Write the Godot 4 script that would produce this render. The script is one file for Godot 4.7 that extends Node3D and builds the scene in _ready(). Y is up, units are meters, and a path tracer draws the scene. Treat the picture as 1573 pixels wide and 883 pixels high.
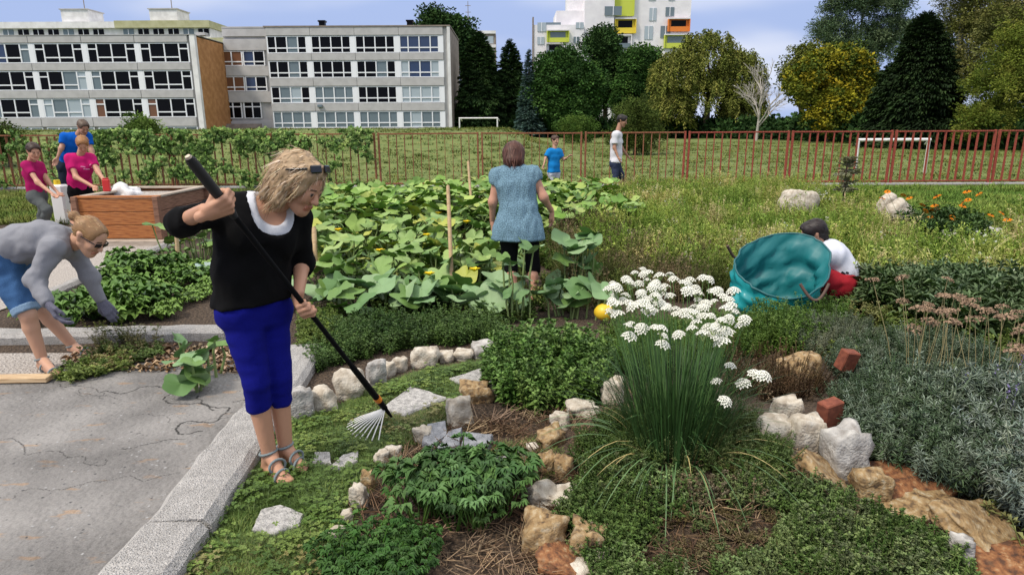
extends Node3D
# A community garden in front of a school: asphalt yard, kerbs, vegetable beds, a herb rockery, a rusty fence, a playing field, trees and buildings.

var M := {}
var rng := RandomNumberGenerator.new()
var used := {}
var noise := FastNoiseLite.new()


# ---------------------------------------------------------------- mesh builder
class MB:
	var v := PackedVector3Array()
	var n := PackedVector3Array()
	var c := PackedColorArray()
	var ix := PackedInt32Array()

	func tri(a: Vector3, b: Vector3, d: Vector3, col := Color.WHITE) -> void:
		var nn := (d - a).cross(b - a).normalized()
		var k := v.size()
		v.append(a); v.append(b); v.append(d)
		for i in 3:
			n.append(nn); c.append(col); ix.append(k + i)

	func quad(a: Vector3, b: Vector3, d: Vector3, e: Vector3, col := Color.WHITE) -> void:
		var nn := (d - a).cross(b - a).normalized()
		if nn == Vector3.ZERO:
			nn = (e - a).cross(d - a).normalized()
		var k := v.size()
		v.append(a); v.append(b); v.append(d); v.append(e)
		for i in 4:
			n.append(nn); c.append(col)
		for i: int in [0, 1, 2, 0, 2, 3]:
			ix.append(k + i)

	# box with chamfered edges
	func box(at: Vector3, size: Vector3, ch := 0.0, basis := Basis(), col := Color.WHITE) -> void:
		var h := size * 0.5
		if ch <= 0.0:
			for ax in 3:
				for s: float in [-1.0, 1.0]:
					var nn := Vector3.ZERO
					nn[ax] = s
					var u := Vector3.ZERO
					u[(ax + 1) % 3] = 1.0
					var w := nn.cross(u)
					var o := nn * h
					var a := basis * (o - u * h - w * h)
					var b := basis * (o - u * h + w * h)
					var d := basis * (o + u * h + w * h)
					var e := basis * (o + u * h - w * h)
					quad(at + a, at + b, at + d, at + e, col)
			return
		var p := {}
		for ax in 3:
			for s: float in [-1.0, 1.0]:
				var u := (ax + 1) % 3
				var w := (ax + 2) % 3
				var q := []
				for su: float in [-1.0, 1.0]:
					for sw: float in [-1.0, 1.0]:
						var t := Vector3.ZERO
						t[ax] = s * h[ax]
						t[u] = su * (h[u] - ch)
						t[w] = sw * (h[w] - ch)
						p[[ax, s, su, sw]] = at + basis * t
				face4(p[[ax, s, -1.0, -1.0]], p[[ax, s, -1.0, 1.0]], p[[ax, s, 1.0, 1.0]], p[[ax, s, 1.0, -1.0]], at, col)
		for ax in 3:
			var u := (ax + 1) % 3
			for s: float in [-1.0, 1.0]:
				for su: float in [-1.0, 1.0]:
					# edge between face ax/s and face u/su ; runs along w
					face4(p[[ax, s, su, -1.0]], p[[ax, s, su, 1.0]], p[[u, su, 1.0, s]], p[[u, su, -1.0, s]], at, col)
		for sx: float in [-1.0, 1.0]:
			for sy: float in [-1.0, 1.0]:
				for sz: float in [-1.0, 1.0]:
					face3(p[[0, sx, sy, sz]], p[[1, sy, sz, sx]], p[[2, sz, sx, sy]], at, col)

	func face4(a: Vector3, b: Vector3, d: Vector3, e: Vector3, centre: Vector3, col := Color.WHITE) -> void:
		if (d - a).cross(b - a).dot((a + d) * 0.5 - centre) < 0.0:
			quad(a, e, d, b, col)
		else:
			quad(a, b, d, e, col)

	func face3(a: Vector3, b: Vector3, d: Vector3, centre: Vector3, col := Color.WHITE) -> void:
		if (d - a).cross(b - a).dot(a - centre) < 0.0:
			tri(a, d, b, col)
		else:
			tri(a, b, d, col)

	# smooth tube through points
	func tube(pts: PackedVector3Array, radii: PackedFloat32Array, sides := 6, col := Color.WHITE, cap := true) -> void:
		var k := v.size()
		var m := pts.size()
		var up := Vector3.UP
		for i in m:
			var t := (pts[mini(i + 1, m - 1)] - pts[maxi(i - 1, 0)]).normalized()
			if absf(t.dot(up)) > 0.95:
				up = Vector3.RIGHT
			var a := t.cross(up).normalized()
			var b := a.cross(t)
			up = b
			for j in sides:
				var ang := TAU * j / sides
				var d := a * cos(ang) + b * sin(ang)
				v.append(pts[i] + d * radii[i]); n.append(d); c.append(col)
		for i in m - 1:
			for j in sides:
				var q := k + i * sides + j
				var r := k + i * sides + (j + 1) % sides
				for z: int in [q, r + sides, q + sides, q, r, r + sides]:
					ix.append(z)
		if cap:
			for e: int in [0, m - 1]:
				var d2 := (pts[e] - pts[1 if e == 0 else m - 2]).normalized()
				var kk := v.size()
				for j in sides:
					v.append(v[k + e * sides + j]); n.append(d2); c.append(col)
				for j in sides - 2:
					ix.append(kk)
					ix.append(kk + (j + 2 if e == 0 else j + 1))
					ix.append(kk + (j + 1 if e == 0 else j + 2))

	# a leaf folded along its midrib: base, direction, face normal
	func leaf(base: Vector3, dir: Vector3, up: Vector3, length: float, width: float, droop := 0.2, col := Color.WHITE, fold := 0.25) -> void:
		var side := dir.cross(up).normalized()
		var nn := side.cross(dir).normalized()
		var mid := base + dir * length * 0.5 + nn * length * droop * 0.25
		var tip := base + dir * length - nn * length * droop * 0.5
		var l := mid - side * width * 0.5 + nn * width * fold
		var r := mid + side * width * 0.5 + nn * width * fold
		var k := v.size()
		v.append(base); v.append(l); v.append(tip); v.append(r)
		for i in 4:
			n.append((nn + side * (fold * (1.0 if i == 1 else (-1.0 if i == 3 else 0.0)) * 1.6)).normalized()); c.append(col)
		for z: int in [0, 1, 2, 0, 2, 3]:
			ix.append(k + z)

	# a blade of grass: arching strip that tapers
	func blade(base: Vector3, dir: Vector3, length: float, width: float, arch: float, seg := 3, col := Color.WHITE) -> void:
		var out := Vector3(dir.x, 0, dir.z).normalized()
		if out == Vector3.ZERO:
			out = Vector3.RIGHT
		var side := Vector3(-out.z, 0, out.x)
		var k := v.size()
		var p := base
		var d := dir.normalized()
		var w := width * 0.5
		for i in seg + 1:
			var t := float(i) / seg
			var nn := side.cross(d).normalized()
			if nn.y < 0:
				nn = -nn
			if i == seg:
				v.append(p); n.append(nn); c.append(col)
			else:
				v.append(p - side * w * (1.0 - t * 0.6)); v.append(p + side * w * (1.0 - t * 0.6))
				n.append(nn); n.append(nn); c.append(col); c.append(col)
			p += d * length / seg
			d = (d + (out * 0.7 - Vector3.UP) * arch / seg).normalized()
		for i in seg - 1:
			var q := k + i * 2
			for z: int in [q, q + 2, q + 3, q, q + 3, q + 1]:
				ix.append(z)
		var e := k + (seg - 1) * 2
		ix.append(e); ix.append(e + 2); ix.append(e + 1)

	func add(o: MB, t: Transform3D, tint := Color.WHITE) -> void:
		var k := v.size()
		for i in o.v.size():
			v.append(t * o.v[i]); n.append((t.basis * o.n[i]).normalized()); c.append(o.c[i] * tint)
		for i in o.ix:
			ix.append(k + i)

	func mesh() -> ArrayMesh:
		var a := []
		a.resize(Mesh.ARRAY_MAX)
		a[Mesh.ARRAY_VERTEX] = v
		a[Mesh.ARRAY_NORMAL] = n
		a[Mesh.ARRAY_COLOR] = c
		a[Mesh.ARRAY_INDEX] = ix
		var m := ArrayMesh.new()
		m.add_surface_from_arrays(Mesh.PRIMITIVE_TRIANGLES, a)
		return m


# ---------------------------------------------------------------- nodes
func numbered(called: String) -> String:
	used[called] = used.get(called, -1) + 1
	return called if used[called] == 0 else "%s_%03d" % [called, used[called]]


func thing(called: String, label: String, category: String, at := Vector3.ZERO, turn := 0.0, group := "") -> Node3D:
	var o := Node3D.new()
	o.name = numbered(called)
	add_child(o)
	o.position = at
	o.rotation.y = turn
	tag(o, label, category, group)
	return o


func tag(o: Node, label: String, category := "", group := "") -> void:
	o.set_meta("label", label)
	if category:
		o.set_meta("category", category)
	if group:
		o.set_meta("group", group)


func part(called: String, mesh: Mesh, m: Material, parent: Node, at := Vector3.ZERO, basis := Basis()) -> MeshInstance3D:
	var o := MeshInstance3D.new()
	o.name = called
	o.mesh = mesh
	o.material_override = m
	o.cast_shadow = GeometryInstance3D.SHADOW_CASTING_SETTING_ON
	parent.add_child(o, true)
	o.transform = Transform3D(basis, at)
	return o


func struct(called: String, mesh: Mesh, m: Material, at := Vector3.ZERO) -> MeshInstance3D:
	var o := part(numbered(called), mesh, m, self, at)
	o.set_meta("kind", "structure")
	return o


func copies(called: String, mesh: Mesh, m: Material, parent: Node, where: Array, tints: Array) -> MultiMeshInstance3D:
	var mm := MultiMesh.new()
	mm.transform_format = MultiMesh.TRANSFORM_3D
	mm.use_colors = true
	mm.mesh = mesh
	mm.instance_count = where.size()
	for i in where.size():
		mm.set_instance_transform(i, where[i])
		mm.set_instance_color(i, tints[i])
	var o := MultiMeshInstance3D.new()
	o.name = called
	o.multimesh = mm
	o.material_override = m
	parent.add_child(o, true)
	o.set_meta("kind", "stuff")
	return o


func rf(a: float, b: float) -> float:
	return rng.randf_range(a, b)


func rdir() -> Vector3:
	var z := rf(-1, 1)
	var t := rf(0, TAU)
	var r := sqrt(1 - z * z)
	return Vector3(r * cos(t), z, r * sin(t))


func pick(a: Array):
	return a[rng.randi() % a.size()]


func shade(col: Color, amount: float) -> Color:
	var k := rf(1.0 - amount, 1.0 + amount)
	return Color(col.r * k * rf(0.94, 1.06), col.g * k, col.b * k * rf(0.9, 1.1))


# ---------------------------------------------------------------- materials
func lin(r: float, g: float, b: float) -> Color:
	return Color(r, g, b).linear_to_srgb()


func plain(col: Color, rough := 0.9, metal := 0.0) -> StandardMaterial3D:
	var m := StandardMaterial3D.new()
	m.albedo_color = col
	m.roughness = rough
	m.metallic = metal
	return m


func vcol(rough := 0.8, back := Color.BLACK, spec := 0.5) -> StandardMaterial3D:
	var m := StandardMaterial3D.new()
	m.vertex_color_use_as_albedo = true
	m.roughness = rough
	m.metallic_specular = spec
	m.cull_mode = BaseMaterial3D.CULL_DISABLED
	if back != Color.BLACK:
		m.backlight_enabled = true
		m.backlight = back
	return m


func noise_tex(freq: float, stops: Array, sd := 1, size := 512, kind := FastNoiseLite.TYPE_SIMPLEX_SMOOTH, octaves := 5) -> NoiseTexture2D:
	var f := FastNoiseLite.new()
	f.noise_type = kind
	f.seed = sd
	f.frequency = freq
	f.fractal_octaves = octaves
	if kind == FastNoiseLite.TYPE_CELLULAR:
		f.cellular_return_type = FastNoiseLite.RETURN_CELL_VALUE
	var t := NoiseTexture2D.new()
	t.width = size
	t.height = size
	t.seamless = true
	t.noise = f
	var g := Gradient.new()
	var off := PackedFloat32Array()
	var cs := PackedColorArray()
	for s in stops:
		off.append(s[0])
		cs.append(s[1])
	g.offsets = off
	g.colors = cs
	t.color_ramp = g
	return t


func bump_tex(freq: float, strength: float, sd := 1, size := 512, kind := FastNoiseLite.TYPE_SIMPLEX_SMOOTH) -> NoiseTexture2D:
	var f := FastNoiseLite.new()
	f.noise_type = kind
	f.seed = sd
	f.frequency = freq
	f.fractal_octaves = 4
	var t := NoiseTexture2D.new()
	t.width = size
	t.height = size
	t.seamless = true
	t.as_normal_map = true
	t.bump_strength = strength
	t.noise = f
	return t


func tri_mat(tex: Texture2D, scale: float, rough := 0.9, bump: Texture2D = null, world := true) -> StandardMaterial3D:
	var m := StandardMaterial3D.new()
	m.albedo_texture = tex
	m.roughness = rough
	m.uv1_triplanar = true
	m.uv1_world_triplanar = world
	m.uv1_scale = Vector3.ONE * scale
	if bump:
		m.normal_enabled = true
		m.normal_texture = bump
	return m


# flat polygon laid on the ground (x, z), following height()
func in_poly(p: Vector2, poly: PackedVector2Array) -> bool:
	return Geometry2D.is_point_in_polygon(p, poly)


func sheet(poly: PackedVector2Array, y: float, step := 0.0) -> MB:
	var b := MB.new()
	var ids := Geometry2D.triangulate_polygon(poly)
	for i in range(0, ids.size(), 3):
		var q := [poly[ids[i]], poly[ids[i + 1]], poly[ids[i + 2]]]
		var p0 := Vector3(q[0].x, y, q[0].y)
		var p1 := Vector3(q[1].x, y, q[1].y)
		var p2 := Vector3(q[2].x, y, q[2].y)
		if (p2 - p0).cross(p1 - p0).y < 0:
			b.tri(p0, p2, p1)
		else:
			b.tri(p0, p1, p2)
	return b


func hump(x: float, z: float, cx: float, cz: float, rx: float, rz: float, h: float) -> float:
	var d := Vector2((x - cx) / rx, (z - cz) / rz).length()
	return 0.0 if d >= 1.0 else h * (0.5 + 0.5 * cos(PI * d))


# height of the ground anywhere
func gh(x: float, z: float) -> float:
	var h := 0.0
	if z > -18.7:
		h += hump(x, z, 1.05, -3.0, 1.3, 1.2, 0.2)
		h += hump(x, z, 2.3, -3.3, 1.2, 1.3, 0.1)
		h += hump(x, z, 4.6, -7.2, 3.0, 2.5, 0.12)
	else:
		var t := clampf((-18.7 - z) / 12.0, 0.0, 1.0)
		h += 1.42 * smoothstep(-22.0, -40.0, z) * (1.0 - smoothstep(-1.0, 3.6, x + (z + 38.0) * 0.02)) * (1.0 - 0.75 * smoothstep(-46.0, -70.0, z))
		h += noise.get_noise_2d(x * 3.0, z * 3.0) * 0.12 * t
	return h


# ================================================================ the scene
func _ready() -> void:
	rng.seed = 20240817
	noise.seed = 5
	noise.frequency = 0.05
	# camera
	var cam := Camera3D.new()
	cam.name = "camera"
	add_child(cam)
	cam.position = Vector3(0, 1.7, 0)
	cam.basis = Basis(Vector3(0.99998806, -0.0047438, 0.00117397), Vector3(0.0048869, 0.97070489, -0.24022517), Vector3(0.0, 0.240228, 0.970717)).orthonormalized()
	cam.fov = 47.057
	cam.near = 0.05
	cam.far = 3000.0
	cam.current = true
	# sky
	var env := Environment.new()
	env.background_mode = Environment.BG_SKY
	env.tonemap_mode = Environment.TONE_MAPPER_LINEAR
	env.tonemap_exposure = 1.15
	env.sdfgi_enabled = true
	env.ssao_enabled = true
	env.ssil_enabled = true
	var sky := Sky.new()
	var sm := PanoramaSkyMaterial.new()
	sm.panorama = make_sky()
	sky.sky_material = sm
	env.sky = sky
	var we := WorldEnvironment.new()
	we.name = "world_environment"
	we.environment = env
	add_child(we)
	# the sun behind thin cloud, high on the left behind the camera
	var sun := DirectionalLight3D.new()
	sun.name = "sun"
	sun.light_energy = 0.85
	sun.light_angular_distance = 11.0
	sun.light_color = Color(1.0, 0.96, 0.9)
	sun.shadow_enabled = true
	add_child(sun)
	sun.look_at_from_position(Vector3(-6, 10, 4.5), Vector3.ZERO)
	make_materials()
	build_setting()
	build_school()
	build_far_buildings()
	build_fence()
	build_trees()
	build_beds()
	build_rockery()
	build_plants()
	build_people()


# cloudy sky: even blue-lilac veil with pale streaks, brighter overhead
func make_sky() -> ImageTexture:
	var w := 1024
	var h := 512
	var im := Image.create(w, h, false, Image.FORMAT_RGBF)
	var f := FastNoiseLite.new()
	f.seed = 31
	f.frequency = 1.0
	f.fractal_octaves = 5
	var g := FastNoiseLite.new()
	g.seed = 77
	g.frequency = 1.0
	g.fractal_octaves = 3
	for y in h:
		var el := (0.5 - (y + 0.5) / h) * PI
		for x in w:
			var az := (x + 0.5) / w * TAU
			var d := Vector3(sin(az) * cos(el), sin(el), -cos(az) * cos(el))
			# clouds lie in flat layers, so that they draw out into streaks near the horizon
			var yy := maxf(d.y, 0.0)
			var q := Vector3(d.x, 0, d.z) / (yy + 0.16)
			var c := f.get_noise_3d(q.x * 0.55, 3.0, q.z * 0.8) * 0.7 + g.get_noise_3d(q.x * 0.23, 9.0, q.z * 0.3) * 0.6
			c = smoothstep(-0.2, 0.38, c)
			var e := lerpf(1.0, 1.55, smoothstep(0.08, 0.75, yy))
			var blue := Color(0.25, 0.37, 0.69)
			var white := Color(0.7, 0.74, 0.86)
			var col := blue.lerp(white, 0.25 + 0.75 * c)
			# the lowest band is paler
			col = col.lerp(Color(0.42, 0.51, 0.76), 0.25 * (1.0 - smoothstep(0.0, 0.2, yy)))
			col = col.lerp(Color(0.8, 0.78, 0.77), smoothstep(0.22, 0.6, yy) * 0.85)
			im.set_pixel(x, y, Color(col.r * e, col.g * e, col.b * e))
	return ImageTexture.create_from_image(im)


func make_materials() -> void:
	var W := Color.WHITE
	M.leaf = vcol(0.55, Color(0.25, 0.32, 0.08), 0.4)
	M.leaf_dull = vcol(0.85, Color(0.12, 0.16, 0.04), 0.25)
	M.needle = vcol(0.8, Color.BLACK, 0.3)
	M.bark = tri_mat(noise_tex(0.03, [[0.2, lin(0.06, 0.045, 0.03)], [0.8, lin(0.17, 0.13, 0.09)]], 3), 1.5, 0.95, bump_tex(0.05, 12.0, 4))
	M.bark_pale = tri_mat(noise_tex(0.03, [[0.2, lin(0.3, 0.27, 0.24)], [0.8, lin(0.6, 0.57, 0.52)]], 3), 1.2, 0.95)
	M.concrete = tri_mat(noise_tex(0.012, [[0.2, lin(0.4, 0.39, 0.385)], [0.5, lin(0.435, 0.425, 0.42)], [0.8, lin(0.465, 0.455, 0.45)]], 8, 512), 0.12, 0.95)
	M.white = plain(lin(0.78, 0.79, 0.82), 0.5)
	M.render_white = tri_mat(noise_tex(0.01, [[0.2, lin(0.62, 0.61, 0.6)], [0.8, lin(0.76, 0.75, 0.74)]], 9, 256), 0.2, 0.9)
	M.side_brown = tri_mat(noise_tex(0.012, [[0.2, lin(0.2, 0.165, 0.14)], [0.8, lin(0.28, 0.235, 0.2)]], 9, 256), 0.3, 0.9)
	M.orange_wall = tri_mat(noise_tex(0.012, [[0.2, lin(0.34, 0.155, 0.05)], [0.8, lin(0.46, 0.225, 0.085)]], 11, 256), 0.3, 0.9)
	M.glass_dark = plain(lin(0.004, 0.004, 0.005), 0.15)
	M.glass_dark.metallic_specular = 0.22
	M.glass_blue = plain(lin(0.03, 0.05, 0.11), 0.1)
	M.glass_blind = plain(lin(0.36, 0.42, 0.46), 0.35)
	M.glass_grey = plain(lin(0.14, 0.18, 0.2), 0.2)
	M.glass_brown = plain(lin(0.16, 0.07, 0.035), 0.3)
	M.rust = tri_mat(noise_tex(0.02, [[0.2, lin(0.14, 0.05, 0.025)], [0.55, lin(0.26, 0.095, 0.04)], [0.85, lin(0.36, 0.15, 0.075)]], 12, 512), 2.5, 0.8)
	M.rust_red = tri_mat(noise_tex(0.02, [[0.2, lin(0.15, 0.03, 0.02)], [0.55, lin(0.32, 0.055, 0.03)], [0.85, lin(0.38, 0.1, 0.06)]], 13, 512), 2.5, 0.75)
	M.paint_white = tri_mat(noise_tex(0.02, [[0.2, lin(0.55, 0.53, 0.5)], [0.6, lin(0.8, 0.8, 0.78)]], 14, 256), 2.0, 0.6)
	M.lawn = tri_mat(noise_tex(0.02, [[0.15, lin(0.075, 0.12, 0.022)], [0.45, lin(0.11, 0.15, 0.03)], [0.7, lin(0.15, 0.17, 0.04)], [0.9, lin(0.19, 0.18, 0.055)]], 15, 1024), 0.12, 1.0)
	M.soil = tri_mat(noise_tex(0.03, [[0.2, lin(0.035, 0.023, 0.014)], [0.5, lin(0.075, 0.05, 0.031)], [0.75, lin(0.13, 0.09, 0.06)], [0.95, lin(0.22, 0.165, 0.12)]], 16, 1024), 1.1, 1.0, bump_tex(0.06, 20.0, 17))
	M.dry_soil = tri_mat(noise_tex(0.03, [[0.2, lin(0.09, 0.06, 0.04)], [0.5, lin(0.18, 0.125, 0.085)], [0.8, lin(0.3, 0.22, 0.16)]], 18, 1024), 1.2, 1.0, bump_tex(0.06, 20.0, 17))
	M.grit = tri_mat(noise_tex(0.05, [[0.2, lin(0.26, 0.23, 0.2)], [0.5, lin(0.42, 0.38, 0.34)], [0.8, lin(0.52, 0.48, 0.44)]], 19, 1024), 0.8, 1.0, bump_tex(0.1, 8.0, 20))
	M.kerb = tri_mat(speckle_tex(), 1.6, 0.95, bump_tex(0.12, 14.0, 22))
	M.paving = tri_mat(noise_tex(0.03, [[0.2, lin(0.27, 0.26, 0.25)], [0.5, lin(0.4, 0.39, 0.37)], [0.8, lin(0.5, 0.485, 0.46)]], 23, 512), 1.4, 0.95, bump_tex(0.08, 8.0, 24))
	M.slate = tri_mat(noise_tex(0.03, [[0.2, lin(0.16, 0.17, 0.19)], [0.8, lin(0.32, 0.33, 0.35)]], 25, 256), 2.0, 0.8, bump_tex(0.08, 8.0, 24))
	M.stone_pale = tri_mat(noise_tex(0.02, [[0.15, lin(0.3, 0.25, 0.19)], [0.5, lin(0.48, 0.43, 0.35)], [0.8, lin(0.62, 0.58, 0.5)]], 26, 512), 1.4, 0.95, bump_tex(0.08, 4.0, 27))
	M.stone_grey = tri_mat(noise_tex(0.02, [[0.15, lin(0.22, 0.2, 0.18)], [0.5, lin(0.38, 0.37, 0.35)], [0.8, lin(0.56, 0.54, 0.5)]], 28, 512), 1.4, 0.95, bump_tex(0.08, 4.0, 27))
	M.stone_orange = tri_mat(noise_tex(0.022, [[0.2, lin(0.07, 0.045, 0.025)], [0.38, lin(0.24, 0.15, 0.065)], [0.6, lin(0.34, 0.235, 0.115)], [0.85, lin(0.46, 0.4, 0.29)]], 29, 512), 1.9, 0.9, bump_tex(0.07, 5.0, 30))
	M.stone_rust = tri_mat(noise_tex(0.022, [[0.2, lin(0.06, 0.03, 0.018)], [0.4, lin(0.19, 0.075, 0.03)], [0.62, lin(0.29, 0.13, 0.05)], [0.85, lin(0.42, 0.28, 0.16)]], 33, 512), 1.9, 0.9, bump_tex(0.07, 5.0, 30))
	M.brick = tri_mat(noise_tex(0.03, [[0.2, lin(0.13, 0.035, 0.02)], [0.8, lin(0.25, 0.075, 0.04)]], 34, 256), 3.0, 0.95)
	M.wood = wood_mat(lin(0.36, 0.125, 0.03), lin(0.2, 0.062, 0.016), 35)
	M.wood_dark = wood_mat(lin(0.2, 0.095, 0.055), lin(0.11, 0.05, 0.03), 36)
	M.wood_raw = wood_mat(lin(0.55, 0.39, 0.22), lin(0.4, 0.26, 0.14), 37)
	M.wood_grey = wood_mat(lin(0.42, 0.35, 0.28), lin(0.28, 0.22, 0.17), 38)
	M.asphalt = asphalt_mat()
	var k := 1
	for q: Color in [Color(0.11, 0.21, 0.04), Color(0.16, 0.27, 0.055), Color(0.08, 0.165, 0.035)]:
		var m := vcol(0.55, Color(0.2, 0.28, 0.06), 0.4)
		m.albedo_color = lin(q.r, q.g, q.b)
		M["straw%d" % k] = m
		k += 1


func wood_mat(a: Color, b: Color, sd: int) -> StandardMaterial3D:
	var m := tri_mat(noise_tex(0.012, [[0.2, b], [0.5, a], [0.8, a.lightened(0.08)]], sd, 512), 1.0, 0.75, null, false)
	m.uv1_scale = Vector3(0.7, 9.0, 9.0)
	return m


# exposed aggregate concrete
func speckle_tex() -> ImageTexture:
	var s := 512
	var im := Image.create(s, s, false, Image.FORMAT_RGB8)
	var r := RandomNumberGenerator.new()
	r.seed = 4
	var f := FastNoiseLite.new()
	f.seed = 9
	f.frequency = 0.01
	for y in s:
		for x in s:
			var k := 0.44 + f.get_noise_2d(x, y) * 0.12 + r.randf_range(-0.06, 0.06)
			im.set_pixel(x, y, lin(k, k * 0.965, k * 0.91))
	for i in 5200:
		var k := r.randf_range(0.16, 0.34) if r.randf() < 0.6 else r.randf_range(0.55, 0.72)
		var warm := r.randf_range(0.82, 1.0)
		var w := r.randi_range(2, 5)
		im.fill_rect(Rect2i(r.randi_range(0, s), r.randi_range(0, s), w, r.randi_range(2, 4)), lin(k, k * lerpf(1.0, warm, 0.5), k * warm))
	return ImageTexture.create_from_image(im)


# worn yard asphalt: grey, sanded, with cracks and a few ochre stains
func asphalt_mat() -> StandardMaterial3D:
	var s := 1024
	var im := Image.create(s, s, false, Image.FORMAT_RGB8)
	var r := RandomNumberGenerator.new()
	r.seed = 12
	var f := FastNoiseLite.new()
	f.seed = 21
	f.frequency = 0.006
	f.fractal_octaves = 5
	var o := FastNoiseLite.new()
	o.seed = 61
	o.frequency = 0.012
	for y in s:
		for x in s:
			var k := 0.2 + f.get_noise_2d(x, y) * 0.1 + r.randf_range(-0.035, 0.035)
			var st := smoothstep(0.38, 0.6, o.get_noise_2d(x, y * 3.0))
			im.set_pixel(x, y, lin(k * lerpf(1.0, 1.3, st), k * lerpf(0.955, 0.95, st), k * lerpf(0.91, 0.68, st)))
	for i in 2600:
		var k := r.randf_range(0.05, 0.1) if r.randf() < 0.6 else r.randf_range(0.26, 0.36)
		im.fill_rect(Rect2i(r.randi_range(0, s), r.randi_range(0, s), r.randi_range(1, 3), r.randi_range(1, 3)), lin(k, k, k))
	for i in 34:
		var p := Vector2(r.randf() * s, r.randf() * s)
		var a := r.randf_range(-0.5, 0.9) + (PI if r.randf() < 0.5 else 0.0)
		var n := r.randi_range(40, 170)
		var wd := r.randf_range(1.2, 3.6)
		for j in n:
			a += r.randf_range(-0.55, 0.55)
			p += Vector2(cos(a), sin(a)) * 2.0
			a = lerpf(a, 0.25 if absf(a) < 2.0 else PI + 0.2, 0.06)
			if r.randf() < 0.93:
				im.fill_rect(Rect2i(posmod(int(p.x), s), posmod(int(p.y), s), maxi(1, int(wd + r.randf())), maxi(1, int(wd * r.randf_range(0.5, 1.1)))), lin(0.025, 0.024, 0.022))
	var m := tri_mat(ImageTexture.create_from_image(im), 0.26, 0.95, bump_tex(0.2, 1.6, 40))
	m.uv1_offset = Vector3(0.13, 0.0, 0.31)
	return m


# a sheet that follows gh()
func terrain(x0: float, x1: float, nx: int, z0: float, z1: float, nz: int, y: float) -> ArrayMesh:
	var b := MB.new()
	for j in nz + 1:
		for i in nx + 1:
			var x := lerpf(x0, x1, float(i) / nx)
			var z := lerpf(z0, z1, float(j) / nz)
			b.v.append(Vector3(x, gh(x, z) + y, z))
			var e := 0.1
			b.n.append(Vector3(gh(x - e, z) - gh(x + e, z), 2 * e, gh(x, z - e) - gh(x, z + e)).normalized())
			b.c.append(Color.WHITE)
	for j in nz:
		for i in nx:
			var k := j * (nx + 1) + i
			for t: int in [k, k + nx + 2, k + 1, k, k + nx + 1, k + nx + 2]:
				b.ix.append(t)
	return b.mesh()


func build_setting() -> void:
	var far := MB.new()
	far.quad(Vector3(-900, -0.3, 60), Vector3(-900, -0.3, -1500), Vector3(900, -0.3, -1500), Vector3(900, -0.3, 60))
	struct("ground", far.mesh(), M.lawn)
	struct("garden_soil", terrain(-26, 26, 260, 6.0, -18.7, 130, 0.0), M.soil)
	struct("field", terrain(-110, 110, 150, -18.69, -140, 110, -0.004), M.lawn)
	# asphalt yard
	struct("asphalt_yard", sheet(PackedVector2Array([Vector2(-1.59, -2.13), Vector2(-1.62, -4.72), Vector2(-1.84, -4.56), Vector2(-2.23, -4.67), Vector2(-2.59, -4.62), Vector2(-3.14, -4.49), Vector2(-3.37, -4.42), Vector2(-5.73, -4.23), Vector2(-3.28, -1.61), Vector2(-1.19, -0.72)]), 0.012).mesh(), M.asphalt)
	struct("gravel_strip", sheet(PackedVector2Array([Vector2(-5.65, -4.16), Vector2(-3.30, -4.32), Vector2(-3.27, -4.63), Vector2(-3.38, -4.79), Vector2(-6.42, -4.79)]), 0.016).mesh(), M.grit)
	struct("garden_path", sheet(PackedVector2Array([Vector2(-5.03, -4.60), Vector2(-4.86, -6.03), Vector2(-4.78, -7.45), Vector2(-5.03, -9.22), Vector2(-5.13, -9.81), Vector2(-5.35, -11.08), Vector2(-8.21, -11.39), Vector2(-12.30, -9.57)]), 0.012).mesh(), M.grit)


# ================================================================ buildings
func bx(parent: Node, called: String, x0: float, x1: float, y0: float, y1: float, z0: float, z1: float, m: Material, ch := 0.0) -> MeshInstance3D:
	var b := MB.new()
	var s := Vector3(absf(x1 - x0), absf(y1 - y0), absf(z1 - z0))
	b.box(Vector3.ZERO, s, ch)
	return part(called, b.mesh(), m, parent, Vector3((x0 + x1) * 0.5, (y0 + y1) * 0.5, (z0 + z1) * 0.5))


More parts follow.
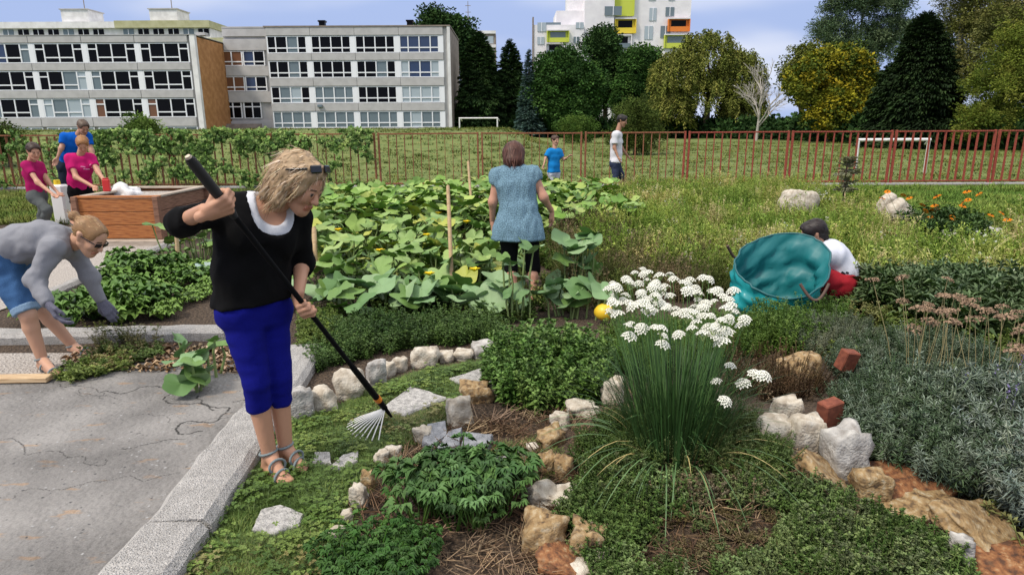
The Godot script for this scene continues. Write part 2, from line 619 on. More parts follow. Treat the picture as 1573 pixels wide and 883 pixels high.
# a window of casements: every casement is [width share, [pane heights from the top]]; panes are set back in the white frame
func window(parent: Node, x0: float, y0: float, w: float, h: float, z: float, lay: Array, glass: Array) -> void:
	var f := MB.new()
	var bar := 0.13
	var holes := []
	var x := 0.0
	for k in lay.size():
		var cw: float = lay[k][0] * w
		var y := h
		for q: float in lay[k][1]:
			holes.append([Rect2(x + bar * 0.5, y - q * h + bar * 0.5, cw - bar, q * h - bar), k])
			y -= q * h
		x += cw
	# frame: outer ring, mullions and transoms
	for e: Array in [[0.0, w, 0.0, bar * 0.7], [0.0, w, h - bar * 0.7, h]]:
		f.box(Vector3((e[0] + e[1]) * 0.5, (e[2] + e[3]) * 0.5, 0), Vector3(e[1] - e[0], e[3] - e[2], 0.12))
	x = 0.0
	for k in lay.size() + 1:
		f.box(Vector3(clampf(x, bar * 0.4, w - bar * 0.4), h * 0.5, 0.002), Vector3(bar, h - bar * 1.4, 0.12))
		if k < lay.size():
			var cw: float = lay[k][0] * w
			var y := h
			for i in lay[k][1].size() - 1:
				y -= lay[k][1][i] * h
				f.box(Vector3(x + cw * 0.5, y, -0.002), Vector3(cw - bar, bar, 0.11))
			x += cw
	var o := part("window", f.mesh(), M.white, parent, Vector3(x0, y0, z))
	for q in holes:
		var r: Rect2 = q[0]
		var b := MB.new()
		b.box(Vector3.ZERO, Vector3(r.size.x + 0.02, r.size.y + 0.02, 0.03))
		part("pane", b.mesh(), glass[q[1]] if q[1] < glass.size() else M.glass_dark, o, Vector3(r.position.x + r.size.x * 0.5, r.position.y + r.size.y * 0.5, -0.04))


func glasses(n: int, code: String) -> Array:
	var t := {"d": M.glass_dark, "b": M.glass_blue, "w": M.glass_blind, "g": M.glass_grey, "r": M.glass_brown}
	var a := []
	for i in n:
		a.append(t[code[i % code.length()]])
	return a


func build_school() -> void:
	# left wing, frontal, with an orange end wall
	var zf := -78.0
	var xr := -35.56
	var top := 11.5
	var w := thing("school_wing", "long grey panel school wing with orange end wall on the left", "building", Vector3(xr, 0, zf))
	bx(w, "wall", -26.0, -0.02, -0.3, top - 0.1, -14.0, -0.25, M.concrete)
	bx(w, "end_wall", 0.0, 0.3, -0.3, top - 0.15, -13.9, -0.5, M.orange_wall)
	bx(w, "corner_pier", -0.25, 0.32, -0.3, top, -0.48, 0.06, M.render_white)
	bx(w, "roof_edge", -26.0, 0.35, top, top + 0.06, -14.0, 0.1, M.concrete)
	bx(w, "roof_vent", -0.1, 0.9, top + 0.13, top + 0.45, -2.4, -1.4, M.concrete)
	var pitch := 5.93
	var lay := [[0.2, [0.3, 0.7]], [0.3, [0.72, 0.28]], [0.3, [0.72, 0.28]], [0.2, [0.3, 0.7]]]
	var rows := [[8.590, 2.1, ["dddd", "dddd", "dddd", "bbdg"]], [5.649, 2.1, ["dddd", "gddd", "ddgw", "dddd"]], [2.652, 2.1, ["rddd", "rddd", "wgww", "gddg"]]]
	for k in 4:
		var x0 := -0.45 - (k + 1) * pitch + 0.42
		for r in rows.size():
			window(w, x0, rows[r][0], 5.45, rows[r][1], -0.1, lay, glasses(4, rows[r][2][k]))
			bx(w, "white_panel", x0 - 0.46, x0 - 0.02, rows[r][0], rows[r][0] + rows[r][1], -0.25, -0.03, M.white)
		window(w, x0, 0.55, 5.45, 1.05, -0.1, [[0.25, [1.0]], [0.25, [1.0]], [0.25, [1.0]], [0.25, [1.0]]], glasses(4, ["wdwg", "wdgd", "wwww", "wwww"][k]))
		# concrete spandrels between the window rows, with open joints
		var ys := [[-0.3, 0.5], [1.65, rows[2][0] - 0.05], [rows[2][0] + 2.15, rows[1][0] - 0.05], [rows[1][0] + 2.15, rows[0][0] - 0.05], [rows[0][0] + 2.15, top - 0.02]]
		for y in ys:
			bx(w, "spandrel_panel", x0 - 0.45, x0 + pitch - 0.5, y[0], y[1], -0.25, 0.05, M.concrete, 0.02)
	# link with a staircase between the wings
	var zl := -85.5
	var l := thing("school_link", "low recessed link of the school between its two wings", "building", Vector3(0, 0, zl))
	var lx0 := -35.2
	var lx1 := -29.6
	bx(l, "wall", lx0, lx1, -0.3, 13.2, -12.0, -0.25, M.concrete)
	var lrow := [8.827, 5.829]
	for i in 2:
		for k in 2:
			window(l, -35.809 + k * 2.75 + 0.1, lrow[i], 2.65, 1.75, -0.1, [[0.5, [0.72, 0.28]], [0.5, [0.72, 0.28]]], glasses(2, ["rr", "bd"][k]))
	window(l, -35.927, 2.543, 2.2, 2.2, -0.1, [[0.5, [0.35, 0.65]], [0.5, [0.35, 0.65]]], glasses(2, "dd"))
	window(l, -33.480, 2.532, 2.2, 2.2, -0.1, [[0.5, [0.35, 0.65]], [0.5, [0.35, 0.65]]], glasses(2, "dd"))
	for y: Array in [[-0.3, lrow[1] - 3.6], [lrow[1] - 1.35, lrow[1] - 0.05], [lrow[1] + 1.8, lrow[0] - 0.05], [lrow[0] + 1.8, lrow[0] + 3.1], [lrow[0] + 3.4, 13.2]]:
		bx(l, "spandrel_panel", lx0, lx1, y[0], y[1], -0.25, 0.05, M.concrete, 0.02)
	var st := MB.new()
	for i in 8:
		st.box(Vector3(0, 0.1 + i * 0.12, -i * 0.3), Vector3(4.6, 0.24 + i * 0.24, 0.3))
	part("entrance_stairs", st.mesh(), M.side_brown, l, Vector3(-33.253, 0, 3.4))
	bx(l, "roof_edge", lx0, lx1, 13.2, 13.35, -12.0, 0.1, M.concrete)
	# right wing
	zf = -84.0
	var x0w := -29.548
	var x1w := -7.309
	top = 13.067
	var g := thing("school_wing", "four storey grey panel school wing with brown end wall beside dark conifers", "building", Vector3(x0w, 0, zf))
	var wid := x1w - x0w
	bx(g, "wall", 0.02, wid - 0.3, -0.3, top - 0.05, -14.0, -0.25, M.concrete)
	bx(g, "end_wall", wid - 0.29, wid - 0.02, -0.3, top - 0.05, -14.0, -0.3, M.side_brown)
	bx(g, "corner_pier", wid - 0.35, wid, -0.3, top, -0.28, 0.08, M.render_white)
	bx(g, "roof_edge", -0.05, wid + 0.06, top, top + 0.15, -14.0, 0.12, M.side_brown)
	for q: float in [6.0, 16.8]:
		var vent := bx(g, "roof_vent", q, q + 0.7, top + 0.16, top + 0.9, -3.0, -2.3, M.glass_dark)
		bx(vent, "vent_cap", -0.45, 0.45, 0.37, 0.55, -0.45, 0.45, M.glass_dark)
	bx(g, "roof_hatch", 14.2, 16.2, top + 0.16, top + 0.4, -4.0, -2.5, M.side_brown)
	pitch = (wid - 1.0) / 4.0
	lay = [[0.22, [0.7, 0.3]], [0.28, [0.7, 0.3]], [0.28, [0.7, 0.3]], [0.22, [0.7, 0.3]]]
	var code := [["ddgd", "dddd", "dddd", "bbbb"], ["ddgd", "dddd", "ddgd", "wbbw"], ["dgwd", "gggg", "dddd", "wwww"], ["gggg", "gggg", "gggg", "gwgg"]]
	var yr := [10.124, 7.279, 4.308, 1.361]
	for k in 4:
		var x0 := 0.2 + k * pitch
		for r in 4:
			window(g, x0, yr[r], pitch - 0.55, 1.95, -0.1, lay, glasses(4, code[r][k]))
			bx(g, "white_panel", x0 + pitch - 0.53, x0 + pitch - 0.02, yr[r], yr[r] + 1.95, -0.25, -0.03, M.white)
		var ys := [[-0.3, yr[3] - 0.05], [yr[3] + 2.0, yr[2] - 0.05], [yr[2] + 2.0, yr[1] - 0.05], [yr[1] + 2.0, yr[0] - 0.05], [yr[0] + 2.0, top - 0.02]]
		for y in ys:
			bx(g, "spandrel_panel", x0 - 0.02, x0 + pitch - 0.05, y[0], y[1], -0.25, 0.05, M.concrete, 0.02)
	var lamp := bx(g, "wall_lamp", -23.718 - x0w, -23.718 - x0w + 0.6, 3.796, 3.796 + 0.35, 0.06, 0.4, M.glass_grey, 0.05)
	lamp.set_meta("label", "grey floodlight box on the spandrel")


func build_far_buildings() -> void:
	# long slab block behind the left wing
	var z := -135.0
	var s := thing("apartment_slab", "long pale apartment slab with olive section rising behind the school roof", "building", Vector3(0, 0, z))
	var x0 := -125.0
	var x1 := -54.877
	var top := 21.138
	var xm := -76.087
	M.olive = tri_mat(noise_tex(0.012, [[0.2, lin(0.38, 0.37, 0.2)], [0.8, lin(0.46, 0.45, 0.27)]], 51, 256), 0.2, 0.9)
	bx(s, "wall", x0, xm, -0.3, top - 3.0, -12, 0, M.render_white)
	bx(s, "wall", xm, x1, -0.3, top - 3.0, -12, 0, M.olive)
	bx(s, "cornice", x0, xm, top - 1.15, top, -12, 0.05, M.render_white)
	bx(s, "cornice", xm + 0.01, x1 - 3, top - 1.15, top + 0.15, -12, 0.05, M.olive)
	bx(s, "top_storey", x0, x1 - 3.2, top - 2.99, top - 1.16, -11.9, -0.6, M.render_white)
	var x := -98.026
	var k := 0
	while x < x1 - 4.0:
		if k % 11 != 7:
			var wn := bx(s, "window", x, x + 2.0, top - 2.6, top - 1.3, -0.6, -0.5, M.glass_dark if k % 4 else M.glass_grey)
			bx(wn, "mullion", -0.06, 0.06, -0.6, 0.6, 0.05, 0.12, M.white)
		x += 2.9
		k += 1
	for h: Array in [[-86.641, -81.420], [-69.609, -64.262]]:
		var hut := bx(s, "roof_hut", h[0], h[1], top + 0.16, top + 2.3, -6, -1, M.render_white)
		bx(hut, "hut_roof", (h[0] - h[1]) * 0.5 - 0.2, (h[1] - h[0]) * 0.5 + 0.2, 1.07, 1.25, -2.7, 2.7, M.concrete)
		var an := MB.new()
		var rod := PackedVector3Array([Vector3(0.6, 1.26, 0), Vector3(0.6, 5.5, 0)])
		an.tube(rod, PackedFloat32Array([0.09, 0.06]), 6)
		part("antenna", an.mesh(), M.side_brown, hut)
	# small block behind the conifers
	z = -150.0
	var b := thing("apartment_tower", "small pale block top with antenna behind the dark conifers", "building", Vector3(0, 0, z))
	x0 = -10.822
	x1 = -3.295
	top = 20.973
	bx(b, "wall", x0, x1, -0.3, top, -8, 0, M.side_brown)
	for i in 2:
		for j in 2:
			var lx := x0 + 1.1 + j * 3.4
			var ly := top - 2.4 - i * 2.8
			var wn := bx(b, "window", lx, lx + 2.6, ly, ly + 1.4, 0.01, 0.08, M.glass_blind)
			bx(wn, "frame", -1.35, 1.35, -0.78, -0.72, 0.0, 0.1, M.white)
		bx(b, "floor_band", x0 - 0.1, x1 + 0.1, top - 0.5 - i * 2.8, top - i * 2.8 + 0.1, 0.0, 0.3, M.render_white)
	bx(b, "corner_strip", x0 - 0.15, x0 + 0.7, top - 9, top + 0.2, -0.3, 0.35, M.white)
	var mast := MB.new()
	var mx := -9.234
	mast.tube(PackedVector3Array([Vector3(mx, top, -3), Vector3(mx, top + 6.5, -3)]), PackedFloat32Array([0.12, 0.07]), 6)
	for i in 3:
		mast.tube(PackedVector3Array([Vector3(mx - 0.6, top + 3 + i * 1.3, -3), Vector3(mx + 0.6, top + 3 + i * 1.3, -3)]), PackedFloat32Array([0.06, 0.06]), 4)
	part("antenna", mast.mesh(), M.side_brown, b)
	# white stepped apartment house with coloured loggias
	z = -170.0
	var a := thing("apartment_house", "white stepped apartment house with yellow, green and orange loggias", "building", Vector3(0, 0, z))
	M.yellow_green = plain(lin(0.5, 0.56, 0.07), 0.8)
	M.yellow = plain(lin(0.72, 0.55, 0.05), 0.8)
	M.orange = plain(lin(0.7, 0.2, 0.03), 0.8)
	M.facade = tri_mat(noise_tex(0.012, [[0.2, lin(0.68, 0.66, 0.68)], [0.8, lin(0.76, 0.74, 0.75)]], 53, 256), 0.1, 0.9)
	# [left px, right px, top px] of each stepped block, in metres on the facade plane
	var blocks := [[5.588, 17.755, 24.938, 0.0], [11.276, 19.020, 28.736, -4.0], [17.974, 25.196, 30.169 + 0.5, -1.5], [18.916, 44.196, 40.0, -3.0], [14.628, 19.942, 38.0, -7.0]]
	for q in blocks:
		bx(a, "wall", q[0], q[1], -0.3, q[2], q[3] - 12.0, q[3], M.facade)
	bx(a, "corner_strip", 5.272, 5.588, -0.3, 26.726, -3.0, 0.2, M.side_brown)
	bx(a, "parapet", 6.852, 12.224, 24.941 + 0.01, 25.678, -2.2, -1.4, M.glass_grey)
	# loggias: recess colour, left, right, top, bottom
	var lg := [["yellow_green", 8.900, 13.951, 23.603, 20.927, 0.0], ["yellow_green", 24.944, 29.946, 40.0, 27.210, -3.0], ["yellow", 25.692, 30.564, 26.624, 23.232, -3.0], ["orange", 38.738, 43.769, 26.563, 23.615, -3.0], ["yellow_green", 37.987, 43.836, 22.874, 19.743, -3.0], ["facade", 25.184, 29.609, 22.787, 19.805, -3.0], ["facade", 8.601, 12.878, 20.628, 18.079, 0.0]]
	for q in lg:
		var zz: float = q[5]
		var ht: float = q[3] - q[4]
		var box := bx(a, "loggia", q[1], q[2], q[4], q[3], zz + 0.01, zz + 0.25, M[q[0]])
		var hw: float = (q[2] - q[1]) * 0.5
		bx(box, "recess", -hw + 0.7, hw - 0.7, -ht * 0.1, ht * 0.38, 0.13, 0.2, M.glass_dark if q[0] != "yellow_green" else M.glass_grey)
		bx(box, "railing", -hw, hw, -ht * 0.5, -ht * 0.12, 0.4, 0.55, M[q[0]] if q[0] != "facade" else M.glass_grey)
		bx(box, "ceiling_slab", -hw - 0.15, hw + 0.15, ht * 0.46, ht * 0.54, 0.13, 0.9, M.facade)
		bx(box, "side_wall", -hw - 0.2, -hw, -ht * 0.5, ht * 0.45, 0.13, 0.9, M[q[0]])
		bx(box, "side_wall", hw, hw + 0.2, -ht * 0.5, ht * 0.45, 0.13, 0.9, M[q[0]])
	var wins := [[824, 836, 51, 63, 0.0], [824, 834, 70, 80, 0.0], [878, 889, 51, 59, 0.0], [875, 883, 70, 78, 0.0], [912, 935, 5, 16, -1.4], [919, 943, 29, 41, -1.4], [982, 992, 4, 20, -3.0], [984, 994, 30, 47, -3.0], [1010, 1019, 4, 20, -3.0], [1007, 1019, 29, 41, -3.0], [978, 990, 54, 72, -3.0], [1001, 1015, 54, 70, -3.0]]
	for q in wins:
		var wx0: float = (q[0] - 786.5) * 0.1722
		var wx1: float = (q[1] - 786.5) * 0.1722
		var wy1: float = 1.7 + (189.0 - q[2]) * 0.1722
		var wy0: float = 1.7 + (189.0 - q[3]) * 0.1722
		var wn := bx(a, "window", wx0, wx1, wy0, wy1, q[4] + 0.02, q[4] + 0.14, M.glass_grey if int(q[0]) % 2 else M.glass_blind)
		bx(wn, "frame", -0.08, 0.08, (wy0 - wy1) * 0.5, (wy1 - wy0) * 0.5, 0.07, 0.16, M.white)


func build_fence() -> void:
	var z := -18.68
	var f := thing("fence", "rusty red steel bar fence running the whole width behind the garden", "fence", Vector3(0, 0, z))
	var px := []
	var pitch := 2.86
	var p0 := -0.861
	for k in range(-6, 7):
		px.append(p0 + k * pitch)
	var bar := MB.new()
	bar.box(Vector3(0, 0.73, 0), Vector3(0.016, 1.3, 0.08), 0.003)
	var barm := bar.mesh()
	var post := MB.new()
	post.box(Vector3(0, 0.74, 0), Vector3(0.045, 1.5, 0.085), 0.006)
	var postm := post.mesh()
	var rail := MB.new()
	rail.box(Vector3.ZERO, Vector3(pitch - 0.17, 0.04, 0.05), 0.005)
	var railm := rail.mesh()
	for k in px.size():
		var x: float = px[k]
		var m: Material = M.rust_red if x > 4.0 else M.rust
		var lean := rf(-0.006, 0.006)
		part("post", postm, m, f, Vector3(x - 0.06, 0, 0), Basis(Vector3.BACK, lean))
		part("post", postm, m, f, Vector3(x + 0.06, 0, 0), Basis(Vector3.BACK, lean))
		if k == px.size() - 1:
			break
		var tilt := rf(-0.003, 0.003)
		part("top_rail", railm, m, f, Vector3(x + pitch * 0.5, 1.455, 0), Basis(Vector3.BACK, tilt))
		part("bottom_rail", railm, m, f, Vector3(x + pitch * 0.5, 0.1, 0), Basis(Vector3.BACK, tilt))
		for i in 11:
			part("bar", barm, m, f, Vector3(x + 0.085 + (pitch - 0.17) * (i + 1) / 12.0 + rf(-0.01, 0.01), 0.045, rf(-0.002, 0.002)), Basis(Vector3.UP, rf(-0.12, 0.12)) * Basis(Vector3.BACK, rf(-0.006, 0.006)))
	var kb := MB.new()
	kb.box(Vector3(1.5, -0.02, 0), Vector3(40, 0.14, 0.12), 0.01)
	part("footing", kb.mesh(), M.concrete, f)
	# goals on the field
	goal(Vector3(12.813, 0, -22.6), 2.36, 1.13, 0.5, 0.05, "small white football goal behind the right part of the fence")
	goal(Vector3(-3.374, gh(-3.6, -70), -70), 3.9, 2.337 - 0.35, 1.0, 0.07, "far white football goal by the end of the school")


func goal(at: Vector3, w: float, h: float, d: float, r: float, label: String) -> void:
	var g := thing("football_goal", label, "goal", at)
	for s: float in [-1.0, 1.0]:
		var p := MB.new()
		p.tube(PackedVector3Array([Vector3(s * w * 0.5, 0, 0), Vector3(s * w * 0.5, h, 0)]), PackedFloat32Array([r, r]), 8)
		part("post", p.mesh(), M.paint_white, g)
		var q := MB.new()
		q.tube(PackedVector3Array([Vector3(s * w * 0.5, h - r, -r), Vector3(s * w * 0.5 + 0.1, h - r - 0.02, -d * 0.5), Vector3(s * w * 0.5 + 0.2, h * 0.86, -d)]), PackedFloat32Array([r * 0.6, r * 0.6, r * 0.6]), 6)
		part("stay", q.mesh(), M.paint_white, g)
	var c := MB.new()
	c.tube(PackedVector3Array([Vector3(-w * 0.5 - r, h, 0), Vector3(w * 0.5 + r, h, 0)]), PackedFloat32Array([r * 1.05, r * 1.05]), 8)
	part("crossbar", c.mesh(), M.paint_white, g)


# ================================================================ trees
# a ball of leaves, used for crowns: radius 1 before scaling
func clump(leaves: int, size: float, width: float, hang := 0.0) -> ArrayMesh:
	var b := MB.new()
	for i in leaves:
		var d := rdir()
		var p := d * pow(rng.randf(), 0.45)
		var dir := (d * 0.8 + rdir() * 0.7 + Vector3.DOWN * hang).normalized()
		var up := (Vector3.UP + rdir() * 0.9).normalized()
		var g := rf(0.75, 1.15)
		b.leaf(p, dir, up, size * rf(0.7, 1.2), width * rf(0.8, 1.2), 0.2, Color(g, g, g * 0.95))
	return b.mesh()


# flat needled bough along +x, drooping
func bough() -> ArrayMesh:
	var b := MB.new()
	for i in 44:
		var t := rng.randf()
		var s := 1.0 if rng.randf() < 0.5 else -1.0
		var p := Vector3(t, -0.22 * t * t, s * rf(0.0, 0.06))
		var dir := Vector3(rf(0.4, 1.0), rf(-0.5, 0.12), s * rf(0.3, 1.0)).normalized()
		var g := rf(0.7, 1.2)
		b.leaf(p, dir, (Vector3.UP + rdir() * 0.5).normalized(), (0.42 - 0.22 * t) * rf(0.7, 1.2), 0.07, 0.4, Color(g, g, g))
	return b.mesh()


# hanging willow strand, 1 m long downward
func strand() -> ArrayMesh:
	var b := MB.new()
	for i in 30:
		var t := rng.randf()
		var p := Vector3(rf(-0.07, 0.07) + 0.15 * t * t, -t, rf(-0.07, 0.07))
		var dir := (Vector3(rf(-1, 1), -1.1, rf(-1, 1))).normalized()
		var g := rf(0.75, 1.2)
		b.leaf(p, dir, rdir(), 0.2 * rf(0.7, 1.2), 0.05, 0.2, Color(g, g, g * 0.9))
	return b.mesh()


func trunk(t: Node3D, h: float, r: float, lobes: Array, m: Material, branches := 7) -> void:
	var b := MB.new()
	var pts := PackedVector3Array()
	var rad := PackedFloat32Array()
	for i in 6:
		var k := i / 5.0
		pts.append(Vector3(sin(k * 3.0) * r * 0.6, -0.3 + (h * 0.8 + 0.3) * k, cos(k * 4.0) * r * 0.4))
		rad.append(r * (1.15 - k) + 0.03)
	b.tube(pts, rad, 9)
	for i in branches:
		var l: Array = lobes[i % lobes.size()]
		var k := rf(0.3, 0.75)
		var s := Vector3(0, h * 0.8 * k, 0)
		var e: Vector3 = l[0] + Vector3(rf(-0.3, 0.3), rf(-0.2, 0.4), rf(-0.3, 0.3)) * l[1]
		b.tube(PackedVector3Array([s, s.lerp(e, 0.5) + Vector3(0, 0.06 * h, 0), e]), PackedFloat32Array([r * 0.45, r * 0.25, r * 0.06]), 6)
	part("trunk", b.mesh(), m, t)


# lobes: [centre, radii]; clumps are spread in the outer part of each lobe
func leafy(called: String, label: String, at: Vector3, h: float, lobes: Array, n: int, cs: float, cols: Array, mesh: ArrayMesh, tr: float, group := "", bark: Material = null) -> Node3D:
	var t := thing(called, label, "tree", at, 0.0, group)
	trunk(t, h, tr, lobes, bark if bark else M.bark)
	var tot := 0.0
	for l in lobes:
		tot += l[1].x * l[1].y
	var w := []
	var c := []
	for l in lobes:
		var m := int(n * l[1].x * l[1].y / tot)
		for i in m:
			var d := rdir()
			if d.y < -0.2 and rng.randf() < 0.5:
				d.y = -d.y
			# ragged outline: the reach of the crown changes with direction
			var reach := 0.84 + 0.55 * noise.get_noise_3d(d.x * 52 + l[0].x * 9, d.y * 52, d.z * 52 + l[0].y * 7)
			var p: Vector3 = l[0] + d * l[1] * reach * pow(rng.randf(), 0.3)
			if p.y < 0.15:
				continue
			var k := cs * rf(0.45, 1.2)
			w.append(Transform3D(Basis.from_euler(Vector3(rf(0, TAU), rf(0, TAU), rf(0, TAU))).scaled(Vector3(k, k * 0.8, k)), p))
			c.append(shade(pick(cols), 0.22))
	copies("crown", mesh, M.leaf_dull, t, w, c)
	return t


func conifer(called: String, label: String, at: Vector3, h: float, r: float, cols: Array, mesh: ArrayMesh, n: int, base := 0.04, pw := 0.8, group := "") -> Node3D:
	var t := thing(called, label, "tree", at, 0.0, group)
	var b := MB.new()
	b.tube(PackedVector3Array([Vector3(0, -0.3, 0), Vector3(0.05, h * 0.5, 0), Vector3(0, h * 0.97, 0)]), PackedFloat32Array([h * 0.022, h * 0.014, 0.03]), 8)
	part("trunk", b.mesh(), M.bark, t)
	var w := []
	var c := []
	for i in n:
		var k := pow(rng.randf(), 0.75)   # more boughs low down
		k = 1.0 - k
		var y := lerpf(base * h, h * 0.985, 1.0 - pow(1.0 - k, 1.0))
		var a := rf(0, TAU)
		var rr := r * pow(1.0 - k, pw) * (0.85 + 0.4 * noise.get_noise_3d(cos(a) * 20, y * 14.0, sin(a) * 20 + at.x)) + 0.12
		var len := rr * rf(0.35, 0.6) + 0.25
		var out := Vector3(cos(a), 0, sin(a))
		var p := out * maxf(rr - len * 0.95, 0.0) * rf(0.75, 1.05) + Vector3(0, y, 0)
		var bs := Basis(Vector3.UP, -a) * Basis(Vector3.BACK, rf(-0.35, 0.2) + 0.9 * pow(k, 4.0)) * Basis(Vector3.RIGHT, rf(-0.5, 0.5))
		w.append(Transform3D(bs.scaled_local(Vector3(len, len * 0.9, len)), p))
		c.append(shade(pick(cols), 0.25))
	copies("crown", mesh, M.needle, t, w, c)
	return t


# recursive bare branches
func twigs(b: MB, p: Vector3, d: Vector3, len: float, r: float, depth: int) -> void:
	var e := p + d * len
	var mid := p.lerp(e, 0.5) + rdir() * len * 0.06
	b.tube(PackedVector3Array([p, mid, e]), PackedFloat32Array([r, r * 0.85, r * 0.65]), 5 if depth > 1 else 3, Color.WHITE, false)
	if depth == 0:
		return
	for i in (4 if depth > 2 else 3):
		var nd := (d + rdir() * 0.75 + Vector3(0, 0.22, 0)).normalized()
		twigs(b, p.lerp(e, rf(0.55, 1.0)), nd, len * rf(0.55, 0.8), r * 0.6, depth - 1)


func build_trees() -> void:
	var broad := clump(70, 0.42, 0.26)
	var fine := clump(80, 0.34, 0.15)
	var big := clump(46, 0.5, 0.36)
	var bg := bough()
	var st := strand()
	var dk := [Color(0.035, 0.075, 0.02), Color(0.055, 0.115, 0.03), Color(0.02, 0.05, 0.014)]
	var dk2 := [Color(0.045, 0.11, 0.022), Color(0.075, 0.155, 0.035), Color(0.03, 0.075, 0.018)]
	var ol := [Color(0.17, 0.19, 0.04), Color(0.23, 0.24, 0.06), Color(0.12, 0.15, 0.03)]
	var gr := [Color(0.075, 0.14, 0.025), Color(0.1, 0.17, 0.03), Color(0.055, 0.11, 0.02)]
	# behind the roof of the right wing
	var p := Vector3(-10.625, 0, -112)
	leafy("broadleaf_tree", "dark rounded tree top showing above the flat school roof", p, 19.0, [[Vector3(-1, 15.5, 0), Vector3(3.6, 4.6, 3.6)], [Vector3(2.6, 14.0, 0.5), Vector3(3.0, 4.4, 3)], [Vector3(-2.4, 12.8, -0.3), Vector3(3, 4, 3)], [Vector3(4.6, 11.5, 0), Vector3(2.6, 3.8, 2.4)]], 620, 1.25, dk, broad, 0.4)
	# dark conifers beside the school
	conifer("conifer_tree", "tall dark conifer right beside the brown school end wall", Vector3(-4.077, 0.3, -90), 13.0, 4.2, dk, bg, 2600, 0.01, 0.55)
	conifer("conifer_tree", "dark conifer between the brown-walled wing's tall neighbour and the blue spruce", Vector3(-0.086, 0.3, -93), 12.4, 3.6, dk, bg, 2200, 0.01, 0.6)
	conifer("spruce_tree", "slim blue-green spruce with tiered boughs", Vector3(2.195, 0.3, -86), 10.4, 2.1, [Color(0.07, 0.13, 0.11), Color(0.1, 0.17, 0.15), Color(0.05, 0.1, 0.08)], bg, 900, 0.02, 0.85)
	# broadleaf group in the middle
	leafy("broadleaf_tree", "broad dark green tree beside the blue spruce", Vector3(6.922, 0, -88), 11.5, [[Vector3(-0.5, 7.4, 0), Vector3(4.1, 3.9, 4)], [Vector3(2.4, 5.6, 0.6), Vector3(3.2, 3.6, 3.2)], [Vector3(-2.6, 4.6, 0.8), Vector3(3.0, 3.6, 3)], [Vector3(0.6, 2.8, 1.6), Vector3(4.0, 2.8, 3)]], 1300, 0.95, dk2, broad, 0.35)
	leafy("broadleaf_tree", "slender dark tree standing in front of the white apartment house", Vector3(13.642, 0, -100), 15.5, [[Vector3(-0.6, 12.6, 0), Vector3(2.6, 2.6, 2.6)], [Vector3(0.6, 10.0, 0), Vector3(3.0, 2.6, 3.0)], [Vector3(-0.2, 6.6, 0), Vector3(3.2, 3.4, 3.2)]], 620, 0.95, dk, broad, 0.35)
	leafy("broadleaf_tree", "dark tree left of the large olive willow", Vector3(18.071, 0, -95), 12.0, [[Vector3(0, 9.0, 0), Vector3(3.4, 3.2, 3)], [Vector3(-1, 5.5, 0), Vector3(3.6, 3.6, 3.4)], [Vector3(1.5, 5.0, 0), Vector3(3.4, 4.0, 3.4)]], 800, 0.95, dk2, broad, 0.35)
	# willow: lobes plus hanging strands
	var wl := thing("willow_tree", "large olive green willow with drooping twigs", "tree", Vector3(22.792, 0, -80))
	var lobes := [[Vector3(-0.3, 9.4, 0), Vector3(4.2, 3.4, 4)], [Vector3(-3.6, 7.4, 0.4), Vector3(3.3, 3.4, 3.4)], [Vector3(3.4, 7.2, 0.4), Vector3(3.4, 3.6, 3.4)], [Vector3(0.4, 5.0, 1.6), Vector3(4.6, 3.6, 3.2)], [Vector3(-4.3, 4.0, 0.8), Vector3(2.7, 3.2, 2.7)], [Vector3(4.2, 3.8, 0.8), Vector3(2.8, 3.2, 2.7)]]
	trunk(wl, 11.0, 0.4, lobes, M.bark, 9)
	var w := []
	var c := []
	for l in lobes:
		for i in 330:
			var d := rdir()
			d.y = absf(d.y) * 1.2 - 0.35
			var q: Vector3 = l[0] + d * l[1] * rf(0.7, 1.05)
			var k := rf(0.9, 2.3)
			if q.y - k < 0.1:
				q.y = k + rf(0.1, 0.6)
			w.append(Transform3D(Basis(Vector3.UP, rf(0, TAU)).scaled(Vector3(2.6, k, 2.6)), q))
			c.append(shade(pick(ol), 0.2))
	copies("crown", st, M.leaf_dull, wl, w, c)
	# shrubs on the field
	leafy("field_shrub", "bright green round shrub left of the walking man", Vector3(6.108, 0, -62), 2.4, [[Vector3(0, 1.1, 0), Vector3(2.1, 1.5, 1.5)]], 200, 0.5, gr, fine, 0.08)
	leafy("field_shrub", "large round shrub directly behind the man in the white shirt", Vector3(6.967, 0, -38), 3.4, [[Vector3(0, 1.9, 0), Vector3(1.5, 1.35, 1.4)], [Vector3(-0.5, 0.9, 0.3), Vector3(1.3, 1.0, 1.2)], [Vector3(0.6, 0.9, 0.3), Vector3(1.2, 1.1, 1.2)]], 500, 0.34, [Color(0.07, 0.1, 0.02), Color(0.09, 0.13, 0.025), Color(0.05, 0.075, 0.016)], fine, 0.08)
	# dead pale tree
	var dead := thing("bare_tree", "leafless pale grey tree with spreading twigs", "tree", Vector3(23.951, 0, -66))
	var db := MB.new()
	db.tube(PackedVector3Array([Vector3(0, -0.2, 0), Vector3(0.06, 1.6, 0), Vector3(0.1, 2.6, 0)]), PackedFloat32Array([0.16, 0.12, 0.1]), 8)
	part("trunk", db.mesh(), M.bark_pale, dead)
	var tw := MB.new()
	for i in 6:
		var a := TAU * i / 6.0 + rf(-0.3, 0.3)
		twigs(tw, Vector3(0.06 + i * 0.008, 1.3 + i * 0.25, 0), Vector3(cos(a) * 0.75, 0.9 + 0.1 * i, sin(a) * 0.6).normalized(), rf(1.7, 2.2), 0.075, 3)
	twigs(tw, Vector3(0.1, 2.6, 0), Vector3(0.05, 1, 0), 2.4, 0.09, 3)
	part("branches", tw.mesh(), M.bark_pale, dead)
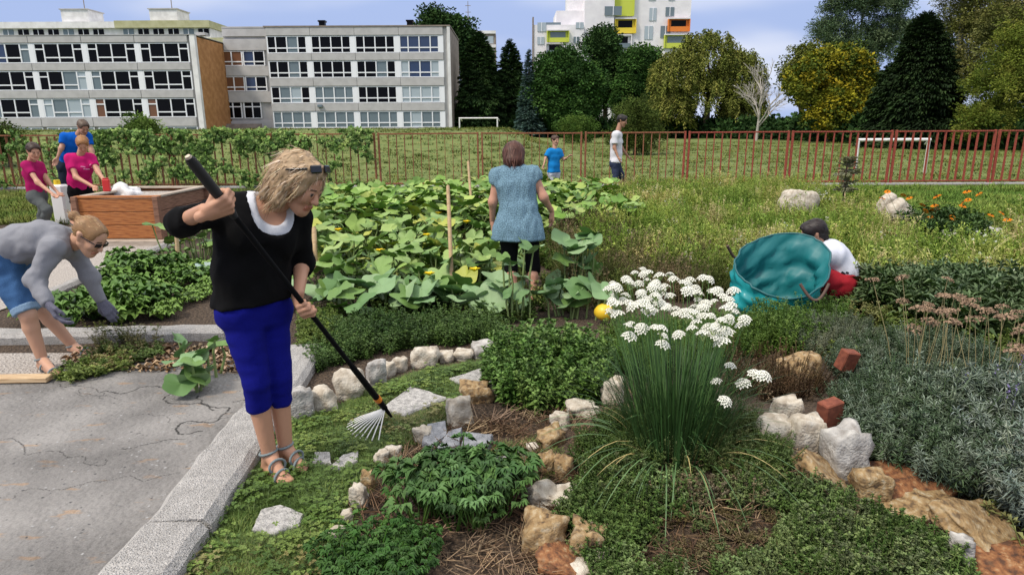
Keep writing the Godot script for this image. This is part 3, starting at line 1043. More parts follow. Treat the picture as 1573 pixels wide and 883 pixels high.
	# yellow tree
	leafy("yellowing_tree", "tree with yellowing leaves left of the big dark conifer", Vector3(28.137, 0, -60), 8.6, [[Vector3(0.3, 6.4, 0), Vector3(3.0, 2.0, 2.6)], [Vector3(-2.0, 4.9, 0.3), Vector3(2.4, 2.4, 2.3)], [Vector3(1.9, 4.6, 0.4), Vector3(2.2, 2.5, 2.3)], [Vector3(0.3, 2.7, 1.0), Vector3(2.8, 2.4, 2.2)]], 900, 0.62, [Color(0.3, 0.27, 0.02), Color(0.22, 0.23, 0.025), Color(0.38, 0.31, 0.025), Color(0.13, 0.16, 0.02), Color(0.09, 0.13, 0.02)], big, 0.25)
	leafy("broadleaf_tree", "thin yellow-green tree peeking above the yellowing tree", Vector3(33.022, 0, -78), 10.5, [[Vector3(0, 8.8, 0), Vector3(2.4, 1.5, 2)], [Vector3(-0.5, 6.8, 0), Vector3(2.8, 2.2, 2)]], 260, 0.65, ol, big, 0.2)
	# big dark conifer
	conifer("conifer_tree", "big near-black conifer between the yellowing tree and the birches", Vector3(27.234, 0, -46), 8.6, 3.7, [Color(0.016, 0.034, 0.011), Color(0.024, 0.05, 0.014), Color(0.032, 0.062, 0.018)], bg, 3400, 0.01, 0.62)
	# bluish poplar behind
	leafy("poplar_tree", "airy blue-green poplar behind the yellowing tree", Vector3(47.473, 0, -95), 20.0, [[Vector3(-2.6, 16.4, 0), Vector3(3.6, 3.4, 3)], [Vector3(3.2, 16.6, 0), Vector3(4.0, 3.6, 3)], [Vector3(0.5, 19.2, 0), Vector3(4.2, 3.0, 3)], [Vector3(-4.4, 13.2, 0), Vector3(3.0, 2.8, 3)], [Vector3(4.5, 12.6, 0), Vector3(4, 4, 3)], [Vector3(0, 11.2, 0), Vector3(5, 4, 3)]], 900, 0.95, [Color(0.09, 0.14, 0.07), Color(0.12, 0.17, 0.09), Color(0.06, 0.1, 0.045)], fine, 0.35)
	# birches on the right
	var bi := [Color(0.17, 0.18, 0.05), Color(0.22, 0.22, 0.075), Color(0.13, 0.145, 0.035)]
	leafy("birch_tree", "tall pale-trunked birch right of the big dark conifer", Vector3(37.266, 0, -58), 17.0, [[Vector3(-0.6, 13.2, 0), Vector3(2.9, 3.2, 3)], [Vector3(0.8, 9.0, 0), Vector3(3.0, 3.6, 3)], [Vector3(-0.4, 5.0, 0), Vector3(2.6, 3.0, 3)]], 700, 0.7, bi, fine, 0.3, "", M.bark_pale)
	leafy("birch_tree", "pale-trunked birch at the right edge behind the bright green tree", Vector3(38.697, 0, -54), 16.0, [[Vector3(0.3, 12.0, 0), Vector3(3.4, 3.2, 3)], [Vector3(-0.3, 8.0, 0), Vector3(3.2, 3.6, 3)], [Vector3(2.5, 6.0, 0), Vector3(3.2, 4.0, 3)]], 700, 0.7, bi, fine, 0.3, "", M.bark_pale)
	leafy("broadleaf_tree", "bright olive green tree at the right edge of the field", Vector3(30.736, 0, -42), 8.4, [[Vector3(0.6, 6.0, 0), Vector3(2.4, 2.2, 2)], [Vector3(-1.0, 3.6, 0.5), Vector3(2.6, 2.2, 2.2)], [Vector3(1.6, 3.2, 0.5), Vector3(2.6, 2.4, 2.2)], [Vector3(-2.0, 1.7, 0.8), Vector3(1.8, 1.6, 1.5)]], 1000, 0.5, [Color(0.14, 0.18, 0.025), Color(0.19, 0.21, 0.035), Color(0.1, 0.14, 0.02)], fine, 0.22)
	# dark undergrowth closing the gaps under the trees
	var hw := []
	var hc := []
	for i in 1900:
		var k := rng.randf()
		var line := [Vector2(-7, -92), Vector2(9, -88), Vector2(22.5, -80), Vector2(28.5, -66), Vector2(29.0, -54), Vector2(29.0, -42), Vector2(34, -34), Vector2(44, -28)]
		var seg := k * (line.size() - 1.001)
		var at: Vector2 = line[int(seg)].lerp(line[int(seg) + 1], seg - int(seg))
		var x := at.x + rf(0, 3.0)
		var z := at.y + rf(-3, 1.0)
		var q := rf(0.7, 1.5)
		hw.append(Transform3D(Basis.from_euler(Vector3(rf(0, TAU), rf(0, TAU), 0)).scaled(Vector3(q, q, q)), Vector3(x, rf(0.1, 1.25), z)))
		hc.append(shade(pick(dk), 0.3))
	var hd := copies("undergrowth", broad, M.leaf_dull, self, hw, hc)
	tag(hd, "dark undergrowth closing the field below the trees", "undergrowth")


# ================================================================ stones, kerbs, planter, stakes
# weathered stone: rounded block pushed about by noise; size is its full width, height, depth
func stone_mesh(size: Vector3, sd: int, blocky := 0.5, rough := 0.16, seg := 7) -> ArrayMesh:
	var b := MB.new()
	var f := FastNoiseLite.new()
	f.seed = sd
	f.frequency = 1.1
	f.fractal_octaves = 3
	f.fractal_gain = 0.35
	var key := {}
	var cell := FastNoiseLite.new()
	cell.seed = sd + 3
	cell.noise_type = FastNoiseLite.TYPE_CELLULAR
	cell.cellular_return_type = FastNoiseLite.RETURN_CELL_VALUE
	cell.frequency = 0.55
	for ax in 3:
		for s: float in [-1.0, 1.0]:
			var idx := []
			for j in seg + 1:
				for i in seg + 1:
					var p := Vector3.ZERO
					p[ax] = s
					p[(ax + 1) % 3] = lerpf(-1, 1, float(i) / seg)
					p[(ax + 2) % 3] = lerpf(-1, 1, float(j) / seg)
					var kk := Vector3i((p * 1000.0).round())
					if not key.has(kk):
						var sp := p.normalized()
						var q := sp.lerp(p * 0.86, blocky)
						q *= 1.0 + f.get_noise_3dv(sp * 0.8) * rough * 2.2 + cell.get_noise_3dv(sp * 1.3) * rough * 0.35
						key[kk] = b.v.size()
						b.v.append(q * size * 0.5)
						b.n.append(Vector3.ZERO)
						b.c.append(Color.WHITE)
					idx.append(key[kk])
			for j in seg:
				for i in seg:
					var a: int = idx[j * (seg + 1) + i]
					var c: int = idx[j * (seg + 1) + i + 1]
					var d: int = idx[(j + 1) * (seg + 1) + i + 1]
					var e: int = idx[(j + 1) * (seg + 1) + i]
					var t := [a, d, c, a, e, d] if s > 0 else [a, c, d, a, d, e]
					for z: int in t:
						b.ix.append(z)
	for i in range(0, b.ix.size(), 3):
		var p0 := b.v[b.ix[i]]
		var nn := (b.v[b.ix[i + 2]] - p0).cross(b.v[b.ix[i + 1]] - p0)
		for k in 3:
			b.n[b.ix[i + k]] += nn
	for i in b.n.size():
		b.n[i] = b.n[i].normalized()
	return b.mesh()


# [place, width, height] come from where the stone stands
func stone(called: String, label: String, at: Vector3, w: float, h: float, m: Material, group := "", deep := 0.8, turn := 0.0, blocky := 0.5, rough := 0.16, tilt := Vector3.ZERO) -> MeshInstance3D:
	var hh := h * 1.05
	var o := part(numbered(called), stone_mesh(Vector3(w, hh * 1.25, w * deep), rng.randi() % 9999, blocky, rough), m, self, at + Vector3(0, hh * 0.42, -w * deep * 0.35), Basis(Vector3.UP, turn) * Basis.from_euler(tilt))
	tag(o, label, "stone", group)
	return o


# flat irregular slab lying on the ground, outline given in metres round its middle
func slab(called: String, label: String, poly: PackedVector2Array, y: float, thick: float, m: Material, group := "", tilt := Vector3.ZERO) -> MeshInstance3D:
	var mid := Vector2.ZERO
	for p in poly:
		mid += p / poly.size()
	var b := MB.new()
	var n := poly.size()
	# roughen the outline
	var ring := []
	for i in n:
		var p := poly[i] - mid
		var q := poly[(i + 1) % n] - mid
		for k in 4:
			var r := p.lerp(q, k / 4.0)
			ring.append(r * (1.0 + rf(-0.05, 0.04)))
	if Geometry2D.is_polygon_clockwise(PackedVector2Array(ring)):
		ring.reverse()
	var c := Vector3(0, thick, 0)
	var s := ring.size()
	for i in s:
		var p: Vector2 = ring[i]
		var q: Vector2 = ring[(i + 1) % s]
		var pt := Vector3(p.x * 0.95, thick * 0.97, p.y * 0.95)
		var qt := Vector3(q.x * 0.95, thick * 0.97, q.y * 0.95)
		var pe := Vector3(p.x, thick * 0.7, p.y)
		var qe := Vector3(q.x, thick * 0.7, q.y)
		var pb := Vector3(p.x, -0.05, p.y)
		var qb := Vector3(q.x, -0.05, q.y)
		b.face3(c, pt, qt, Vector3(0, -1, 0))
		b.face4(pt, pe, qe, qt, Vector3(0, -0.2, 0))
		b.face4(pe, pb, qb, qe, Vector3(0, 0.0, 0))
	var o := part(numbered(called), b.mesh(), m, self, Vector3(mid.x, y, mid.y), Basis.from_euler(tilt))
	tag(o, label, "paving stone", group)
	return o


# kerb made of pieces along a line; broken, slightly uneven top
func kerb(label: String, pts: Array, width: float, height: float, gaps: Array) -> void:
	var k := thing("kerb", label, "kerb")
	for i in pts.size() - 1:
		var a: Vector3 = pts[i]
		var e: Vector3 = pts[i + 1]
		var d := (e - a)
		var len := d.length()
		var f := d / len
		var side := f.cross(Vector3.UP).normalized()
		var b := MB.new()
		var n := maxi(2, int(len / 0.12))
		var rows := []
		for j in n + 1:
			var t := clampf(float(j) / n, 0.0, 1.0)
			var p: Vector3 = f * (t * (len - gaps[i]))
			var w0 := rf(-0.012, 0.012)
			var w1 := rf(-0.008, 0.008)
			var hh := height + rf(-0.006, 0.006)
			rows.append([p - side * (width * 0.5 + w0) + Vector3(0, -0.1, 0), p - side * (width * 0.5 + w0) + Vector3(0, hh - 0.025, 0), p - side * (width * 0.5 - 0.03 + w0) + Vector3(0, hh, 0), p + side * (width * 0.5 - 0.03 + w1) + Vector3(0, hh + rf(-0.004, 0.004), 0), p + side * (width * 0.5 + w1) + Vector3(0, hh - 0.03 + rf(-0.01, 0.005), 0), p + side * (width * 0.5 + w1) + Vector3(0, -0.1, 0)])
		for j in n:
			for q in 5:
				b.face4(rows[j][q], rows[j + 1][q], rows[j + 1][q + 1], rows[j][q + 1], f * (len * (j + 0.5) / n))
		for j: int in [0, n]:
			for q in 4:
				b.face3(rows[j][0], rows[j][q + 1], rows[j][q + 2] if q < 4 else rows[j][0], f * len * 0.5)
		part("kerb_piece", b.mesh(), M.kerb, k, a)


func stake(label: String, foot: Vector3, top: Vector3, r: float, m: Material) -> void:
	var s := thing("wooden_stake", label, "stake", foot)
	var b := MB.new()
	var d := top - foot
	b.tube(PackedVector3Array([Vector3(0, -0.15, 0), d * 0.33 + Vector3(rf(-1, 1), 0, rf(-1, 1)) * 0.006, d * 0.66, d]), PackedFloat32Array([r, r * 0.97, r * 0.95, r * 0.85]), 7)
	part("shaft", b.mesh(), m, s)
	var p := MB.new()
	p.tube(PackedVector3Array([d, d + d.normalized() * 0.012]), PackedFloat32Array([r * 0.85, r * 0.5]), 7)
	part("sawn_top", p.mesh(), M.wood_raw, s)


func build_beds() -> void:
	# long kerb between the yard and the grass, cracked once near the camera
	kerb("pale aggregate concrete kerb with a crack between asphalt and grass", [Vector3(-1.39, 0, -0.9), Vector3(-1.41, 0, -2.45), Vector3(-1.49, 0, -3.66), Vector3(-1.56, 0, -4.72)], 0.27, 0.1, [0.012, 0.006, 0.0])
	# kerb of the left bed
	kerb("concrete kerb along the front of the left vegetable bed", [Vector3(-9.0, 0, -5.05), Vector3(-6.2, 0, -5.06), Vector3(-4.2, 0, -5.1), Vector3(-2.35, 0, -5.2)], 0.17, 0.1, [0.01, 0.015, 0.0])
	# kerb along the path
	kerb("pale kerb edging the path behind the left bed", [Vector3(-4.75, 0, -6.3), Vector3(-4.85, 0, -7.4), Vector3(-4.95, 0, -8.6), Vector3(-5.05, 0, -9.8)], 0.14, 0.06, [0.02, 0.01, 0.0])
	# plank on the yard
	var pl := MB.new()
	pl.box(Vector3(0, 0.025, 0), Vector3(1.3, 0.035, 0.09), 0.004)
	var o := part(numbered("plank"), pl.mesh(), M.wood_raw, self, Vector3(-3.8, 0.012, -4.2), Basis(Vector3.UP, 0.03))
	tag(o, "pale wooden plank lying on the asphalt by the bending woman", "plank")
	# raised planter box
	var t := thing("raised_planter", "brown boarded wooden raised planter on the path", "planter", Vector3(-6.306, 0.000, -9.618), 0.0)
	var w := 1.12
	var dp := 1.6
	var skew := 0.02
	for i in 3:
		var b := MB.new()
		b.box(Vector3.ZERO, Vector3(w, 0.19, 0.035), 0.006)
		part("board", b.mesh(), M.wood, t, Vector3(w * 0.5, 0.19 + i * 0.197, 0), Basis(Vector3.UP, rf(-0.006, 0.006)))
		var c := MB.new()
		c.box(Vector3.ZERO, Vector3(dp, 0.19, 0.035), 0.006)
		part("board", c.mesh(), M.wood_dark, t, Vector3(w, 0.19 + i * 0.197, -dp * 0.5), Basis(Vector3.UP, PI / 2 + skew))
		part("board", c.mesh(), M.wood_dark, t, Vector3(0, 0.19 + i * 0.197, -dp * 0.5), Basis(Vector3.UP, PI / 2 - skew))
		part("board", b.mesh(), M.wood, t, Vector3(w * 0.5, 0.19 + i * 0.197, -dp))
	for q: Array in [[w + 0.03, 0.03], [-0.03, 0.03], [w + 0.03, -dp], [-0.03, -dp]]:
		var b := MB.new()
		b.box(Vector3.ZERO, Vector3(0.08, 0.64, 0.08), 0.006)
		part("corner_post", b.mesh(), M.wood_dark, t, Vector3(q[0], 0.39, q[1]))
	var cap := MB.new()
	cap.box(Vector3.ZERO, Vector3(w + 0.1, 0.03, 0.12), 0.005)
	part("front_ledge", cap.mesh(), M.wood, t, Vector3(w * 0.5, 0.7, -0.03))
	part("rear_ledge", cap.mesh(), M.wood_grey, t, Vector3(w * 0.5, 0.7, -dp + 0.04))
	var cs := MB.new()
	cs.box(Vector3.ZERO, Vector3(0.12, 0.03, dp - 0.2), 0.005)
	part("side_ledge", cs.mesh(), M.wood_grey, t, Vector3(w - 0.02, 0.702, -dp * 0.5))
	part("side_ledge", cs.mesh(), M.wood_grey, t, Vector3(0.02, 0.702, -dp * 0.5))
	var fill := MB.new()
	fill.box(Vector3(w * 0.5, 0.36, -dp * 0.5), Vector3(w - 0.1, 0.56, dp - 0.1), 0.02)
	part("soil", fill.mesh(), M.grit, t)
	var pal := MB.new()
	pal.box(Vector3(w * 0.5, 0.045, 0.06), Vector3(w + 0.25, 0.08, 0.22), 0.006)
	part("foot_beam", pal.mesh(), M.wood_grey, t)
	# things on the planter
	var sack := part(numbered("white_sack"), stone_mesh(Vector3(0.42, 0.34, 0.36), 77, 0.25, 0.3), plain(lin(0.72, 0.71, 0.7), 0.6), self, Vector3(-6.146, 0.624, -10.600))
	tag(sack, "crumpled white plastic sack lying on the planter", "sack")
	var pap := part(numbered("white_sheet"), stone_mesh(Vector3(0.5, 0.07, 0.4), 78, 0.6, 0.25), plain(lin(0.62, 0.62, 0.62), 0.6), self, Vector3(-5.965, 0.603, -10.900))
	tag(pap, "flat grey-white plastic sheet lying on the planter", "sheet")
	var rb := thing("red_bag", "small red paper bag standing on the planter edge", "bag", Vector3(-6.275, 0.72, -10.3), 0.2)
	var r1 := MB.new()
	r1.box(Vector3(0, 0.09, 0), Vector3(0.1, 0.18, 0.06), 0.008)
	part("pouch", r1.mesh(), plain(lin(0.5, 0.02, 0.02), 0.5), rb)
	var r2 := MB.new()
	r2.box(Vector3(0, 0.19, 0), Vector3(0.085, 0.03, 0.025), 0.004)
	part("folded_top", r2.mesh(), plain(lin(0.42, 0.02, 0.02), 0.5), rb)
	# canister with yellow cap behind the girl
	var cn := thing("canister", "white plastic canister with yellow cap behind the girl in pink", "canister", Vector3(-8.038, 0.0, -11.8))
	var c1 := MB.new()
	c1.box(Vector3(0, 0.35, 0), Vector3(0.24, 0.7, 0.2), 0.03)
	part("body", c1.mesh(), plain(lin(0.66, 0.66, 0.64), 0.5), cn)
	var c2 := MB.new()
	c2.tube(PackedVector3Array([Vector3(-0.02, 0.7, 0), Vector3(-0.02, 0.78, 0)]), PackedFloat32Array([0.055, 0.05]), 10)
	part("cap", c2.mesh(), plain(lin(0.75, 0.55, 0.02), 0.5), cn)
	# stakes
	stake("pale stake in the middle of the pumpkin patch", Vector3(-0.607, 0.000, -6.509), Vector3(-0.660, 1.078, -6.900), 0.022, M.wood_raw)
	stake("thin pale stake beside the woman in the blue tunic", Vector3(-0.682, -0.000, -11.447), Vector3(-0.762, 1.065, -11.800), 0.024, M.wood_raw)
	stake("short pale stake right beside the raking woman's elbow", Vector3(-2.315, 0.000, -7.604), Vector3(-2.356, 0.512, -7.800), 0.032, M.wood_raw)
	stake("pale stake in the left bed before the courgette plant", Vector3(-3.912, 0.000, -7.570), Vector3(-3.891, 0.702, -7.600), 0.024, M.wood_raw)
	stake("thin stake far back by the rusty fence", Vector3(-1.256, 0.000, -16.666), Vector3(-1.233, 0.497, -16.500), 0.022, M.wood_raw)
	stake("pale stake tied beside the little conifer sapling", Vector3(6.330, 0.000, -12.467), Vector3(6.468, 0.424, -12.900), 0.025, M.wood_raw)


func build_rockery() -> void:
	var bs := "rounded stones edging the vegetable bed"
	var P: Material = M.stone_pale
	var Y: Material = M.stone_grey
	var O: Material = M.stone_orange
	var U: Material = M.stone_rust
	# edge of the vegetable bed, from the kerb to the right
	stone("border_stone", "grey block stone touching the kerb end", Vector3(-1.277, 0.000, -3.616), 0.162, 0.178, Y, bs, 0.8, 0.3, 0.7)
	stone("border_stone", "pale oval stone second from the kerb end", Vector3(-1.164, -0.000, -3.708), 0.182, 0.142, P, bs, 0.8, -0.2, 0.15)
	stone("border_stone", "large pale rounded stone third from the kerb end", Vector3(-1.049, 0.000, -3.906), 0.207, 0.174, P, bs, 0.8, 0.1, 0.3)
	stone("border_stone", "grey angular stone right of the rake shaft", Vector3(-0.913, 0.000, -4.135), 0.140, 0.157, Y, bs, 0.8, 0.4, 0.7)
	stone("border_stone", "small brown stone leaning on the angular grey stone", Vector3(-0.863, 0.000, -4.297), 0.099, 0.099, P, bs, 0.8, 0.8, 0.5)
	stone("border_stone", "small tan stone beside the tall pale border stone", Vector3(-0.803, 0.000, -4.394), 0.120, 0.092, P, bs, 0.9, 0.2, 0.3)
	stone("border_stone", "tall pale stone midway along the border", Vector3(-0.638, 0.000, -4.477), 0.206, 0.131, P, bs, 0.7, 0.0, 0.4)
	stone("border_stone", "flat cream stone right of the tall pale stone", Vector3(-0.493, 0.000, -4.580), 0.134, 0.067, P, bs, 0.9, 0.2, 0.4)
	stone("border_stone", "low cream stone near the right border end", Vector3(-0.362, -0.000, -4.614), 0.154, 0.072, P, bs, 0.8, -0.2, 0.4)
	stone("border_stone", "flat grey stone ending the border by the mint", Vector3(-0.215, 0.000, -4.680), 0.195, 0.098, Y, bs, 0.9, 0.2, 0.6)
	# stepping stones in the grass
	var ss := "stepping stones in the grass"
	slab("stepping_stone", "large diamond shaped concrete slab by the rake", PackedVector2Array([Vector2(-0.79, -3.73), Vector2(-0.67, -4.06), Vector2(-0.40, -3.87), Vector2(-0.64, -3.62)]), 0.0, 0.035, M.paving, ss)
	slab("stepping_stone", "grey stepping slab farthest back near the mint", PackedVector2Array([Vector2(-0.43, -4.19), Vector2(-0.22, -4.38), Vector2(-0.09, -4.28), Vector2(-0.13, -4.08), Vector2(-0.32, -4.08)]), 0.0, 0.035, M.paving, ss)
	slab("stepping_stone", "rough round stepping stone nearest the kerb and camera", PackedVector2Array([Vector2(-1.12, -2.49), Vector2(-1.14, -2.64), Vector2(-1.06, -2.68), Vector2(-0.93, -2.60), Vector2(-0.92, -2.52), Vector2(-1.01, -2.46)]), 0.0, 0.03, M.paving, ss)
	slab("stepping_stone", "small grey slab right of the sandals", PackedVector2Array([Vector2(-1.03, -3.07), Vector2(-1.05, -3.18), Vector2(-0.97, -3.18), Vector2(-0.93, -3.06)]), 0.0, 0.025, M.paving, ss)
	slab("stepping_stone", "cracked small slab in the grass below the rake", PackedVector2Array([Vector2(-0.93, -3.02), Vector2(-0.89, -3.15), Vector2(-0.82, -3.19), Vector2(-0.80, -3.08), Vector2(-0.87, -3.00)]), 0.0, 0.025, M.paving, ss)
	var sl := "slate pieces on the dry soil"
	slab("slate", "upright-leaning blue slate piece beside the white stone", PackedVector2Array([Vector2(-0.49, -3.25), Vector2(-0.48, -3.42), Vector2(-0.38, -3.46), Vector2(-0.36, -3.31), Vector2(-0.43, -3.20)]), 0.01, 0.05, M.slate, sl, Vector3(0.12, 0, 0))
	slab("slate", "middle blue slate piece in the dry soil", PackedVector2Array([Vector2(-0.40, -3.17), Vector2(-0.35, -3.34), Vector2(-0.28, -3.37), Vector2(-0.28, -3.20), Vector2(-0.35, -3.15)]), 0.01, 0.05, M.slate, sl, Vector3(0.1, 0, 0.05))
	slab("slate", "wide blue slate piece right of the other two", PackedVector2Array([Vector2(-0.28, -3.19), Vector2(-0.26, -3.34), Vector2(-0.11, -3.31), Vector2(-0.12, -3.22), Vector2(-0.23, -3.16)]), 0.01, 0.045, M.slate, sl, Vector3(0.06, 0, 0))
	slab("slate", "dark flat slate behind the celery leaves", PackedVector2Array([Vector2(-0.15, -3.11), Vector2(-0.07, -3.13), Vector2(0.01, -2.99), Vector2(-0.07, -2.98)]), 0.0, 0.03, M.slate, sl)
	slab("slate", "pale flat slate farthest right on the dry soil", PackedVector2Array([Vector2(-0.07, -3.10), Vector2(0.06, -3.20), Vector2(0.12, -3.07), Vector2(0.04, -3.01)]), 0.0, 0.03, M.paving, sl)
	# small stones round the celery bed
	var cb := "small stones edging the celery bed"
	for q: Array in [["white stone left of the blue slates", Vector3(-0.498, 0.000, -3.306), 0.107, 0.086, P], ["cream chip stone between white stone and celery", Vector3(-0.626, 0.000, -3.138), 0.082, 0.061, P], ["cream stone at the celery bed's back corner", Vector3(-0.680, 0.000, -3.084), 0.081, 0.060, P], ["rusty cream stone on the celery bed edge", Vector3(-0.699, 0.000, -2.840), 0.069, 0.087, O], ["tall pale stone on the celery bed edge", Vector3(-0.703, 0.000, -2.678), 0.083, 0.107, P], ["little pale stone below the tall edge stone", Vector3(-0.732, 0.000, -2.565), 0.057, 0.051, P], ["beige flat stone beside the parsley", Vector3(-0.736, 0.000, -2.423), 0.071, 0.060, P], ["small tan pebble stone nearest the lower edge", Vector3(-0.716, 0.000, -2.283), 0.057, 0.052, O], ["brown rock on top of the dry soil", Vector3(-0.230, 0.000, -3.843), 0.220, 0.106, O], ["cream pointed rock by the mint", Vector3(-0.106, -0.000, -3.952), 0.100, 0.100, P], ["long pale rock bordering the dry soil", Vector3(-0.313, 0.000, -3.492), 0.150, 0.165, P], ["small tan stone left of the dry soil", Vector3(-0.437, 0.000, -3.394), 0.066, 0.058, O], ["flat pebble on the dry soil", Vector3(-0.270, 0.000, -3.515), 0.090, 0.034, P], ["pale chip near the right slate", Vector3(0.103, 0.032, -3.151), 0.068, 0.034, P]]:
		stone("rock", q[0], q[1], q[2], q[3], q[4], cb, 0.8, rf(-0.5, 0.5), 0.55, 0.2)
	# left edge of the herb mound
	var hm := "rocks holding the herb mound"
	for q: Array in [["white square rock at the mound's back left", Vector3(0.266, 0.047, -3.371), 0.098, 0.101, P, 0.8], ["white flat rock beside the square one", Vector3(0.406, 0.055, -3.502), 0.172, 0.097, P, 0.6], ["cream rock half hidden by the chives", Vector3(0.607, 0.049, -3.692), 0.133, 0.188, P, 0.5], ["ochre rock below the white square rock", Vector3(0.206, 0.051, -3.159), 0.143, 0.096, O, 0.5], ["narrow ochre rock in the mound edge", Vector3(0.172, 0.046, -2.906), 0.095, 0.114, O, 0.5], ["ochre upright rock beside it", Vector3(0.246, 0.057, -2.801), 0.086, 0.141, O, 0.6], ["pale tilted rock over the celery", Vector3(0.139, 0.026, -2.629), 0.140, 0.099, P, 0.5], ["long mossy pale rock right of the tilted one", Vector3(0.226, 0.039, -2.615), 0.145, 0.075, P, 0.4], ["big rounded ochre rock at the lower mound edge", Vector3(0.131, 0.005, -2.338), 0.169, 0.174, O, 0.4], ["upright ochre block near the bottom", Vector3(0.299, 0.014, -2.285), 0.135, 0.145, O, 0.8], ["pale round rock by the ochre block", Vector3(0.349, 0.013, -2.234), 0.071, 0.076, P, 0.3], ["red-brown flat rock at the bottom edge", Vector3(0.184, 0.002, -2.197), 0.185, 0.075, U, 0.6], ["small white rock inside the mound", Vector3(0.363, 0.077, -2.732), 0.072, 0.066, P, 0.4], ["cream rock at the very bottom of the mound", Vector3(0.266, 0.005, -2.193), 0.150, 0.050, P, 0.5]]:
		stone("rock", q[0], q[1], q[2] * 1.1, q[3] * 0.78, q[4], hm, 0.95, rf(-0.5, 0.5), q[5] * 0.85, 0.2, Vector3(rf(-0.3, 0.3), 0, rf(-0.35, 0.35)))
	# right rock steps
	var rs := "rocks stepping down on the right"
	for q: Array in [["orange topped rock highest of the right steps", Vector3(1.882, 0.031, -3.969), 0.302, 0.201, O, 0.3, Vector3(0.1, 0, 0.25)], ["white cube-like rock below the orange topped one", Vector3(1.436, 0.169, -3.147), 0.149, 0.142, P, 0.85, Vector3(0, 0, 0.1)], ["pale yellow rock left in the right steps", Vector3(1.265, 0.185, -2.894), 0.182, 0.144, P, 0.5, Vector3.ZERO], ["cream rock under the white cube-like rock", Vector3(1.393, 0.166, -2.839), 0.166, 0.185, P, 0.7, Vector3(0, 0, -0.1)], ["white cracked rock beside the lavender", Vector3(1.534, 0.128, -2.704), 0.207, 0.219, Y, 0.7, Vector3(0, 0, 0.15)], ["small grey rock by the lowest rocks", Vector3(1.765, 0.014, -2.245), 0.092, 0.112, Y, 0.6, Vector3.ZERO], ["dark gap rock under the rust slab", Vector3(1.585, 0.095, -2.576), 0.171, 0.114, O, 0.6, Vector3.ZERO]]:
		stone("rock", q[0], q[1], q[2], q[3], q[4], rs, 0.75, rf(-0.3, 0.3), q[5], 0.14, q[6])
	rock_slab("long orange slab lying down the right steps", Vector3(1.455, 0.109, -2.720), Vector3(0.36, 0.11, 0.17), Vector3(0.3, 0.15, -0.55), O, rs)
	rock_slab("rust red pointed slab in the right steps", Vector3(1.785, 0.094, -2.720), Vector3(0.37, 0.1, 0.2), Vector3(0.25, 0.1, 0.1), U, rs)
	rock_slab("yellow grey slab under the rust red slab", Vector3(1.755, 0.056, -2.580), Vector3(0.33, 0.1, 0.2), Vector3(0.2, -0.1, 0.04), O, rs)
	rock_slab("ochre plate rock lowest in the right steps", Vector3(1.932, 0.053, -2.420), Vector3(0.27, 0.09, 0.24), Vector3(0.45, 0.35, -0.12), O, rs)
	rock_slab("dark rust slab in the lower right corner", Vector3(1.932, 0.011, -2.250), Vector3(0.24, 0.08, 0.16), Vector3(0.2, -0.1, 0.08), U, rs)
	# bricks
	for q: Array in [["dark red brick standing in the right steps", Vector3(1.586, 0.260, -3.050), Vector3(0.115, 0.2, 0.07), Vector3(0.1, 0.4, 0.12)], ["red brick piece half hidden behind the silver herbs", Vector3(2.099, 0.256, -3.900), Vector3(0.11, 0.13, 0.07), Vector3(0.2, 0.3, -0.2)]]:
		var b := MB.new()
		b.box(Vector3.ZERO, q[2], 0.006)
		var o := part(numbered("brick"), b.mesh(), M.brick, self, q[1], Basis.from_euler(q[3]))
		tag(o, q[0], "brick")
	# boulders out in the meadow
	stone("boulder", "wide pinkish boulder in the meadow before the fence", Vector3(5.460, 0.000, -12.396), 0.785, 0.442, P, "", 0.6, 0.1, 0.2, 0.12)
	stone("boulder", "upright pinkish boulder left of the orange flowers", Vector3(6.738, 0.000, -11.757), 0.373, 0.443, P, "", 0.7, 0.2, 0.4, 0.12)
	stone("boulder", "tilted pinkish boulder leaning on the upright one", Vector3(6.831, 0.000, -11.473), 0.455, 0.364, P, "", 0.7, 0.2, 0.3, 0.12, Vector3(0, 0, -0.6))
	stone("boulder", "white stone right of the orange flowers", Vector3(7.025, 0.000, -9.552), 0.401, 0.191, Y, "", 0.7, 0.2, 0.5, 0.16)
	stone("boulder", "pale grey stone behind the dried seed heads", Vector3(4.764, 0.116, -6.930), 0.393, 0.168, Y, "", 0.7, 0.2, 0.4, 0.16)


func rock_slab(label: String, at: Vector3, size: Vector3, turn: Vector3, m: Material, group: String) -> void:
	var o := part(numbered("rock"), stone_mesh(size * Vector3(1.22, 1.1, 1.25), rng.randi() % 9999, 0.85, 0.17, 10), m, self, at, Basis.from_euler(turn))
	tag(o, label, "stone", group)


# ================================================================ plants
func in_any(p: Vector2, polys: Array) -> bool:
	for q in polys:
		if in_poly(p, q):
			return true
	return false


# transforms of copies spread over a polygon on the ground
func spread(poly: PackedVector2Array, n: int, s0: float, s1: float, not_in := [], lift := 0.0, tilt := 0.15) -> Array:
	var lo := poly[0]
	var hi := poly[0]
	for p in poly:
		lo = lo.min(p)
		hi = hi.max(p)
	var out := []
	var tries := 0
	while out.size() < n and tries < n * 12:
		tries += 1
		var p := Vector2(rf(lo.x, hi.x), rf(lo.y, hi.y))
		if not in_poly(p, poly) or in_any(p, not_in):
			continue
		# growth comes in patches
		var s := rf(s0, s1) * (1.0 + 0.4 * noise.get_noise_2d(p.x * 14.0 + 300.0, p.y * 14.0))
		out.append(Transform3D((Basis(Vector3.UP, rf(0, TAU)) * Basis(Vector3.RIGHT, rf(-tilt, tilt))).scaled(Vector3(s, s * rf(0.8, 1.2), s)), Vector3(p.x, gh(p.x, p.y) + lift, p.y)))
	return out


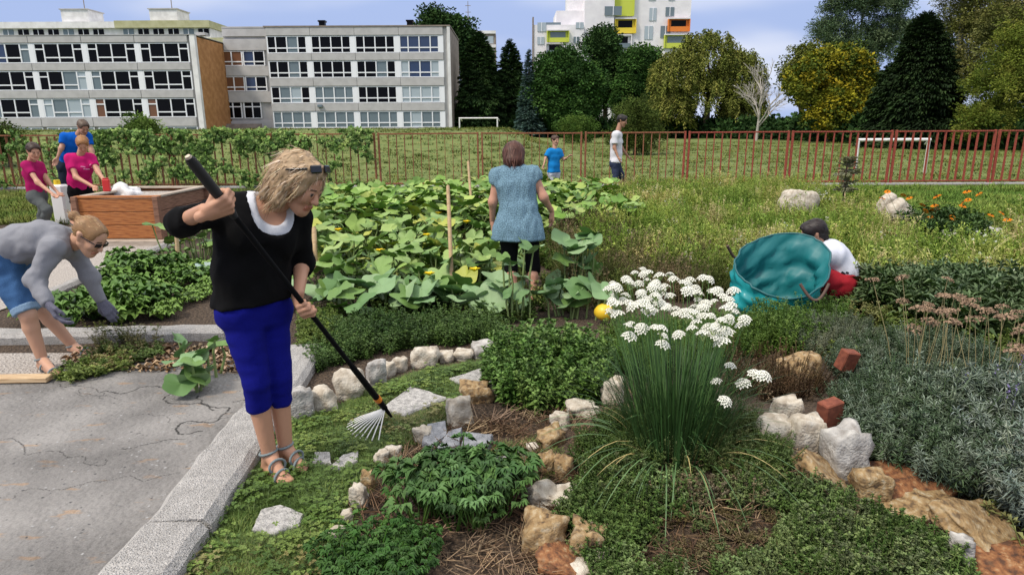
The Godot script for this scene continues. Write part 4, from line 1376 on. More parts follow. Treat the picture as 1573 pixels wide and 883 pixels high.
func tints(n: int, cols: Array, amount := 0.2) -> Array:
	var a := []
	for i in n:
		a.append(shade(pick(cols), amount))
	return a


# colours that keep together in patches over the ground
func patchy(where: Array, cols: Array, amount: float) -> Array:
	var a := []
	for t: Transform3D in where:
		var k := 0.5 + 0.95 * noise.get_noise_2d(t.origin.x * 11.0, t.origin.z * 11.0) + rf(-0.32, 0.32)
		a.append(shade(cols[clampi(int(k * cols.size()), 0, cols.size() - 1)], amount))
	return a


# split transforms between a few mesh variants so that repeats do not show
func cover(called: String, label: String, category: String, meshes: Array, m: Material, where: Array, cols: Array, amount := 0.2) -> void:
	var n := meshes.size()
	for k in n:
		var w := []
		for i in range(k, where.size(), n):
			w.append(where[i])
		if w.is_empty():
			continue
		var o := copies(numbered(called), meshes[k], m, self, w, patchy(w, cols, amount))
		tag(o, label, category)


func grass_tuft(blades: int, h: float, w: float, r: float, arch := 0.9, seg := 3) -> ArrayMesh:
	var b := MB.new()
	for i in blades:
		var a := rf(0, TAU)
		var q := sqrt(rng.randf()) * r
		var g := rf(0.7, 1.25)
		var straw := rng.randf() < 0.12
		b.blade(Vector3(cos(a) * q, -0.01, sin(a) * q), Vector3(cos(a + rf(-0.8, 0.8)) * rf(0.15, 0.75), 1.0, sin(a + rf(-0.8, 0.8)) * rf(0.15, 0.75)), h * rf(0.5, 1.15), w * rf(0.7, 1.2), arch * rf(0.4, 1.6), seg, Color(g * 1.6, g * 1.15, g) if straw else Color(g, g, g))
	return b.mesh()


# upright stem with pairs of leaves
func sprig(h: float, pairs: int, leaf: float, width: float, lean := 0.2) -> MB:
	var b := MB.new()
	var a := rf(0, TAU)
	var d := Vector3(rf(-lean, lean), 1, rf(-lean, lean)).normalized()
	b.tube(PackedVector3Array([Vector3.ZERO, d * h * 0.5, d * h]), PackedFloat32Array([0.004, 0.003, 0.002]), 3, Color(0.7, 0.75, 0.6), false)
	for i in pairs:
		var t := (i + 0.7) / pairs
		a += PI / 2 + rf(-0.3, 0.3)
		var s := leaf * (0.7 + 0.5 * sin(PI * minf(t + 0.15, 1.0))) * rf(0.8, 1.15)
		for k in 2:
			var o := Vector3(cos(a + PI * k), rf(0.05, 0.5), sin(a + PI * k)).normalized()
			var g := rf(0.75, 1.2)
			b.leaf(d * h * t, o, (Vector3.UP + d).normalized(), s, s * width, rf(0.1, 0.5), Color(g, g, g * 0.95))
	for k in 4:
		var o := Vector3(cos(a + k * 1.6), 0.9, sin(a + k * 1.6)).normalized()
		b.leaf(d * h, o, Vector3(rf(-1, 1), 1, rf(-1, 1)).normalized(), leaf * 0.6, leaf * 0.6 * width, 0.2, Color(1.25, 1.25, 1.0))
	return b


func bunch(n: int, r: float, h: float, pairs: int, leaf: float, width: float, lean := 0.3) -> ArrayMesh:
	var b := MB.new()
	for i in n:
		var a := rf(0, TAU)
		var q := sqrt(rng.randf()) * r
		b.add(sprig(h * rf(0.6, 1.15), pairs, leaf, width, lean), Transform3D(Basis(Vector3.UP, a), Vector3(cos(a) * q, 0, sin(a) * q)))
	return b.mesh()


# divided leaf on a stalk, as celery and parsley have
func divided_leaf(b: MB, base: Vector3, out: Vector3, h: float, reach: float, size: float) -> void:
	var top := base + Vector3(out.x * reach, h, out.z * reach)
	var mid := base.lerp(top, 0.5) + Vector3(0, h * 0.15, 0)
	b.tube(PackedVector3Array([base, mid, top]), PackedFloat32Array([0.005, 0.004, 0.003]), 3, Color(1.0, 1.05, 0.6), false)
	var g := rf(0.7, 1.3)
	var fwd := (out + Vector3(0, -0.15, 0)).normalized()
	var side := fwd.cross(Vector3.UP).normalized()
	for k in 5:
		var ang := (k - 2) * 0.62
		var p := top + side * sin(ang) * size * 0.25 + fwd * (-0.12 * absf(k - 2.0) * size)
		var d := (fwd * cos(ang) + side * sin(ang) + Vector3(0, rf(-0.25, 0.25), 0)).normalized()
		for j in 3:
			var d2 := (d + side * (j - 1) * 0.55).normalized()
			b.leaf(p, d2, (Vector3.UP + rdir() * 0.35).normalized(), size * (0.62 if j == 1 else 0.48), size * 0.3, 0.35, Color(g, g, g * 0.9))


func umbrella_herb(n: int, h: float, reach: float, size: float) -> ArrayMesh:
	var b := MB.new()
	for i in n:
		var a := TAU * i / n + rf(-0.4, 0.4)
		divided_leaf(b, Vector3(cos(a), 0, sin(a)) * 0.02, Vector3(cos(a), 0, sin(a)), h * rf(0.55, 1.2), reach * rf(0.3, 1.1), size * rf(0.75, 1.2))
	return b.mesh()


# strawberry-like rosette of three-part leaves
func rosette(n: int, h: float, reach: float, size: float) -> ArrayMesh:
	var b := MB.new()
	for i in n:
		var a := TAU * i / n + rf(-0.4, 0.4)
		var out := Vector3(cos(a), 0, sin(a))
		var top := out * reach * rf(0.3, 1.1) + Vector3(0, h * rf(0.6, 1.2), 0)
		b.tube(PackedVector3Array([Vector3.ZERO, top]), PackedFloat32Array([0.004, 0.003]), 3, Color(0.9, 1.0, 0.7), false)
		var g := rf(0.7, 1.25)
		for k in 3:
			var d := (out.rotated(Vector3.UP, (k - 1) * 1.25) + Vector3(0, rf(-0.2, 0.3), 0)).normalized()
			b.leaf(top, d, (Vector3.UP + rdir() * 0.3).normalized(), size * rf(0.85, 1.15), size * 0.8, 0.4, Color(g, g, g * 0.95), 0.15)
	return b.mesh()


# broad lobed pumpkin leaf, radius about 1, lying in x-z with its notch at -x; pale veins
func gourd_leaf(sd: int) -> ArrayMesh:
	var b := MB.new()
	var r := RandomNumberGenerator.new()
	r.seed = sd
	var seg := 30
	var wav := r.randf_range(0, TAU)
	var cup := r.randf_range(-0.1, 0.22)
	for ring in 3:
		var k: float = [0.0, 0.55, 1.0][ring]
		for i in seg:
			var a := -PI + TAU * (i + 0.5) / seg
			var notch := 1.0 - 0.55 * exp(-pow((PI - absf(a)) / 0.36, 2.0))
			var rad := notch * (0.9 + 0.075 * cos(a * 5.0) + 0.02 * cos(a * 15.0 + wav) + r.randf_range(-0.02, 0.02))
			var y := cup * k * k + 0.1 * sin(a * 3.0 + wav) * k * k + (0.03 * cos(a * 5.0) * k) - 0.1 * k * k * cos(a)
			b.v.append(Vector3(cos(a) * rad * k, y, sin(a) * rad * k))
			var vein := 1.0 + 0.3 * pow(maxf(0.0, cos(a * 2.5)), 12.0) * (1.0 - 0.5 * k) + (0.12 if ring == 0 else 0.0)
			var e := r.randf_range(0.92, 1.06)
			b.c.append(Color(vein * e, vein * e, vein * e))
			b.n.append(Vector3.ZERO)
	for ring in 2:
		for i in seg:
			var q := ring * seg + i
			var p := ring * seg + (i + 1) % seg
			for z: int in [q, q + seg, p + seg, q, p + seg, p]:
				b.ix.append(z)
	for i in range(0, b.ix.size(), 3):
		var p0 := b.v[b.ix[i]]
		var nn := (b.v[b.ix[i + 2]] - p0).cross(b.v[b.ix[i + 1]] - p0)
		if nn.y < 0:
			var tmp := b.ix[i + 1]
			b.ix[i + 1] = b.ix[i + 2]
			b.ix[i + 2] = tmp
			nn = -nn
		for k in 3:
			b.n[b.ix[i + k]] += nn
	for i in b.n.size():
		b.n[i] = b.n[i].normalized()
	return b.mesh()


# a leaf's own tint: one of a few materials, so that every leaf can be a mesh of its own
func leaf_mats(cols: Array) -> Array:
	var a := []
	for q in cols:
		var m := vcol(0.55, Color(0.2, 0.28, 0.06), 0.45)
		m.albedo_color = lin(q.r, q.g, q.b)
		a.append(m)
	return a


func gourd_plant(called: String, label: String, category: String, group: String, at: Vector3, n: int, rx: float, rz: float, h0: float, h1: float, s0: float, s1: float, leaves: Array, mats: Array, lean := 0.55) -> Node3D:
	var t := thing(called, label, category, at, 0.0, group)
	var st := MB.new()
	for i in n:
		var a := rf(0, TAU)
		var q := sqrt(rng.randf())
		var foot := Vector3(cos(a) * q * rx * 0.8, 0, sin(a) * q * rz * 0.8)
		var top := Vector3(cos(a) * q * rx, rf(h0, h1), sin(a) * q * rz)
		st.tube(PackedVector3Array([foot, foot.lerp(top, 0.6) + Vector3(rf(-0.03, 0.03), 0.02, rf(-0.03, 0.03)), top]), PackedFloat32Array([0.011, 0.009, 0.007]), 5, Color(0.2, 0.27, 0.1), false)
		var s := rf(s0, s1)
		# leaves mostly look up, leaning a little to the light and outward
		var bs := Basis(Vector3.UP, rf(0, TAU)) * Basis(Vector3.FORWARD, rf(-lean * 0.5, lean)) * Basis(Vector3.RIGHT, rf(-lean, lean) * 0.7)
		part("leaf", pick(leaves), pick(mats), t, top, bs.scaled(Vector3.ONE * s))
	var so := part("stems", st.mesh(), M.leaf_dull, t)
	so.set_meta("kind", "stuff")
	return t


func flower_yellow(t: Node3D, at: Vector3, s: float) -> void:
	var b := MB.new()
	for k in 5:
		var a := TAU * k / 5
		b.leaf(Vector3.ZERO, Vector3(cos(a), 0.8, sin(a)).normalized(), Vector3(-cos(a), 1, -sin(a)).normalized(), s, s * 0.6, 0.3, Color(0.85, 0.6, 0.03))
	part("flower", b.mesh(), M.leaf_dull, t, at)


func build_plants() -> void:
	# ---- grass
	var lawn_tufts := [grass_tuft(44, 0.05, 0.0032, 0.055, 1.2), grass_tuft(40, 0.06, 0.003, 0.05, 1.3), grass_tuft(48, 0.042, 0.0034, 0.06, 1.1)]
	var steps := [PackedVector2Array([Vector2(-0.79, -3.73), Vector2(-0.67, -4.06), Vector2(-0.40, -3.87), Vector2(-0.64, -3.62)]), PackedVector2Array([Vector2(-0.43, -4.19), Vector2(-0.22, -4.38), Vector2(-0.09, -4.28), Vector2(-0.13, -4.08), Vector2(-0.32, -4.08)]), PackedVector2Array([Vector2(-1.12, -2.49), Vector2(-1.14, -2.64), Vector2(-1.06, -2.68), Vector2(-0.93, -2.60), Vector2(-0.92, -2.52), Vector2(-1.01, -2.46)]), PackedVector2Array([Vector2(-1.03, -3.07), Vector2(-1.05, -3.18), Vector2(-0.97, -3.18), Vector2(-0.93, -3.06)]), PackedVector2Array([Vector2(-0.93, -3.02), Vector2(-0.89, -3.15), Vector2(-0.82, -3.19), Vector2(-0.80, -3.08), Vector2(-0.87, -3.00)])]
	for i in steps.size():
		steps[i] = Geometry2D.offset_polygon(steps[i], 0.025)[0]
	var gpoly := PackedVector2Array([Vector2(-1.30, -2.20), Vector2(-1.37, -3.26), Vector2(-1.33, -3.53), Vector2(-1.24, -3.66), Vector2(-1.01, -3.83), Vector2(-0.82, -4.17), Vector2(-0.58, -4.38), Vector2(-0.07, -4.64), Vector2(-0.08, -4.16), Vector2(-0.24, -4.03), Vector2(-0.39, -3.79), Vector2(-0.47, -3.42), Vector2(-0.65, -3.21), Vector2(-0.73, -2.95), Vector2(-0.74, -2.69), Vector2(-0.76, -2.45), Vector2(-0.74, -2.16)])
	var gcol := [Color(0.075, 0.13, 0.025), Color(0.1, 0.165, 0.03), Color(0.15, 0.21, 0.045), Color(0.06, 0.11, 0.02), Color(0.2, 0.19, 0.07)]
	cover("grass", "short green grass between the kerb and the herb beds", "grass", lawn_tufts, M.leaf, spread(gpoly, 6500, 0.55, 1.2, steps), gcol)
	cover("grass", "short green grass between the kerb and the herb beds", "grass", [clover()], M.leaf, spread(gpoly, 220, 0.7, 1.2, steps), gcol)
	# rougher turf beyond the path and along the fence
	var turf := [grass_tuft(22, 0.1, 0.012, 0.11), grass_tuft(20, 0.13, 0.011, 0.1)]
	cover("grass", "green turf around the path behind the planter", "grass", turf, M.leaf_dull, spread(PackedVector2Array([Vector2(-12.27, -11.83), Vector2(-5.60, -11.61), Vector2(-3.37, -12.82), Vector2(-3.94, -17.81), Vector2(-18.62, -17.49)]), 7000, 0.8, 1.5), [Color(0.1, 0.16, 0.03), Color(0.15, 0.2, 0.04), Color(0.2, 0.22, 0.06)])
	cover("grass", "bright green turf along the right fence", "grass", turf, M.leaf_dull, spread(PackedVector2Array([Vector2(4.88, -12.52), Vector2(8.24, -18.11), Vector2(19.34, -17.71), Vector2(11.15, -10.04), Vector2(8.44, -10.78), Vector2(8.22, -11.95), Vector2(6.71, -12.45)]), 7000, 0.7, 1.4), [Color(0.1, 0.19, 0.03), Color(0.14, 0.23, 0.04), Color(0.18, 0.24, 0.05)])
	# playing field
	var fw := []
	for i in 15000:
		var z := -18.9 - 42.0 * pow(rng.randf(), 1.4)
		var x := rf(-1.0, 1.0) * (10.0 - z * 0.8)
		var s := rf(0.7, 1.3) * (1.0 - z * 0.012)
		fw.append(Transform3D(Basis(Vector3.UP, rf(0, TAU)).scaled(Vector3(s * 1.6, s, s * 1.6)), Vector3(x, gh(x, z) - 0.03, z)))
	cover("grass", "mown grass of the playing field beyond the fence", "grass", turf, M.leaf_dull, fw, [Color(0.1, 0.145, 0.028), Color(0.13, 0.165, 0.035), Color(0.17, 0.175, 0.045)])

	# ---- pumpkin patch
	var gl := []
	for i in 7:
		gl.append(gourd_leaf(100 + i * 7))
	var near := leaf_mats([Color(0.14, 0.25, 0.1), Color(0.18, 0.3, 0.13), Color(0.1, 0.2, 0.06), Color(0.22, 0.33, 0.16), Color(0.12, 0.22, 0.05)])  # paler, bluer greens: sky reflection and leaf hairs put into the colour
	var mid := leaf_mats([Color(0.14, 0.25, 0.05), Color(0.2, 0.31, 0.06), Color(0.1, 0.2, 0.04), Color(0.26, 0.36, 0.1), Color(0.17, 0.28, 0.07), Color(0.13, 0.23, 0.05), Color(0.19, 0.3, 0.08), Color(0.34, 0.37, 0.06), Color(0.22, 0.33, 0.1)])
	var pl := "low pumpkin plant with broad green leaves in the squash patch"
	var pg := "pumpkin plants in the patch"
	var spots := [[Vector3(-1.713, 0.000, -5.930), 10, 0.5, 0.35, near], [Vector3(-1.154, 0.000, -5.708), 12, 0.55, 0.35, near], [Vector3(-0.684, 0.000, -5.700), 12, 0.5, 0.35, near], [Vector3(-0.244, 0.000, -5.693), 10, 0.4, 0.35, near], [Vector3(-1.740, 0.000, -6.665), 16, 0.8, 0.5, mid], [Vector3(-1.196, 0.000, -6.654), 16, 0.8, 0.5, mid], [Vector3(-0.585, 0.000, -6.642), 16, 0.8, 0.5, mid], [Vector3(-0.327, 0.000, -6.920), 14, 0.6, 0.5, mid], [Vector3(-1.775, 0.000, -7.771), 20, 1.0, 0.7, mid], [Vector3(-1.146, 0.000, -7.756), 20, 1.0, 0.7, mid], [Vector3(-0.519, 0.000, -7.742), 18, 0.9, 0.7, mid], [Vector3(-1.732, 0.000, -8.796), 22, 1.1, 0.9, mid], [Vector3(-0.935, 0.000, -8.776), 22, 1.1, 0.9, mid], [Vector3(-2.246, 0.000, -9.954), 24, 1.2, 1.1, mid], [Vector3(-1.364, -0.000, -10.046), 24, 1.2, 1.1, mid], [Vector3(-0.461, 0.000, -10.020), 22, 1.2, 1.1, mid], [Vector3(-2.199, 0.000, -7.601), 14, 0.5, 0.5, mid], [Vector3(-2.460, 0.000, -9.052), 16, 0.7, 0.6, mid]]
	var rows := [["front row", 4], ["second row", 4], ["third row", 3], ["fourth row", 2], ["fifth row", 3], ["edge row", 2]]
	var nth := ["first", "second", "third", "fourth"]
	var names := []
	for q in rows:
		for i in q[1]:
			names.append("pumpkin plant in the %s of the patch, %s from the left" % [q[0], nth[i]])
	for q in spots:
		pl = names.pop_front()
		var nr: bool = q[4] == near
		var t := gourd_plant("pumpkin_plant", pl, "pumpkin plant", pg, q[0] + Vector3(0, 0, -0.25), int(q[1] * (1.5 if nr else 1.7)), q[2], q[3], 0.07, 0.27 if nr else 0.4, 0.1 if nr else 0.08, 0.2 if nr else 0.16, gl, q[4], 0.75)
		if rng.randf() < 0.6:
			flower_yellow(t, Vector3(rf(-0.4, 0.4), rf(0.3, 0.42), rf(-0.2, 0.4)), 0.07)
	# far part of the patch: leaves too small to tell apart
	for q: Array in [[Vector3(-2.812, 0.000, -11.518), 0], [Vector3(-2.047, 0.000, -11.728), 1], [Vector3(-1.247, 0.000, -11.864), 2], [Vector3(0.552, 0.000, -12.679), 3], [Vector3(0.692, 0.000, -10.889), 4], [Vector3(-0.295, 0.000, -11.434), 5], [Vector3(-2.439, 0.000, -13.279), 6], [Vector3(-1.148, 0.000, -13.542), 7], [Vector3(0.054, 0.000, -13.495), 8], [Vector3(0.893, 0.000, -14.127), 9]]:
		var t := thing("pumpkin_plant", "far yellow-green pumpkin plant, %s" % ["leftmost before the fence", "second from the left", "left of the thin stake", "right of the woman in the tunic", "just beside the tunic woman's right hand", "behind the tunic woman's left arm", "last row, leftmost", "last row by the thin stake", "last row before the double fence post", "last row at the boy's feet"][q[1]], "pumpkin plant", q[0], 0.0, "far pumpkin plants")
		var w := []
		for i in 150:
			var a := rf(0, TAU)
			var k := sqrt(rng.randf())
			var s := rf(0.1, 0.17)
			w.append(Transform3D((Basis(Vector3.UP, rf(0, TAU)) * Basis(Vector3.FORWARD, rf(-0.3, 0.6)) * Basis(Vector3.RIGHT, rf(-0.4, 0.4))).scaled(Vector3.ONE * s), Vector3(cos(a) * k * 1.5, rf(0.15, 0.55), sin(a) * k * 1.5)))
		copies("leaves", gl[q[1] % 7], M.leaf, t, w, tints(w.size(), [Color(0.16, 0.28, 0.05), Color(0.24, 0.36, 0.09), Color(0.1, 0.2, 0.03), Color(0.28, 0.36, 0.08)], 0.2))  # yellower greens: light on the far leaves put into the colour
	# taller squash in front of and beside the woman in the tunic
	gourd_plant("squash_plant", "squash plant with big grey-green leaves right of the woman in the tunic", "squash plant", "", Vector3(0.657, 0.000, -6.485), 22, 0.24, 0.22, 0.1, 0.62, 0.1, 0.17, gl, near, 0.9)
	gourd_plant("squash_plant", "squash plant with dark leaves above the yellow pumpkin", "squash plant", "", Vector3(0.545, 0.000, -5.679), 12, 0.28, 0.2, 0.1, 0.34, 0.1, 0.17, gl, near, 0.8)
	gourd_plant("squash_plant", "squash shoot with pale leaves before the black leggings", "squash plant", "", Vector3(0.048, 0.000, -5.647), 9, 0.24, 0.15, 0.08, 0.7, 0.07, 0.12, gl, near, 0.9)
	# the yellow pumpkin
	var pk := thing("pumpkin", "round yellow pumpkin between squash leaves and white flowers", "pumpkin", Vector3(0.805, 0.000, -5.536) + Vector3(0, 0.03, 0))
	var pb := MB.new()
	for j in 9:
		for i in 25:
			var a := TAU * i / 24.0
			var e := -PI / 2 + PI * j / 8.0
			var rr := 0.092 * (1.0 - 0.07 * absf(sin(a * 5.0)))
			b_push(pb, Vector3(cos(a) * cos(e) * rr, 0.075 + sin(e) * 0.075, sin(a) * cos(e) * rr), Vector3(cos(a) * cos(e), sin(e), sin(a) * cos(e)), Color(0.75, 0.5, 0.03))
	for j in 8:
		for i in 24:
			var k := j * 25 + i
			for z: int in [k, k + 1, k + 26, k, k + 26, k + 25]:
				pb.ix.append(z)
	part("fruit", pb.mesh(), vcol(0.4), pk, Vector3.ZERO)
	var stk := MB.new()
	stk.tube(PackedVector3Array([Vector3(0, 0.14, 0), Vector3(0.01, 0.19, 0.01)]), PackedFloat32Array([0.014, 0.01]), 6, Color(0.12, 0.16, 0.06))
	part("stalk", stk.mesh(), M.leaf_dull, pk)
	# left squash plants
	gourd_plant("courgette_plant", "small squash plant with a yellow flower growing over the asphalt edge", "squash plant", "", Vector3(-2.096, 0.000, -4.186), 14, 0.2, 0.26, 0.05, 0.3, 0.065, 0.12, gl, near, 0.8)
	var cg := gourd_plant("courgette_plant", "bushy courgette plant with yellow flowers behind the raking woman", "squash plant", "", Vector3(-4.067, 0.000, -8.498), 34, 0.55, 0.5, 0.12, 0.5, 0.08, 0.13, gl, mid, 0.8)
	for i in 3:
		flower_yellow(cg, Vector3(rf(-0.3, 0.3), rf(0.4, 0.5), rf(0.1, 0.4)), 0.07)
	gourd_plant("cabbage_plant", "pale blue-green cabbage half hidden behind the raking woman", "cabbage", "", Vector3(-3.401, 0.000, -7.228), 9, 0.14, 0.14, 0.05, 0.16, 0.09, 0.13, gl, leaf_mats([Color(0.3, 0.4, 0.36), Color(0.36, 0.45, 0.4)]), 0.9)

	# ---- left vegetable bed: rows of strawberry plants
	var ro := [rosette(26, 0.16, 0.16, 0.07), rosette(24, 0.14, 0.17, 0.065), rosette(28, 0.17, 0.15, 0.075)]
	var sb := PackedVector2Array([Vector2(-4.38, -5.47), Vector2(-4.14, -5.97), Vector2(-4.45, -7.06), Vector2(-4.63, -8.34), Vector2(-3.75, -7.64), Vector2(-3.23, -6.98), Vector2(-3.40, -6.19), Vector2(-3.15, -5.54), Vector2(-3.67, -5.33)])
	var k := 0
	for tr: Transform3D in spread(sb, 60, 0.8, 1.25, [], 0.0, 0.1):
		var o := part(numbered("strawberry_plant"), ro[k % 3], [M.straw1, M.straw2, M.straw3][k % 3], self, tr.origin, tr.basis)
		tag(o, "low leafy strawberry plant in the left vegetable bed", "strawberry plant", "strawberry plants in the left bed")
		k += 1
	for tr: Transform3D in spread(PackedVector2Array([Vector2(-3.15, -5.54), Vector2(-3.40, -6.19), Vector2(-3.26, -7.04), Vector2(-3.08, -6.69), Vector2(-3.05, -5.74), Vector2(-3.01, -5.45)]), 16, 0.5, 0.8):
		var o := part(numbered("young_plant"), ro[k % 3], M.straw2, self, tr.origin, tr.basis)
		tag(o, "small seedling plant in the row beside the bare soil strip", "seedling", "seedlings beside the bare soil")
		k += 1
	# dry leaves and torn weeds on the yard edge
	var lt := MB.new()
	for i in 5:
		lt.leaf(Vector3(rf(-0.03, 0.03), rf(0.004, 0.02), rf(-0.03, 0.03)), Vector3(rf(-1, 1), rf(-0.1, 0.3), rf(-1, 1)).normalized(), (Vector3.UP + rdir() * 0.5).normalized(), rf(0.03, 0.06), 0.025, 0.4)
	cover("dry_leaves", "dry brown leaves littering the foot of the bed kerb", "litter", [lt.mesh()], M.leaf_dull, spread(PackedVector2Array([Vector2(-3.36, -4.69), Vector2(-3.32, -4.86), Vector2(-2.27, -4.94), Vector2(-1.86, -4.36), Vector2(-2.48, -4.41), Vector2(-3.04, -4.34)]), 260, 0.6, 1.3, [], 0.012), [Color(0.3, 0.2, 0.12), Color(0.2, 0.12, 0.07), Color(0.4, 0.3, 0.2), Color(0.14, 0.09, 0.05)])
	var wp := [bunch(8, 0.07, 0.12, 4, 0.05, 0.5, 1.2)]
	cover("pulled_weeds", "heap of pulled weeds lying before the bending woman", "weeds", wp, M.leaf, spread(PackedVector2Array([Vector2(-3.19, -4.32), Vector2(-3.17, -4.51), Vector2(-3.12, -4.79), Vector2(-2.81, -4.86), Vector2(-2.69, -4.68), Vector2(-2.81, -4.34), Vector2(-2.99, -4.20)]), 30, 0.5, 1.0, [], 0.012), [Color(0.2, 0.26, 0.06), Color(0.12, 0.18, 0.04), Color(0.28, 0.26, 0.1)])
	cover("pulled_weeds", "straggling weeds hanging over the bed kerb", "weeds", [bunch(5, 0.05, 0.22, 6, 0.035, 0.35, 0.9)], M.leaf_dull, spread(PackedVector2Array([Vector2(-3.47, -5.19), Vector2(-2.87, -5.26), Vector2(-2.65, -4.74), Vector2(-3.11, -4.68)]), 20, 0.6, 1.1, [], 0.0), [Color(0.16, 0.17, 0.05), Color(0.22, 0.2, 0.1), Color(0.1, 0.14, 0.03)])

	# ---- ground cover row behind the border stones
	var gc := [bunch(8, 0.1, 0.18, 5, 0.05, 0.6), bunch(8, 0.1, 0.22, 5, 0.045, 0.6)]
	cover("ground_cover", "dark leafy ground cover behind the border stones", "ground cover", gc, M.leaf, spread(PackedVector2Array([Vector2(-1.41, -4.36), Vector2(-1.70, -5.16), Vector2(-1.49, -5.42), Vector2(-0.93, -5.41), Vector2(-0.15, -5.49), Vector2(-0.09, -5.05), Vector2(-0.75, -4.90), Vector2(-1.10, -4.66)]), 420, 0.35, 0.75), [Color(0.045, 0.095, 0.02), Color(0.07, 0.13, 0.03), Color(0.1, 0.17, 0.045)])
	cover("ground_cover", "yellow-green weeds beside the kerb end", "ground cover", gc, M.leaf, spread(PackedVector2Array([Vector2(-1.61, -4.76), Vector2(-1.86, -5.72), Vector2(-1.60, -5.52), Vector2(-1.42, -4.76)]), 60, 0.5, 0.9), [Color(0.2, 0.27, 0.05), Color(0.14, 0.2, 0.04)])

	# ---- mint
	var mn := thing("mint_bush", "dense green mint bush left of the white flowering chives", "herb", Vector3(0.247, 0.000, -4.044))
	var mw := []
	for i in 330:
		var a := rf(0, TAU)
		var q := sqrt(rng.randf())
		var x := cos(a) * q * 0.43
		var z := sin(a) * q * 0.5
		mw.append(Transform3D((Basis(Vector3.UP, rf(0, TAU)) * Basis(Vector3.RIGHT, rf(-0.3, 0.3))).scaled(Vector3.ONE * rf(0.75, 1.15) * (1.1 - 0.35 * q)), Vector3(x, 0, z - 0.1)))
	copies("foliage", bunch(3, 0.05, 0.36, 8, 0.06, 0.55, 0.25), M.leaf, mn, mw, tints(mw.size(), [Color(0.1, 0.19, 0.04), Color(0.15, 0.25, 0.06), Color(0.07, 0.145, 0.028)], 0.3))

	# ---- celery and parsley
	var ce := thing("celery_plant", "dark glossy lovage with divided leaves in the front stone bed", "herb", Vector3(-0.245, 0.000, -2.659))
	var cw := []
	for i in 34:
		var a := rf(0, TAU)
		var q := sqrt(rng.randf())
		cw.append(Transform3D(Basis(Vector3.UP, rf(0, TAU)).scaled(Vector3.ONE * rf(0.75, 1.1)), Vector3(cos(a) * q * 0.27, 0, sin(a) * q * 0.17)))
	copies("foliage", umbrella_herb(7, 0.19, 0.11, 0.085), M.leaf, ce, cw, tints(34, [Color(0.05, 0.12, 0.03), Color(0.07, 0.155, 0.04), Color(0.1, 0.19, 0.06)], 0.25))
	var pa := thing("parsley_plant", "low dark parsley at the bottom edge of the grass", "herb", Vector3(-0.524, 0.000, -2.268))
	cw = []
	for i in 34:
		var a := rf(0, TAU)
		var q := sqrt(rng.randf())
		cw.append(Transform3D(Basis(Vector3.UP, rf(0, TAU)).scaled(Vector3.ONE * rf(0.6, 0.9)), Vector3(cos(a) * q * 0.2, 0, sin(a) * q * 0.16)))
	copies("foliage", umbrella_herb(9, 0.15, 0.1, 0.06), M.leaf, pa, cw, tints(34, [Color(0.04, 0.11, 0.02), Color(0.06, 0.14, 0.03)], 0.25))

	# ---- garlic chives
	chives()
	# ---- silver herbs
	silver_herbs()
	# ---- thyme and creeping herbs over the mound
	var th := [bunch(16, 0.07, 0.09, 5, 0.02, 0.5, 0.9), bunch(14, 0.08, 0.11, 5, 0.022, 0.5, 0.9), bunch(14, 0.07, 0.08, 4, 0.026, 0.55, 1.0)]
	var bare := [PackedVector2Array([Vector2(0.43, -2.21), Vector2(0.54, -2.47), Vector2(0.88, -2.54), Vector2(1.17, -2.47), Vector2(1.05, -2.26), Vector2(0.71, -2.12)])]
	cover("thyme", "creeping green thyme covering the front of the mound", "herb", th, M.leaf_dull, spread(PackedVector2Array([Vector2(0.26, -2.57), Vector2(0.42, -2.72), Vector2(0.94, -2.58), Vector2(1.23, -2.62), Vector2(1.46, -2.45), Vector2(1.70, -2.35), Vector2(1.66, -2.13), Vector2(0.34, -2.12)]), 820, 0.4, 1.1, bare), [Color(0.1, 0.16, 0.045), Color(0.07, 0.12, 0.03), Color(0.17, 0.23, 0.09), Color(0.12, 0.15, 0.07), Color(0.16, 0.13, 0.08)], 0.35)
	cover("thyme", "sparse thyme on the bare brown patch", "herb", th, M.leaf_dull, spread(bare[0], 45, 0.4, 0.7), [Color(0.1, 0.14, 0.05), Color(0.15, 0.12, 0.06)], 0.25)
	cover("herb_cover", "feathery green herbs on the mound around the chives", "herb", [bunch(12, 0.07, 0.14, 7, 0.025, 0.3, 0.6)], M.leaf, spread(PackedVector2Array([Vector2(0.31, -2.90), Vector2(0.50, -3.30), Vector2(1.25, -3.12), Vector2(1.23, -2.82), Vector2(1.21, -2.64), Vector2(0.37, -2.74)]), 280, 0.6, 1.0), [Color(0.07, 0.12, 0.025), Color(0.1, 0.15, 0.04), Color(0.14, 0.17, 0.06)], 0.25)
	var tg := MB.new()
	for i in 9:
		var p := Vector3(rf(-0.06, 0.06), rf(0.0, 0.02), rf(-0.06, 0.06))
		tg.tube(PackedVector3Array([p, p + Vector3(rf(-0.08, 0.08), rf(0.0, 0.05), rf(-0.08, 0.08))]), PackedFloat32Array([0.0025, 0.001]), 3, Color.WHITE, false)
	cover("twigs", "dry brown twigs and mulch between the herbs", "litter", [tg.mesh()], M.leaf_dull, spread(PackedVector2Array([Vector2(-0.70, -2.80), Vector2(-0.52, -3.25), Vector2(0.18, -4.04), Vector2(0.63, -3.41), Vector2(1.48, -2.98), Vector2(1.11, -2.11), Vector2(-0.66, -2.16)]), 650, 0.6, 1.4, [gpoly]), [Color(0.2, 0.13, 0.08), Color(0.12, 0.075, 0.045), Color(0.34, 0.24, 0.15)])
